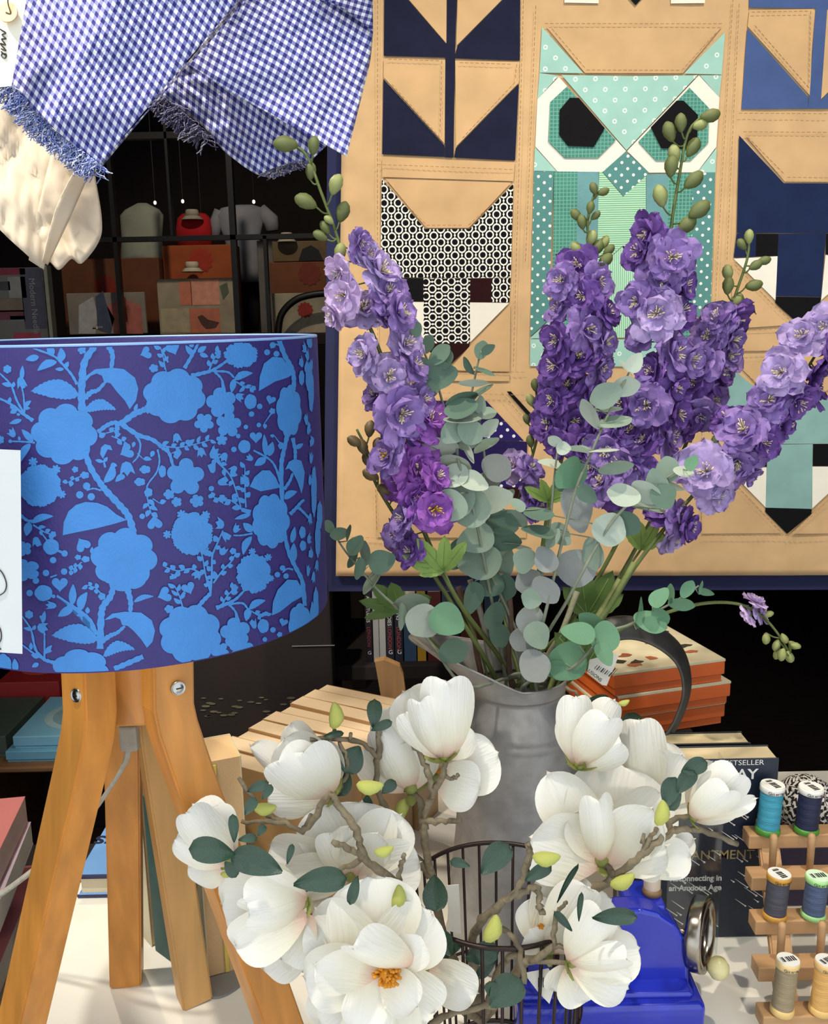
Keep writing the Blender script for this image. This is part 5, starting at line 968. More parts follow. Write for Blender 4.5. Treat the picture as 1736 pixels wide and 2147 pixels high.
eucalyptus('eucalyptus sprig with frosted round leaves hanging over the jug front', [(1172, 920), (1162, 1000), (1155, 1080), (1140, 1180), (1125, 1290), (1110, 1400)], .91,
  [(1165, 925, 30, 18, 150, EP), (1180, 940, 26, 26, 0, EP), (1156, 975, 46, 18, 170, EP), (1195, 1000, 66, 48, 40, EB), (1205, 1065, 84, 62, -70, EW), (1130, 1080, 56, 26, 180, ED), (1130, 1118, 60, 24, 170, ED), (1275, 1110, 64, 64, -20, EP), (1170, 1120, 50, 40, -40, EG), (1245, 1160, 60, 34, -80, EG), (1145, 1175, 50, 44, 120, EW), (1205, 1190, 76, 72, -20, EW), (1110, 1220, 52, 52, 200, EW), (1145, 1235, 60, 44, -50, EW), (1112, 1300, 56, 56, 250, EW), (1125, 1330, 54, 50, -60, EG), (1095, 1340, 46, 50, 240, EW), (1120, 1395, 64, 60, -60, EW), (1100, 1175, 40, 50, 160, EG), (1160, 1130, 40, 20, 60, EG), (1115, 1255, 40, 40, 160, EG), (1085, 1060, 34, 22, 150, EG)])
eucalyptus('arching eucalyptus sprig crossing the violet flowers', [(1330, 758), (1300, 820), (1270, 880), (1240, 950), (1210, 1020), (1180, 1130), (1140, 1300)], .90,
  [(1330, 762, 36, 30, 60, EP), (1312, 772, 34, 16, 130, EP), (1270, 828, 60, 46, 200, EG), (1310, 810, 50, 36, 10, EP), (1240, 868, 60, 16, 120, EP), (1288, 888, 64, 26, 15, EG), (1275, 855, 50, 6, 0, EP), (1215, 945, 50, 16, 175, EG), (1265, 948, 54, 8, 5, EP), (1290, 978, 62, 24, 10, EG), (1190, 990, 66, 46, 230, EB), (1230, 1035, 40, 30, -40, ED)])
eucalyptus('eucalyptus sprig reaching right across the pale delphinium floret', [(1445, 975), (1400, 1000), (1350, 1030), (1300, 1075), (1260, 1130), (1200, 1240)], .895,
  [(1450, 972, 30, 22, 60, EB), (1432, 990, 36, 22, -10, EP), (1400, 985, 46, 44, 100, EG), (1378, 1015, 54, 40, 110, EG), (1408, 1016, 44, 12, -20, EP), (1355, 1030, 60, 34, -40, EP), (1308, 1040, 60, 44, 170, EP), (1352, 1066, 64, 20, -10, EG), (1390, 1040, 46, 50, -60, ED), (1310, 1095, 60, 44, -30, ED)])
eucalyptus('eucalyptus sprig drooping left past the quilt corner', [(698, 1112), (720, 1150), (760, 1200), (800, 1245), (850, 1290), (905, 1350), (980, 1440)], .905,
  [(690, 1105, 26, 18, 120, ED), (712, 1120, 34, 24, 190, ED), (732, 1118, 30, 10, 80, ED), (745, 1145, 40, 30, 60, ED), (738, 1172, 34, 14, 240, ED), (768, 1160, 46, 22, 90, EG), (798, 1178, 50, 46, 20, ED), (752, 1190, 40, 20, 260, ED), (785, 1215, 64, 20, 240, EG), (862, 1262, 66, 40, 10, EG), (840, 1290, 50, 16, 270, EG), (888, 1300, 66, 68, 230, EP), (935, 1298, 66, 64, -30, EB), (950, 1365, 56, 50, 20, ED)])
eucalyptus('fresh green eucalyptus sprig over the jug rim by the barcode tag', [(1465, 1228), (1420, 1258), (1370, 1285), (1320, 1310), (1270, 1330), (1200, 1400)], .90,
  [(1468, 1232, 26, 12, 80, EB), (1440, 1235, 36, 28, 60, EB), (1480, 1240, 28, 14, -20, EB), (1408, 1245, 36, 8, 90, EB), (1382, 1255, 44, 26, 50, EB), (1428, 1265, 48, 26, -10, EB), (1338, 1288, 58, 22, 80, EB), (1362, 1305, 62, 40, -20, EB), (1385, 1290, 40, 26, -50, EB), (1268, 1336, 62, 56, -100, EB), (1215, 1330, 62, 40, 170, EB), (1190, 1385, 78, 76, 240, EB), (1265, 1370, 46, 34, -60, EB), (1240, 1300, 50, 30, 150, EB), (1160, 1400, 50, 36, 200, EB)])
# stalks in the jug mouth
for i, (x, y, x2, y2, hx, lb) in enumerate(((960, 1230, 1010, 1420, '7a5a48', 'reddish bare flower stalk nearest the spout'), (985, 1215, 1030, 1400, '9a9484', 'pale grey bare stalk behind the spout'), (1210, 1240, 1130, 1420, '8a8a70', 'grey green bare stalk in the right of the jug mouth'), (1330, 1180, 1180, 1410, '6d7a44', 'thick green stalk slanting into the jug from right'), (1060, 1180, 1070, 1420, '6a5040', 'brown bare stalk in the middle of the jug mouth'), (1300, 1215, 1160, 1425, '7f8850', 'second slanting green stalk beside the thick one'))):
    p = cr_([at(x, y, .97), at((x + x2) / 2 + 6, (y + y2) / 2, .96), at(x2, y2, .975), MOUTH + V((rf.uniform(-.03, .03), 0, -.1))], 5)
    tag(ob('bare_stalk', G().tube(p, .0032, 7).mesh('flower_stalk', True), mat('stalk_' + hx, hx, .7, .2, 50, bump=.3)), lb, 'stalk', 'bare stalks in the jug')
# barcode tag hanging from the sprig
tg = thing('barcode_tag', 'white folded tag with barcode hanging over the orange boxes', 'tag', at(1260, 1430, .92))
q = [(1236, 1383), (1286, 1370), (1298, 1373), (1272, 1438), (1262, 1436), (1231, 1411)]
ob('card', prism(G(), [at(x, y, .922) for x, y in q], 0).mesh('card') if 0 else mesh('card', [at(x, y, .922) for x, y in q] + [at(x, y, .923) for x, y in q], [tuple(range(6)), tuple(range(11, 5, -1))] + [(i, (i + 1) % 6, 6 + (i + 1) % 6, 6 + i) for i in range(6)]), mat('white_tag_card', 'dcd8cc', .6, .03), tg)
ax_ = (at(1266, 1434, .9212) - at(1234, 1408, .9212)).normalized(); ay_ = (ax_.cross(CZ) * -1).normalized()
text('ILLUSIONS', pxm(11, .92), m_blackink, tg, frame(at(1222, 1400, .9208), ax_, ay_, ax_.cross(ay_)))
for k in range(9):
    p0 = at(1246 + k * 4.2, 1402 + k * 2.2, .9212); ww = (.0005, .0009, .0004, .0012)[k % 4]
    ob('barcode_bar', mesh('barcode_bar', [p0, p0 + ax_ * ww, p0 + ax_ * ww + ay_ * .011, p0 + ay_ * .011], [(0, 1, 2, 3)]), m_blackink, tg)
# ================================================================ magnolias in a wire basket
BKX = at(1046, 1868, .77); BR = .080
m_wire = mat('dark_brown_wire', '2c1c18', .4, .15, 60, metal=.3)
bk_ = thing('wire_basket', 'dark brown wire basket holding the magnolia branches', 'basket', V((BKX.x, .77, TZ)))
def ringp(r_, z, n=64): return [V((BKX.x + r_ * math.cos(2 * math.pi * k / n), .77 + r_ * math.sin(2 * math.pi * k / n), z)) for k in range(n + 1)]
ob('top_rim', G().tube(ringp(BR, BKX.z), .0022, 8).mesh('top_rim', True), m_wire, bk_)
ob('base_ring', G().tube(ringp(BR * .86, TZ + .003), .0022, 8).mesh('base_ring', True), m_wire, bk_)
ob('middle_ring', G().tube(ringp(BR * .93, lerp(TZ, BKX.z, .42)), .0016, 8).mesh('middle_ring', True), m_wire, bk_)
for k in range(30):
    a = 2 * math.pi * k / 30 + .05; p0 = V((BKX.x + BR * math.cos(a), .77 + BR * math.sin(a), BKX.z)); p1 = V((BKX.x + BR * .86 * math.cos(a), .77 + BR * .86 * math.sin(a), TZ + .003))
    ob('upright_wire', G().tube([p0, p1], .0015, 6).mesh('upright_wire', True), m_wire, bk_)
def petal_mat():
    m = bpy.data.materials.new('magnolia_petal'); m.use_nodes = True; nt = m.node_tree; b = nt.nodes['Principled BSDF']; out = nt.nodes['Material Output']
    tc = node(nt, 'ShaderNodeTexCoord'); sp = node(nt, 'ShaderNodeSeparateXYZ'); nt.links.new(tc.outputs['Object'], sp.inputs[0])
    cr = node(nt, 'ShaderNodeValToRGB'); e = cr.color_ramp.elements; e[0].position = .02; e[0].color = lin('e6bca6') + (1,); e[1].position = .32; e[1].color = lin('f0e9d0') + (1,); x = e.new(.8); x.color = lin('f4f1e6') + (1,)
    nt.links.new(sp.outputs[1], cr.inputs[0]); nt.links.new(cr.outputs[0], b.inputs['Base Color']); b.inputs['Roughness'].default_value = .6
    wv = node(nt, 'ShaderNodeTexNoise'); mp = node(nt, 'ShaderNodeMapping'); mp.inputs['Scale'].default_value = (14, 1.2, 2); nt.links.new(tc.outputs['Object'], mp.inputs[0]); nt.links.new(mp.outputs[0], wv.inputs['Vector']); wv.inputs['Scale'].default_value = 2.2
    bp = node(nt, 'ShaderNodeBump'); bp.inputs['Strength'].default_value = .4; bp.inputs['Distance'].default_value = .002; nt.links.new(wv.outputs[0], bp.inputs['Height']); nt.links.new(bp.outputs[0], b.inputs['Normal'])
    tr = node(nt, 'ShaderNodeBsdfTranslucent'); nt.links.new(cr.outputs[0], tr.inputs[0]); ms = node(nt, 'ShaderNodeMixShader'); ms.inputs[0].default_value = .16
    nt.links.new(b.outputs[0], ms.inputs[1]); nt.links.new(tr.outputs[0], ms.inputs[2]); nt.links.new(ms.outputs[0], out.inputs[0]); return m
m_pet = petal_mat()
def mag_petal(kind, seed):
    q = random.Random(seed); ph = q.uniform(0, 6); g = G()
    cup, arch, tipc, ruf = {'closed': (.55, .40, -.05, .02), 'half': (.42, .22, .05, .03), 'open': (.28, .10, .12, .05), 'reflex': (.22, -.06, .22, .07)}[kind]
    tl = q.uniform(-.06, .06)
    def f(u_, v_):
        x = (u_ - .5) * 2; s = 1 - (1 - v_) ** 1.6
        wd = .40 * ((.22 + .78 * math.sin(math.pi / 2 * s / .6) ** .9) if s < .6 else max(0, 1 - ((s - .6) / .4) ** 2.4) ** (1 / 2.2))
        y = s + .05 * max(0, 1 - abs(x) * 3) * max(0, s - .85) * 6
        z = cup * .42 * (x * x) * (.35 + .75 * s) * (wd / .4) + arch * (1 - math.cos(1.6 * s)) * .9 - tipc * s ** 4 * .6 + ruf * .6 * math.sin(4 * x * s + ph) * s * s
        return V((x * wd * (1 + .035 * math.sin(7 * s + ph + 2 * x)) + tl * s * s, y, z))
    g.grid(f, 13, 16); return g.mesh('petal', True)
PET = {k: [mag_petal(k, i * 7 + 3) for i in range(4)] for k in ('closed', 'half', 'open', 'reflex')}
m_sepal = mat('olive_sepal', '8a8f48', .6, .2, 40, bump=.2); m_bark = mat('grey_brown_bark', '7d7058', .85, .3, 70, bump=.9, bscale=220); m_oran = mat('orange_stamen', 'e09422', .7, .2, 300)
m_mleaf = mat('dark_glossy_leaf', '2c4634', .38, .16, 20, bump=.25, bscale=30, coat=.15); m_catkin = mat('lime_bud', 'c3c564', .7, .12, 60, bump=.4, bscale=400); m_vein = mat('leaf_midrib', '4d6a48', .5, .1)
def sepal_mesh():
    return G().grid(lambda u_, v_: V(((u_ - .5) * .5 * math.sin(math.pi * (.1 + .85 * v_)) ** .7, v_, .25 * v_ * v_ - .1 * ((u_ - .5) * 2) ** 2)), 5, 6).mesh('sepal', True)
SEP = sepal_mesh()
def cone_stamen(seed):
    q = random.Random(seed); g = G()
    g.lathe([(.02, 0), (.22, .05), (.24, .35), (.14, .55), (.02, .6)], 10)
    for k in range(60):
        a, e = q.uniform(0, 6.28), q.uniform(.1, 1.4); d = V((math.cos(a) * math.cos(e), math.sin(a) * math.cos(e), math.sin(e))); p = V((d.x * .2, d.y * .2, .15 + .4 * d.z)); g.tube([p, p + d * q.uniform(.12, .26) + V((0, 0, .06))], [.035, .05], 4)
    return g.mesh('stamens', True)
CST = cone_stamen(4)
rm = random.Random(29)
def cam3(v): return (CX * v[0] + CY * v[1] + CZ * v[2]).normalized()
def bloom(par, bx, by, Y, axis, L, rings, stamen=0, sep=4, az0=0.0):
    a = cam3(axis); e1 = (CX - a * CX.dot(a)); e1 = e1.normalized() if e1.length > .2 else (CY - a * CY.dot(a)).normalized(); e2 = a.cross(e1); base = at(bx, by, Y); l_ = pxm(L, Y)
    fm = frame(base, e1, e2, a)
    rec = ob('blossom', G().lathe([(.02 * l_, -.06 * l_), (.07 * l_, -.04 * l_), (.10 * l_, .02 * l_), (.07 * l_, .10 * l_), (.01 * l_, .12 * l_)], 12).mesh('blossom', True), m_sepal, par, fm)
    for ri, (n_, al, lf, wf, kind, off) in enumerate(rings):
        for k in range(n_):
            az = 2 * math.pi * k / n_ + off + az0 + rm.uniform(-.12, .12); an = R(al) + rm.uniform(-.10, .10); r_ = e1 * math.cos(az) + e2 * math.sin(az)
            d = a * math.cos(an) + r_ * math.sin(an); nn_ = -r_ * math.cos(an) + a * math.sin(an); sx = d.cross(nn_); ll = l_ * lf * rm.uniform(.93, 1.07); ww = ll * wf * rm.uniform(.93, 1.1)
            mw = M.Translation(base + r_ * l_ * .04 - a * l_ * .01 * ri) @ frame(V((0, 0, 0)), sx * ww, d * ll, nn_ * ll)
            ob('petal', rm.choice(PET[kind]), m_pet, rec, mw)
    if stamen: ob('stamens', CST, m_oran, rec, M.Translation(base + a * l_ * .06) @ frame(V((0, 0, 0)), e1, e2, a) @ M.Scale(pxm(stamen, Y) * 1.6, 4))
    for k in range(sep):
        az = 2 * math.pi * k / max(1, sep) + .5; an = R(rm.uniform(55, 95)); r_ = e1 * math.cos(az) + e2 * math.sin(az); d = a * math.cos(an) + r_ * math.sin(an); nn_ = -r_ * math.cos(an) + a * math.sin(an)
        ob('sepal', SEP, m_sepal, rec, M.Translation(base - a * l_ * .04) @ frame(V((0, 0, 0)), d.cross(nn_), d, nn_) @ M.Scale(l_ * .30, 4))
    return base
def flower(par, bx, by, Y, axis, L, petals, stamen=None, sep=4):
    """bloom whose petals are each laid out on their own: (tip x, tip y, width, tip distance offset, kind, concave side to viewer?, base dx, base dy)"""
    bloom(par, bx, by, Y, axis, L, [], 0, sep); rec = [o for o in WM if o.name.startswith('blossom') and o.parent == par][-1]
    for tx_, ty_, w, dY, kind, face, *off in petals:
        ox, oy = (off + [0, 0])[:2]; b0 = at(bx + ox, by + oy, Y + dY * .15); d = at(tx_, ty_, Y + dY) - b0; l_ = d.length; d.normalize()
        nn_ = CZ * face + CX * rm.uniform(-.12, .12); nn_ = (nn_ - d * nn_.dot(d)).normalized(); pm_ = rm.choice(PET[kind]); tv = max(pm_.vertices, key=lambda v: v.co.y).co
        h_ = math.hypot(tv.y, tv.z); d, nn_ = (d * tv.y - nn_ * tv.z) / h_, (nn_ * tv.y + d * tv.z) / h_; l_ /= h_; sx = d.cross(nn_); ww = pxm(w, Y + dY) / .80
        ob('petal', pm_, m_pet, rec, M.Translation(b0) @ frame(V((0, 0, 0)), sx * ww, d * l_, nn_ * l_))
    if stamen:
        ax = cam3(stamen[3] if len(stamen) > 3 else axis); e1 = (CX - ax * CX.dot(ax)).normalized()
        ob('stamens', CST, m_oran, rec, M.Translation(at(stamen[0], stamen[1], Y - .004)) @ frame(V((0, 0, 0)), e1, ax.cross(e1), ax) @ M.Scale(pxm(stamen[2], Y) * 1.6, 4))
TULIP = [(3, 14, 1.0, 1.0, 'closed', 0), (4, 26, .95, 1.05, 'closed', .6)]
HALF = [(3, 16, .92, 1.0, 'closed', 0), (5, 42, 1.0, 1.1, 'half', .5)]
OPEN = [(4, 40, .8, 1.05, 'half', .3), (6, 74, 1.0, 1.15, 'open', 0)]
WIDE = [(4, 52, .74, 1.2, 'half', .4), (6, 80, 1.05, 1.2, 'reflex', .1)]
def mleaf(par, x, y, L, Wd, ang, Y, tilt=None):
    me = MLEAF; o, b = place_leaf(par, x, y, L, Wd, ang, Y, m_mleaf, tilt=1, mesh_=me, name='leaf'); return o
def _mleaf():
    return G().grid(lambda u_, v_: V(((u_ - .5) * ((.10 + .90 * math.sin(math.pi / 2 * v_ / .62) ** .9) if v_ < .62 else max(0, 1 - ((v_ - .62) / .38) ** 2.2) ** .5), v_, .10 * abs(u_ - .5) * 2 * .6 - .08 * math.sin(math.pi * v_))), 9, 12).mesh('leaf', True)
MLEAF = _mleaf()
CATK = G().lathe([(.03, 0), (.17, .10), (.26, .32), (.27, .5), (.20, .75), (.10, .93), (.01, 1.0)], 12)
CATK = mesh('catkin', [V((v.x + .10 * math.sin(math.pi * v.z), v.y, v.z)) for v in CATK.v], CATK.f, True)
def catkin(par, x, y, L, ang, Y):
    d = cam3((math.cos(R(ang)), math.sin(R(ang)), .15)); x_ = d.cross(CZ).normalized(); s = pxm(L, Y); ob('catkin', CATK, m_catkin, par, M.Translation(at(x, y, Y) - d * s * .5) @ frame(V((0, 0, 0)), x_, d.cross(x_), d) @ M.Scale(s, 4))
def twig(par, pts, r0, r1, name='branch'):
    c = cr_([at(*p) for p in pts], 6); rad = [pxm(lerp(r0, r1, i / (len(c) - 1)), .72) * (1 + .22 * rm.uniform(-1, 1)) for i in range(len(c))]
    c = [p + V((rm.uniform(-1, 1), rm.uniform(-1, 1), rm.uniform(-1, 1))) * .0012 for p in c]
    return ob(name, G().tube(c, rad, 8).mesh(name, True), m_bark, par)
GM = 'magnolia branches in the wire basket'
foot = (1010, 2140, .76)
# --- A: left branch
A1 = thing('magnolia_branch', 'left magnolia branch with oval dark leaves and white blooms before the lamp leg', 'flower', at(*foot), GM)
twig(A1, [foot, (945, 2010, .72), (890, 1915, .69), (830, 1850, .68), (765, 1800, .675), (748, 1740, .675), (712, 1690, .68), (690, 1662, .69)], 11, 7)
twig(A1, [(762, 1795, .675), (728, 1778, .665), (698, 1766, .66)], 7, 6); twig(A1, [(835, 1850, .68), (842, 1810, .67), (850, 1790, .665)], 6, 4); twig(A1, [(845, 1860, .68), (870, 1880, .675)], 6, 4)
twig(A1, [(690, 1662, .69), (640, 1740, .70), (590, 1725, .71), (505, 1722, .72)], 7, 5); twig(A1, [(600, 1725, .71), (560, 1708, .72), (500, 1632, .73)], 6, 5); twig(A1, [(640, 1735, .70), (655, 1705, .7)], 6, 4)
twig(A1, [(760, 1800, .675), (700, 1830, .68), (630, 1870, .68), (610, 1845, .68), (520, 1800, .68), (478, 1802, .68)], 6, 4)
flower(A1, 482, 1808, .675, (-.62, .72, .35), 130, [(402, 1682, 120, .03, 'closed', -1), (388, 1700, 100, -.01, 'closed', -1), (364, 1755, 100, .0, 'half', -1), (392, 1836, 90, .02, 'half', -1, -10, 10), (440, 1690, 90, .02, 'closed', -1)], sep=3)
flower(A1, 640, 1892, .66, (-.75, .22, .75), 125, [(462, 1900, 170, .03, 'open', 1, -20, 10), (520, 1842, 130, .025, 'open', 1), (508, 1880, 95, -.03, 'closed', -1), (520, 1925, 110, -.035, 'closed', -1), (545, 1860, 100, -.02, 'closed', -1), (490, 1985, 130, .01, 'open', 1, 0, 20), (585, 2010, 120, .015, 'open', 1, 10, 25)], sep=4)
flower(A1, 735, 1835, .71, (-.15, .45, .9), 150, [(750, 1675, 190, .03, 'half', 1), (655, 1690, 130, .02, 'half', 1), (840, 1700, 140, .02, 'half', 1), (885, 1800, 140, .01, 'open', 1), (560, 1775, 120, .01, 'half', 1), (590, 1835, 110, 0, 'open', 1), (690, 1745, 100, -.015, 'half', -1), (790, 1740, 110, -.015, 'half', 1), (730, 1725, 80, -.02, 'half', 1)], sep=0)
flower(A1, 660, 1935, .69, (-.3, -.2, .9), 130, [(545, 2030, 130, .005, 'open', 1), (640, 2040, 120, .0, 'open', 1), (740, 1990, 120, .01, 'open', 1), (700, 1880, 110, .02, 'open', 1)], (660, 1915, 15), sep=0)
for a in ((446, 1784, 112, 62, 178), (538, 1808, 124, 68, 160), (672, 1846, 124, 60, 8), (742, 1866, 66, 26, 255), (608, 1790, 48, 16, 75), (490, 1736, 62, 24, 95), (520, 1758, 46, 22, 10), (548, 1740, 34, 20, 60), (525, 1690, 44, 26, 60), (540, 1650, 50, 24, 20), (560, 1660, 40, 22, 60), (484, 1822, 46, 30, -60)): mleaf(A1, *a, .625)
for a in ((556, 1692, 54, 4, .69), (776, 1646, 62, 2, .68), (805, 1782, 46, 20, .66), (832, 1880, 60, 80, .665), (478, 1826, 40, 30, .68)): catkin(A1, *a)
# --- big front bloom
A2 = thing('magnolia_branch', 'front magnolia stem with the largest open white bloom and orange centre', 'flower', at(960, 2140, .72), GM)
twig(A2, [foot, (930, 2100, .68), (860, 2060, .66), (806, 2040, .65)], 10, 7); twig(A2, [(900, 2150, .66), (960, 2120, .67), (1040, 2110, .68)], 8, 6)
flower(A2, 800, 2035, .645, (.16, .06, 1), 150, [(768, 1832, 215, .03, 'open', 1), (652, 1905, 170, .028, 'open', 1), (905, 1905, 170, .022, 'open', 1), (632, 2045, 160, .01, 'open', 1), (665, 2150, 160, .012, 'open', 1), (800, 2225, 190, -.005, 'open', 1), (918, 2120, 150, .008, 'open', 1), (655, 2020, 120, -.025, 'half', 1), (760, 2170, 130, -.02, 'half', 1), (880, 2110, 110, -.02, 'half', 1), (742, 1985, 115, -.05, 'half', -1, 62, -10), (885, 1960, 110, -.012, 'half', 1)], (806, 2036, 50, (.25, .1, 1)), sep=0)
flower(A2, 892, 2030, .69, (.9, .02, .55), 130, [(1006, 2085, 115, -.02, 'open', 1)], sep=0)
for a in ((912, 1872, 84, 58, -88), (1010, 2000, 82, 56, 5), (932, 1978, 60, 44, 120), (938, 1990, 70, 40, 200), (1020, 2030, 60, 30, 220)): mleaf(A2, *a, .70)
# --- B: upper left
B1 = thing('magnolia_branch', 'upright magnolia branch with cup shaped bloom in front of the jug spout', 'flower', at(*foot), GM)
twig(B1, [foot, (930, 1960, .76), (905, 1835, .755), (888, 1740, .755), (905, 1672, .755), (925, 1630, .75), (932, 1590, .75)], 10, 7)
twig(B1, [(905, 1675, .755), (902, 1640, .752), (885, 1590, .75), (858, 1545, .745), (852, 1530, .745)], 8, 6); twig(B1, [(880, 1722, .755), (925, 1722, .75), (966, 1720, .745)], 7, 6); twig(B1, [(888, 1740, .755), (880, 1680, .77), (850, 1655, .775)], 11, 8); twig(B1, [(925, 1625, .75), (950, 1632, .745), (962, 1622, .74)], 5, 4)
flower(B1, 932, 1588, .745, (-.12, 1, .25), 150, [(838, 1448, 110, .02, 'half', 1), (895, 1425, 120, .03, 'closed', 1), (985, 1520, 90, .02, 'closed', -1), (880, 1470, 78, -.03, 'closed', -1, -8, 0), (942, 1428, 125, -.03, 'closed', -1, 6, 0), (850, 1490, 90, -.01, 'closed', -1)], sep=5)
flower(B1, 862, 1654, .775, (-.05, .8, .6), 160, [(818, 1472, 120, .02, 'half', 1), (770, 1560, 150, .0, 'half', -1), (885, 1500, 130, .02, 'half', 1), (800, 1530, 110, -.015, 'closed', -1), (870, 1550, 110, -.01, 'half', 1)], sep=3)
flower(B1, 915, 1632, .77, (.6, .12, .8), 130, [(1048, 1575, 140, .005, 'open', 1), (1010, 1655, 120, -.01, 'open', 1), (975, 1520, 100, .02, 'open', 1)], (918, 1618, 14), sep=0)
twig(B1, [(905, 1840, .755), (830, 1740, .76), (790, 1640, .765), (795, 1560, .76), (790, 1520, .755)], 9, 6)
twig(B1, [(795, 1590, .76), (740, 1552, .75), (650, 1550, .74)], 6, 6); twig(B1, [(702, 1550, .745), (700, 1530, .742)], 5, 5); twig(B1, [(735, 1552, .745), (738, 1536, .742)], 5, 4); twig(B1, [(712, 1556, .745), (730, 1600, .74), (715, 1650, .74), (700, 1665, .74)], 5, 5)
flower(B1, 694, 1664, .735, (-.62, .68, .45), 140, [(522, 1556, 66, .03, 'open', -1, -30, -5), (606, 1512, 80, .03, 'half', 1), (590, 1545, 130, .01, 'half', 1), (585, 1590, 130, -.03, 'closed', -1), (555, 1665, 120, -.01, 'half', -1), (640, 1575, 120, -.025, 'closed', -1), (668, 1550, 90, .01, 'closed', 1)], sep=3)
for a in ((785, 1496, 74, 34, 88), (800, 1522, 50, 22, 20), (680, 1578, 62, 58, 250), (738, 1592, 66, 58, 240), (718, 1640, 66, 46, 250), (815, 1650, 40, 28, 40), (770, 1690, 50, 30, 270), (700, 1540, 46, 16, 10)): mleaf(B1, *a, .74)
for a in ((700, 1500, 62, 88, .74), (846, 1700, 56, 250, .77)): catkin(B1, *a)
# --- C: right
C1 = thing('magnolia_branch', 'right magnolia branch with crowded white blooms before the orange boxes', 'flower', at(*foot), GM)
twig(C1, [foot, (1130, 1980, .75), (1230, 1880, .72), (1290, 1838, .71), (1345, 1795, .70), (1400, 1750, .70), (1460, 1740, .705), (1545, 1768, .71)], 13, 6)
twig(C1, [(1345, 1795, .70), (1360, 1762, .70), (1378, 1738, .70)], 6, 5); twig(C1, [(1400, 1750, .70), (1410, 1720, .71), (1450, 1712, .71)], 7, 6); twig(C1, [(1345, 1768, .70), (1350, 1745, .70)], 5, 4)
twig(C1, [(1290, 1838, .71), (1270, 1815, .72), (1250, 1800, .725)], 9, 7); twig(C1, [(1250, 1800, .74), (1200, 1700, .76), (1195, 1620, .755)], 7, 5); twig(C1, [(1195, 1500, .77), (1210, 1460, .775), (1185, 1440, .78)], 5, 4); twig(C1, [(1200, 1600, .77), (1190, 1540, .775), (1200, 1470, .775)], 5, 5)
flower(C1, 1215, 1604, .75, (.22, 1, .28), 145, [(1208, 1456, 84, .0, 'closed', -1, -8, 0), (1292, 1462, 80, .015, 'half', -1), (1250, 1480, 110, .03, 'closed', 1), (1282, 1506, 100, -.03, 'closed', -1), (1308, 1560, 95, -.015, 'closed', -1), (1190, 1500, 70, .01, 'closed', -1)], sep=6)
flower(C1, 1262, 1805, .725, (.06, .62, .78), 170, [(1300, 1596, 230, .04, 'half', 1), (1145, 1612, 130, .025, 'open', 1), (1108, 1752, 175, .0, 'open', 1), (1395, 1660, 150, .02, 'half', 1), (1258, 1676, 84, -.035, 'closed', -1), (1372, 1690, 140, -.02, 'half', 1), (1400, 1770, 110, -.01, 'half', 1), (1200, 1700, 100, .005, 'half', 1)], sep=3)
flower(C1, 1362, 1690, .765, (.25, .8, .55), 150, [(1345, 1505, 110, .0, 'half', -1), (1425, 1575, 150, .01, 'half', 1), (1290, 1560, 130, .02, 'half', 1), (1385, 1545, 120, .03, 'half', 1), (1460, 1620, 130, .015, 'open', 1)], sep=2)
flower(C1, 1452, 1714, .71, (.85, .42, .3), 120, [(1500, 1596, 90, .02, 'closed', 1), (1556, 1622, 110, -.02, 'closed', -1), (1535, 1660, 90, -.03, 'closed', -1), (1592, 1672, 46, .0, 'open', 1), (1560, 1690, 70, .01, 'half', -1)], sep=3)
flower(C1, 1318, 1800, .73, (.75, -.15, .65), 130, [(1452, 1788, 100, .0, 'open', 1), (1392, 1808, 90, -.01, 'open', 1), (1460, 1758, 70, .01, 'open', 1)], sep=0)
for a in ((1438, 1638, 64, 40, 60), (1412, 1672, 62, 40, 240), (1455, 1608, 62, 40, 20), (1405, 1660, 70, 46, 70)): mleaf(C1, *a, .70)
for a in ((1325, 1520, 56, 46, 80), (1250, 1476, 70, 38, 15), (1285, 1590, 60, 40, 60)): mleaf(C1, *a, .785)
for a in ((1384, 1704, 62, 80, .69), (1308, 1472, 26, 20, .75), (1305, 1845, 62, 30, .70)): catkin(C1, *a)
# --- D: lower right
D1_ = thing('magnolia_branch', 'lower magnolia branch with half open bloom over the blue sewing machine', 'flower', at(*foot), GM)
twig(D1_, [foot, (990, 1990, .73), (1020, 1920, .70), (1075, 1878, .69), (1095, 1840, .69), (1112, 1785, .69), (1105, 1768, .69)], 12, 6); twig(D1_, [(1080, 1880, .69), (1125, 1860, .685), (1130, 1900, .68), (1140, 1915, .68)], 8, 6)
twig(D1_, [foot, (1060, 2010, .70), (1110, 2015, .685), (1160, 1985, .68), (1200, 1990, .675)], 8, 6); twig(D1_, [(1040, 1940, .7), (1085, 1980, .69), (1100, 2060, .68)], 8, 7); twig(D1_, [(1110, 2015, .685), (1190, 2020, .672)], 7, 6); twig(D1_, [(1160, 1985, .68), (1165, 1920, .675), (1190, 1890, .67)], 6, 4)
flower(D1_, 1196, 2018, .672, (.86, .18, .5), 130, [(1292, 1926, 120, .015, 'half', 1), (1345, 1985, 130, .0, 'half', 1), (1270, 1915, 110, -.03, 'closed', -1), (1318, 2015, 80, -.04, 'closed', -1), (1322, 2074, 110, -.01, 'half', 1), (1235, 2100, 120, .005, 'open', 1), (1165, 2080, 80, .01, 'open', 1)], (1270, 1984, 18), sep=6)
flower(D1_, 1150, 1990, .70, (.05, .55, .85), 140, [(1190, 1818, 150, .03, 'half', 1), (1108, 1880, 100, .02, 'half', 1), (1285, 1880, 130, .02, 'half', 1), (1240, 1855, 120, .0, 'half', -1), (1105, 1950, 90, .0, 'open', 1), (1220, 1940, 100, -.01, 'half', 1)], (1133, 1944, 13), sep=3)
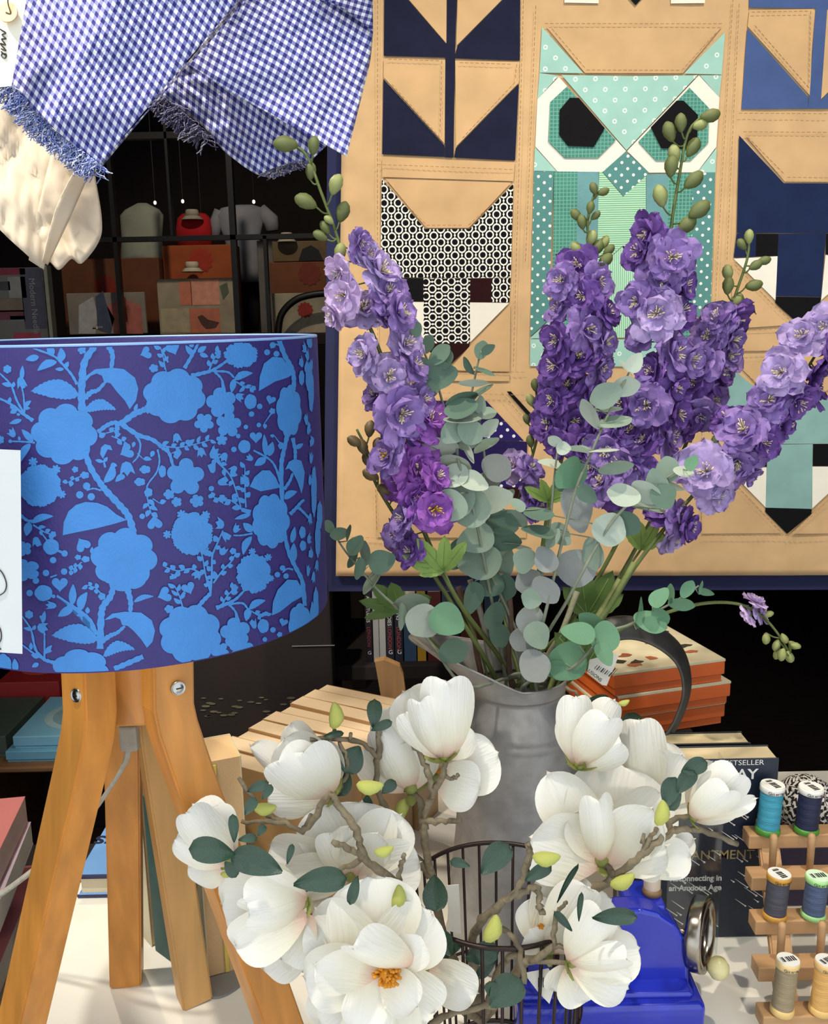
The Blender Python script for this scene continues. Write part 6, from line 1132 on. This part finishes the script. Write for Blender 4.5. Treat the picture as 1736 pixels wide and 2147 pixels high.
for a in ((1038, 1800, 92, 60, 48), (964, 1810, 50, 24, 160), (1288, 1922, 106, 42, -2), (1128, 1830, 70, 34, 30), (1190, 1850, 110, 14, 65), (1216, 1900, 70, 14, 85), (1180, 1930, 70, 20, 130), (1060, 2080, 96, 80, 40), (1030, 2075, 50, 30, 100)): mleaf(D1_, *a, .64 if a[1] > 1850 else .68)
for a in ((1146, 1796, 64, 4, .675), (1030, 1946, 72, 70, .675)): catkin(D1_, *a)
pt = thing('plain_tag', 'white hanging tag inside the wire basket', 'tag', at(960, 1950, .75)); ob('card', bev(G().hexa([at(942, 1952, .75), at(968, 1960, .75), at(968, 1960, .751), at(942, 1952, .751), at(936, 1856, .75), at(962, 1854, .75), at(962, 1854, .751), at(936, 1856, .751)]).mesh('card'), .0003, 1), mat('white_tag_card', 'dcd8cc'), pt)
# tag with print at the basket front
t2 = thing('barcode_tag', 'small white barcode tag hanging low in the wire basket', 'tag', at(1140, 2090, .70)); q = [(1098, 2040), (1150, 2030), (1166, 2060), (1152, 2105), (1128, 2080)]
ob('card', mesh('card', [at(x, y, .70) for x, y in q] + [at(x, y, .7008) for x, y in q], [tuple(range(5)), tuple(range(9, 4, -1))] + [(i, (i + 1) % 5, 5 + (i + 1) % 5, 5 + i) for i in range(5)]), mat('white_tag_card', 'dcd8cc'), t2)
for k in range(6): p0 = at(1128 + k * 5, 2050, .6992); ob('barcode_bar', mesh('barcode_bar', [p0, p0 + CX * .0008, p0 + CX * .0008 - CY * .008, p0 - CY * .008], [(0, 1, 2, 3)]), m_blackink, t2)

# ================================================================ row of cream books beside the lamp
m_cedge = mat('cream_page_edges', 'd8bd92', .85, .08, 500)
zrow = at(600, 1490, 1.25).z; hgt = zrow - TZ - .001
dirv = V((.86, -.50, 0)).normalized(); per = V((.5, .86, 0)).normalized(); org = V((at(420, 1530, 1.12).x, 1.115, TZ + .0005))
GR = 'cream books standing in a row'
names = ['nearest the lamp', 'second from the lamp', 'third from the lamp', 'fourth from the lamp', 'fifth from the lamp', 'sixth from the lamp', 'seventh from the lamp', 'eighth from the lamp', 'ninth, beside the pale plank', 'tenth and last, behind the jug']
for i in range(9):
    th_ = .030; p = org + per * (i * .0306); ang = math.atan2(dirv.y, dirv.x) + .018 * math.sin(i * 1.9); mw = M.Translation(p) @ M.Rotation(ang, 4, 'Z')
    hh = hgt + .003 * math.sin(i * 2.2); Lb = .185 + .004 * math.cos(i * 1.7)
    book('cream_book', 'cream paged book standing in a row, ' + names[i], (0, 0, 0), (Lb, th_, hh), 'a88458', 'cfb898', 'x+', mw, GR, .0011, .0004)
# two angled books with ribbon at the front of the row
def ribbon_book(label, mw, w, th_, h, ribbon=True):
    b_ = book('ribbon_book', label, (0, 0, 0), (w, th_, h), 'c9c0a0', 'd3b183', 'y+', mw, 'ribbon marked books before the row', .0014, .0008)
    if ribbon: ob('ribbon', G().box((w * .38, -.0015, .002), (w * .38 + .004, .0004, h * .98), mw).mesh('ribbon'), mat('yellow_ribbon', 'd8c25a', .5, .1), b_)
p1 = atz(437, 2052, TZ + .001); p2 = atz(534, 2026, TZ + .001); an_ = math.atan2((p2 - p1).y, (p2 - p1).x); z1 = at(440, 1606, p1.y).z - TZ
ribbon_book('beige paged book with yellow ribbon standing behind the front lamp leg', M.Translation(p1 + V((0, 0, .001))) @ M.Rotation(an_, 4, 'Z'), (p2 - p1).length * .98, .06, z1)
p3 = atz(318, 1985, TZ + .001)
ribbon_book('thick pale book behind the rear lamp legs with dark teal edges', M.Translation(p3) @ M.Rotation(R(38), 4, 'Z'), .07, .09, z1 * .93, False)
tl = thing('teal_notebook', 'dark teal edged notebook wedged between the lamp legs', 'notebook', atz(340, 2005, TZ + .001)); mwt = M.Translation(atz(326, 1992, TZ + .001)) @ M.Rotation(R(-42), 4, 'Z')
for k in range(8): ob('page_sheet', G().box((0, .004 * k, 0), (.05, .004 * k + .0022, .19), mwt).mesh('page_sheet'), mat('teal_sheet', '2f5552', .6, .2), tl)
dk = thing('bookend_base', 'grey half round bookend foot on the white table', 'bookend', atz(490, 2060, TZ))
c0, c1 = atz(438, 2056, TZ), atz(538, 2022, TZ); mid = (c0 + c1) / 2; ex = (c1 - c0) / 2; ey = (atz(470, 2086, TZ) - mid) * 1.02
ob('foot', (lambda r_: mesh('foot', [p + V((0, 0, .0005)) for p in r_] + [p + V((0, 0, .003)) for p in r_], [tuple(range(len(r_) - 1, -1, -1)), tuple(range(len(r_), 2 * len(r_)))] + [(i, (i + 1) % len(r_), len(r_) + (i + 1) % len(r_), len(r_) + i) for i in range(len(r_))]))([mid + ex * math.cos(math.pi * k / 20) * 1.05 + ey * math.sin(math.pi * k / 20) * 1.1 for k in range(21)]), mat('grey_felt', '84827e', .9, .05), dk)
# pale plank standing behind the row
pk = thing('wooden_plank', 'pale pointed wooden plank standing behind the cup shaped bloom', 'plank', at(830, 1470, 1.30))
q = [(812, 1600), (885, 1600), (852, 1468), (846, 1420), (838, 1398), (806, 1384), (786, 1388), (800, 1468)]
q = [at(x, y, 1.375) for x, y in q]; q[0].z = q[1].z = Z0
ob('board', mesh('board', q + [p + V((0, .018, 0)) for p in q], [tuple(range(8)), tuple(range(15, 7, -1))] + [(i, (i + 1) % 8, 8 + (i + 1) % 8, 8 + i) for i in range(8)]), mat('pale_plank_wood', 'b98f62', .6, .15, 8, stretch=(12, 12, 1)), pk)
# blue book with upside-down lettering, left
b1 = atz(164, 1882, TZ + .001); b2 = atz(330, 1884, TZ + .001); wdt = (b2 - b1).length; hgt2 = at(162, 1836, b1.y).z - TZ
bb = book('blue_book', 'light blue hardback lying behind the lamp legs with dark lettering', (b1.x, b1.y, TZ + .001), (b1.x + wdt, b1.y + .16, TZ + hgt2), '6f9fd8', 'd8c9a8', 'x+', None, None, .004, .004)
bbox('cover_edge', (b1.x - .001, b1.y - .001, TZ + hgt2 - .0045), (b1.x + wdt, b1.y + .002, TZ + hgt2 + .0002), mat('navy_edge', '20244e', .5, .1), bb, .0005)
bbox('cover_edge', (b1.x - .001, b1.y - .001, TZ + .0015), (b1.x + wdt, b1.y + .002, TZ + .0045), mat('navy_edge', '20244e', .5, .1), bb, .0005)
for s_, dx, dy in (('sports', .098, .075), ('for', .094, .028)): text(s_, .04, mat('navy_ink', '141c3c', .6, .05), bb, frame(V((b1.x + dx, b1.y + dy + .016, TZ + hgt2 + .0005)), V((-1, 0, 0)), V((0, -1, 0)), V((0, 0, 1))), bold=.0006)

# ================================================================ dark blue standing book, orange boxes
k0 = atz(1318, 1968, TZ + .001); BY2 = k0.y; xr = at(1622, 1780, BY2).x; xl = at(1312, 1780, BY2).x; zt2 = at(1500, 1592, BY2).z; dp = .034
eb = book('standing_book', 'dark blue hardback facing front with star streak cover and gold title', (xl, BY2, TZ + .001), (xr, BY2 + dp, zt2), '1a2436', 'dbc9a2', 'x-', None, 'books behind the sewing machine', .002, .0015)
fy = BY2 - .0006
def tx(s_, px, py, h, m, bold=0, wpx=None):
    o = text(s_, pxm(h, fy), m, eb, frame(at(px, py, fy), V((1, 0, 0)), V((0, 0, 1)), V((0, -1, 0))), bold=bold)
    if wpx:
        w0 = max(v.co.x for v in o.data.vertices); k = pxm(wpx, fy) / w0
        for v in o.data.vertices: v.co.x *= k
tx('TIMES BESTSELLER', 1458, 1606, 17, m_white, 0, 152); tx('MAY', 1516, 1634, 34, m_white, .0003, 78); tx('ENCHANTMENT', 1372, 1804, 32, m_gold, .0001, 226); tx('Reconnecting in', 1404, 1848, 20, m_white, .0003, 118); tx('an Anxious Age', 1402, 1868, 20, m_white, .0003, 120)
rs = random.Random(8); stg = G()
for i in range(70):
    x, y = rs.uniform(1325, 1612), rs.uniform(1655, 1955); l_ = rs.uniform(8, 34)
    stg.tube([at(x, y, fy), at(x - l_ * .8, y - l_ * .55, fy)], [.0006, .00015], 4); c = at(x, y, fy); stg.lathe([(.0001, 0), (rs.uniform(.0007, .0014), 0), (.0001, .0003)], 8, frame(c, V((1, 0, 0)), V((0, 0, 1)), V((0, -1, 0))))
o = ob('star_streaks', stg.mesh('star_streaks'), m_white, eb); o['kind'] = 'stuff'
book('standing_book', 'second dark hardback standing behind the star streak one', (xl + .002, BY2 + dp + .003, TZ + .001), (xr - .018, BY2 + dp * 2, at(1500, 1556, BY2 + .04).z), '17181e', 'd9c69c', 'x-', None, 'books behind the sewing machine', .002, .0015)
ac = thing('acrylic_stand', 'clear acrylic holder standing in front of the star streak book', 'stand', atz(1500, 2010, TZ)); m_acr = clear_mat('clear_acrylic', (.93, .95, .95), .06, .05)
ay = BY2 - .03
bbox('front_plate', (at(1400, 1800, ay).x, ay - .002, TZ + .001), (at(1512, 1800, ay).x, ay, at(1500, 1600, ay).z), m_acr, ac, .0004)
bbox('side_plate', (at(1512, 1800, ay).x, ay, TZ + .001), (at(1514, 1800, ay).x, ay + .026, at(1500, 1600, ay).z), m_acr, ac, .0004)
# orange boxes
m_or = '%s' % 'd0622a'
bx0 = at(1286, 1455, 1.14); rz = math.atan2(.30, 1.0)
plz = at(1286, 1560, 1.14).z
rs_ = thing('box_riser', 'dark riser block under the orange boxes', 'riser', V((bx0.x, 1.2, TZ))); mwr = M.Translation((bx0.x, 1.145, 0)) @ M.Rotation(R(16), 4, 'Z')
ob('block', bev(G().box((.0, .0, TZ + .001), (.12, .19, plz - .0005), mwr).mesh('block'), .002), m_dark, rs_)
def obox(label, x, y, z, w, d, h, rot, top):
    mw = M.Translation((x, y, z)) @ M.Rotation(R(rot), 4, 'Z'); t = thing('orange_box', label, 'box', V((x, y, z)), 'stacked orange boxes'); m = mat('orange_card', 'cf5f24', .5, .06, 12)
    ob('tray', bev(G().box((.003, .003, 0), (w - .003, d - .003, h * .5), mw).mesh('tray'), .0008, 1), m, t)
    ob('lid', bev(G().box((0, 0, h * .33), (w, d, h - .003), mw).mesh('lid'), .0012, 1), m, t)
    tp = ob('lid_print', G().box((0, 0, h - .003), (w, d, h), mw).mesh('lid_print'), mat('cream_lid_print', 'cfc6a8', .6, .12, 30), t)
    if top:
        rb = random.Random(4)
        for i in range(16):
            cx, cy, hx = rb.uniform(.02, w - .02), rb.uniform(.015, d - .015), rb.choice(('8a4a2c', '1c1a1a', 'a85a34', '2a2624')); n_ = 9
            ring = [mw @ V((cx + .012 * rb.uniform(.4, 1.2) * math.cos(k * .698), cy + .008 * rb.uniform(.4, 1.2) * math.sin(k * .698), h + .0004)) for k in range(n_)]
            ob('printed_motif', mesh('printed_motif', ring, [tuple(range(n_))]), mat('print_' + hx, hx, .6, .1, 30), tp)
oh = pxm(54, 1.14)
WB = (at(1510, 1370, 1.20) - at(1286, 1413, 1.14)).length
obox('lowest orange box under the other two', bx0.x + .006, 1.15, plz, WB * .98, .15, oh, 16, False)
obox('middle orange box jutting out slightly right', bx0.x + .008, 1.142, plz + oh + .0005, WB * .99, .15, oh, 16, False)
obox('top orange box with printed cream lid behind jug handle', bx0.x, 1.14, plz + 2 * oh + .001, WB * .98, .15, oh, 16, True)

# ================================================================ blue toy sewing machine
m_bl = mat('glossy_blue_enamel', '2230b4', .22, .05, 20, coat=.5)
SWY = .80
sw = thing('toy_sewing_machine', 'glossy blue toy sewing machine with chrome hand wheel', 'sewing machine', atz(1380, 2147, TZ))
ry = lambda px, py, Y: at(px, py, Y)
fY = .795
zt3 = at(1460, 2108, fY).z
bl_, br_ = at(1085, 2147, fY).x, at(1482, 2130, fY).x
def rbox(name, lo, hi, m, par, w, seg=4): return ob(name, (lambda me: (me.polygons.foreach_set('use_smooth', [True] * len(me.polygons)), me)[1])(bev(G().box(lo, hi).mesh(name), w, seg)), m, par)
rbox('base', (bl_, fY, TZ + .001), (br_, fY + .062, zt3), m_bl, sw, .007)
rbox('base_step', (bl_ + .004, fY + .010, zt3 - .002), (br_ - .010, fY + .058, zt3 + .006), m_bl, sw, .006)
zc = zt3 + .012
pr = [(1212, 2066), (1340, 2066), (1340, 2045), (1325, 2010), (1300, 1990), (1270, 1975), (1210, 1965), (1205, 1930), (1290, 1915), (1345, 1915), (1400, 1935), (1432, 1965), (1445, 2005), (1447, 2066)]
pr = [at(x, y, fY + .03) for x, y in [(1340, 2100), (1338, 2060), (1326, 2020), (1300, 2002), (1230, 1994), (1150, 1990), (1150, 1940), (1230, 1926), (1300, 1910), (1345, 1908), (1385, 1918), (1415, 1938), (1434, 1966), (1444, 2005), (1446, 2100)]]
pf = [p.copy() for p in pr]; pb = [p + V((0, .026, 0)) for p in pr]; npz = len(pr)
ob('arm', bev(mesh('arm', pf + pb, [tuple(range(npz)), tuple(range(2 * npz - 1, npz - 1, -1))] + [(i, npz + i, npz + (i + 1) % npz, (i + 1) % npz) for i in range(npz)]), .004, 3), m_bl, sw)
rbox('top_step', (at(1310, 1900, fY + .05).x, fY + .045, at(1340, 1930, fY + .05).z), (at(1394, 1900, fY + .05).x, fY + .09, at(1360, 1893, fY + .05).z), m_bl, sw, .003)
rbox('needle_head', (at(1120, 1990, fY + .03).x, fY + .032, at(1150, 2010, fY + .03).z), (at(1180, 1990, fY + .03).x, fY + .078, at(1150, 1935, fY + .03).z), m_bl, sw, .005)
# hand wheel
m_chr = mat('worn_chrome', 'a8a094', .22, .2, 60, metal=1)
wc = at(1440, 1958, fY + .055); wa = V((.86, -.5, .06)).normalized(); wx = V((0, 0, 1)).cross(wa).normalized(); wf = frame(wc + V((.012, 0, 0)), wx, wa.cross(wx), wa); wr = pxm(82, .86)
whl = ob('hand_wheel', G().lathe([(wr * .80, -.006), (wr, -.006), (wr * 1.02, -.002), (wr * 1.02, .006), (wr, .009), (wr * .80, .009), (wr * .76, .004), (wr * .76, -.002), (wr * .80, -.006)], 56, wf, cap=False).mesh('hand_wheel', True), m_chr, sw)
for k in range(3): a = 2 * math.pi * k / 3 + .4; ob('wheel_spoke', G().tube([wf @ V((0, 0, .001)), wf @ V((wr * .8 * math.cos(a), wr * .8 * math.sin(a), .001))], .004, 8).mesh('wheel_spoke', True), mat('dark_wheel', '3a2a2c', .4, .2, 30, metal=.5), whl)
ob('axle', G().tube([wc - wa * .03, wc + wa * .012], .006, 12).mesh('axle', True), m_chr, whl)
kb = atz(1508, 2044, TZ + .03); ob('crank_knob', G().lathe([(.0005, .011), (.007, .009), (.0105, .003), (.0105, -.003), (.007, -.009), (.0005, -.011)], 16, M.Translation(at(1506, 2030, fY + .03))).mesh('crank_knob', True), mat('ivory_knob', 'e0d69c', .35, .08), whl)
ob('crank_pin', G().tube([at(1482, 2030, fY + .034), at(1500, 2030, fY + .031)], .0025, 8).mesh('crank_pin', True), m_chr, whl)
# cotton reel on the machine
rp = at(1366, 1890, fY + .065); rs2 = thing('cotton_reel', 'wooden reel of pale thread standing on the blue sewing machine', 'thread', rp + V((0, 0, 0))); zz0 = at(1360, 1893, fY + .05).z; mwz = M.Translation((rp.x, fY + .065, zz0 + .0004)); rr_ = pxm(22, .86)
m_reel = mat('reel_wood', '8a6a4a', .5, .15, 60)
ob('flange', G().lathe([(rr_, 0), (rr_, .004), (rr_ * .85, .007)], 22, mwz).mesh('flange', True), m_reel, rs2); ob('flange', G().lathe([(rr_ * .85, .029), (rr_ * .95, .032), (rr_ * .95, .036)], 22, mwz).mesh('flange', True), m_reel, rs2)
ob('thread', G().lathe([(rr_ * .80, .006)] + [(rr_ * (.86 + .012 * (k % 2)), .007 + k * .0011) for k in range(20)] + [(rr_ * .8, .0295)], 24, mwz).mesh('thread', True), mat('ecru_thread', 'dcc8ae', .7, .05), rs2)

# ================================================================ thread rack
m_rack = mat('pale_rack_wood', 'bd9468', .6, .12, 6, stretch=(1, 14, 14))
RT0_, RB0_ = (.95, at(1650, 1752, .95).z), (.815, at(1660, 2128, .815).z)
rk = thing('thread_rack', 'tiered pale wooden rack holding thread spools at the right edge', 'rack', atz(1660, 2140, TZ))
bars = []
for k in range(5):
    y_, z_ = lerp(RT0_[0], RB0_[0], k / 4), lerp(RT0_[1], RB0_[1], k / 4); x0 = at((1563, 1568, 1576, 1582, 1592)[k], (1757, 1848, 1938, 2032, 2120)[k], y_).x
    bars.append((x0, y_, z_)); bbox('bar', (x0, y_ - .011, z_ - .009), (x0 + .34, y_ + .011, z_ + .007), m_rack, rk, .0012)
for dx in (.028, .30):
    p = [V((bars[0][0] + dx, RT0_[0] + .020, RT0_[1] + .012)), V((bars[4][0] + dx, RB0_[0] - .01, TZ + .004))]
    ob('rail', bar(p, V((1, 0, 0)), .022, .010), m_rack, rk)
    ob('back_leg', bar([p[0], V((p[0].x, RT0_[0] + .12, TZ + .004))], V((1, 0, 0)), .018, .010), m_rack, rk)
for k in (1, 3):
    x0, y_, z_ = bars[k]
    for j in range(5): ob('peg', G().lathe([(.0035, -.004), (.0040, .034), (.0042, .040), (.0030, .0435), (.0004, .0445)], 12, M.Translation((bars[k][0] + .025 + j * .040, y_, z_ + .006))).mesh('peg', True), m_rack, rk)
def spool(label, px, py, ptop, k, thread, cap, base, top='f0efe8'):
    x0, y_, z_ = bars[k]; x = at(px, py, y_).x; zb_ = z_ + .0075; h = at(px, ptop, y_ + .004).z - zb_; r_ = pxm(25, y_) * 1.1; h *= 1.13; y_ -= .005; mw = M.Translation((x, y_, zb_)) @ M.Rotation(R(3), 4, 'Y')
    t = thing('thread_spool', label, 'thread', V((x, y_, zb_)), 'thread spools on the rack')
    ob('foot', G().lathe([(r_ * .92, 0), (r_, .001), (r_, h * .10), (r_ * .9, h * .125)], 28, mw).mesh('foot', True), mat('plastic_' + base, base, .35, .03), t)
    n_ = 44; ob('thread', G().lathe([(r_ * .80, h * .10)] + [(r_ * (.885 + (.012 if i % 2 else -.004) + .01 * math.sin(i * .7)), h * lerp(.115, .87, i / (n_ - 1))) for i in range(n_)] + [(r_ * .8, h * .885)], 28, mw).mesh('thread', True), mat('thread_' + thread, thread, .6, .14, 60, stretch=(1, 1, 14), bump=.4, bscale=90), t)
    cp = ob('cap', G().lathe([(r_ * .9, h * .865), (r_ * .98, h * .875), (r_ * .98, h * .975), (r_ * .94, h)], 28, mw).mesh('cap', True), mat('plastic_' + cap, cap, .35, .03), t)
    ob('sticker', G().lathe([(r_ * .02, h + .0002), (r_ * .92, h + .0002), (r_ * .92, h + .0006), (r_ * .02, h + .0006)], 28, mw).mesh('sticker'), mat('sticker_' + top, top, .5, .01), cp)
    rot = mw @ M.Translation((0, 0, h + .0009)) @ M.Rotation(R((-70, 14, 12, 80, 25, 28)[rr2.randrange(6)]), 4, 'Z')
    for i in range(12):
        if i % 5 == 3: continue
        w_ = (.05, .09, .04, .12)[i % 4] * r_; x_ = -.62 * r_ + i * .105 * r_; ob('barcode_bar', mesh('barcode_bar', [rot @ V(q_) for q_ in ((x_, -.28 * r_, 0), (x_ + w_, -.28 * r_, 0), (x_ + w_, .30 * r_, 0), (x_, .30 * r_, 0))], [(0, 1, 2, 3)]), m_blackink, cp)
    # brand lettering round the cap
    for i, ch in enumerate('Gütermann'):
        a = R(-128 + i * 11); cw = mw @ V((r_ * 1.0 * math.cos(a), r_ * 1.0 * math.sin(a), h * .885)); tn = V((-math.sin(a), math.cos(a), 0)); text(ch, r_ * .38, m_blackink, cp, frame(cw, tn, V((0, 0, 1)), tn.cross(V((0, 0, 1)))))
rr2 = random.Random(2)
spool('teal blue thread spool with white cap and green foot on the top tier', 1604, 1760, 1648, 0, '3f9bb4', 'f0efe8', '4d8f32')
spool('dark navy thread spool with white cap and green foot on the top tier', 1684, 1762, 1652, 0, '1c2444', 'f0efe8', '4d8f32')
spool('charcoal thread spool with amber cap on the middle tier', 1618, 1938, 1832, 2, '4a4a54', 'd09a3c', 'c8913a')
spool('slate blue thread spool with pale green cap on the middle tier', 1698, 1940, 1836, 2, '4a5a78', 'a8dc90', '9ccf84', 'd6f0d2')
spool('taupe thread spool with cream cap on the lowest tier', 1634, 2126, 2012, 4, '9a8a6c', 'e8c98e', 'e0bf7a')
spool('golden tan thread spool on the lowest tier at the frame edge', 1714, 2128, 2014, 4, 'd9a860', 'e8c080', 'e0b870')
# ball of twine
tc_ = at(1688, 1688, 1.06); tr_ = pxm(62, 1.06)
tw_ = thing('twine_ball', 'ball of black and white striped twine behind the thread rack', 'twine', tc_ - V((0, 0, tr_)))
m_tw = mat('black_white_twine', '17171a', .8, .05, 30, pat=lambda u, v: [(fr(u * 26 + v * 1.0) < .5, 'dcd8d0')])
for k in range(40):
    r5 = random.Random(k); ax = V((r5.gauss(0, 1), r5.gauss(0, 1), r5.gauss(0, 1))).normalized(); e1 = ax.orthogonal().normalized(); e2 = ax.cross(e1); n_ = 40; rad = tr_ * r5.uniform(.93, 1.0); off = r5.uniform(-.25, .25) * tr_; ra = math.sqrt(max(1e-6, rad * rad - off * off))
    vs, uv, fs = [], [], []
    for i in range(n_ + 1):
        a = 2 * math.pi * i / n_; c = tc_ + ax * off + (e1 * math.cos(a) + e2 * math.sin(a)) * ra; rd = (c - tc_).normalized()
        for j in range(6): b = 2 * math.pi * j / 6; vs.append(c + (rd * math.cos(b) + ax * math.sin(b)) * .0042); uv.append((i / n_, j / 6))
    fs = [(i * 6 + j, i * 6 + (j + 1) % 6, i * 6 + 6 + (j + 1) % 6, i * 6 + 6 + j) for i in range(n_) for j in range(6)]
    ob('twine_strand', mesh('twine_strand', vs, fs, True, uv), m_tw, tw_)
ob('core', G().lathe([(.001, -tr_ * .93), (tr_ * .55, -tr_ * .75), (tr_ * .93, 0), (tr_ * .55, tr_ * .75), (.001, tr_ * .93)], 20, M.Translation(tc_)).mesh('core', True), m_blackink, tw_)
ps = thing('patterned_box', 'dark purple box under the twine ball behind the rack', 'box', atz(1690, 1900, TZ)); bbox('box_body', (at(1600, 1740, 1.02).x, 1.02, TZ + .001), (at(1830, 1740, 1.02).x, 1.14, tc_.z - tr_ * .97), mat('plum_card', '2e2440', .5, .2, 20), ps, .002)
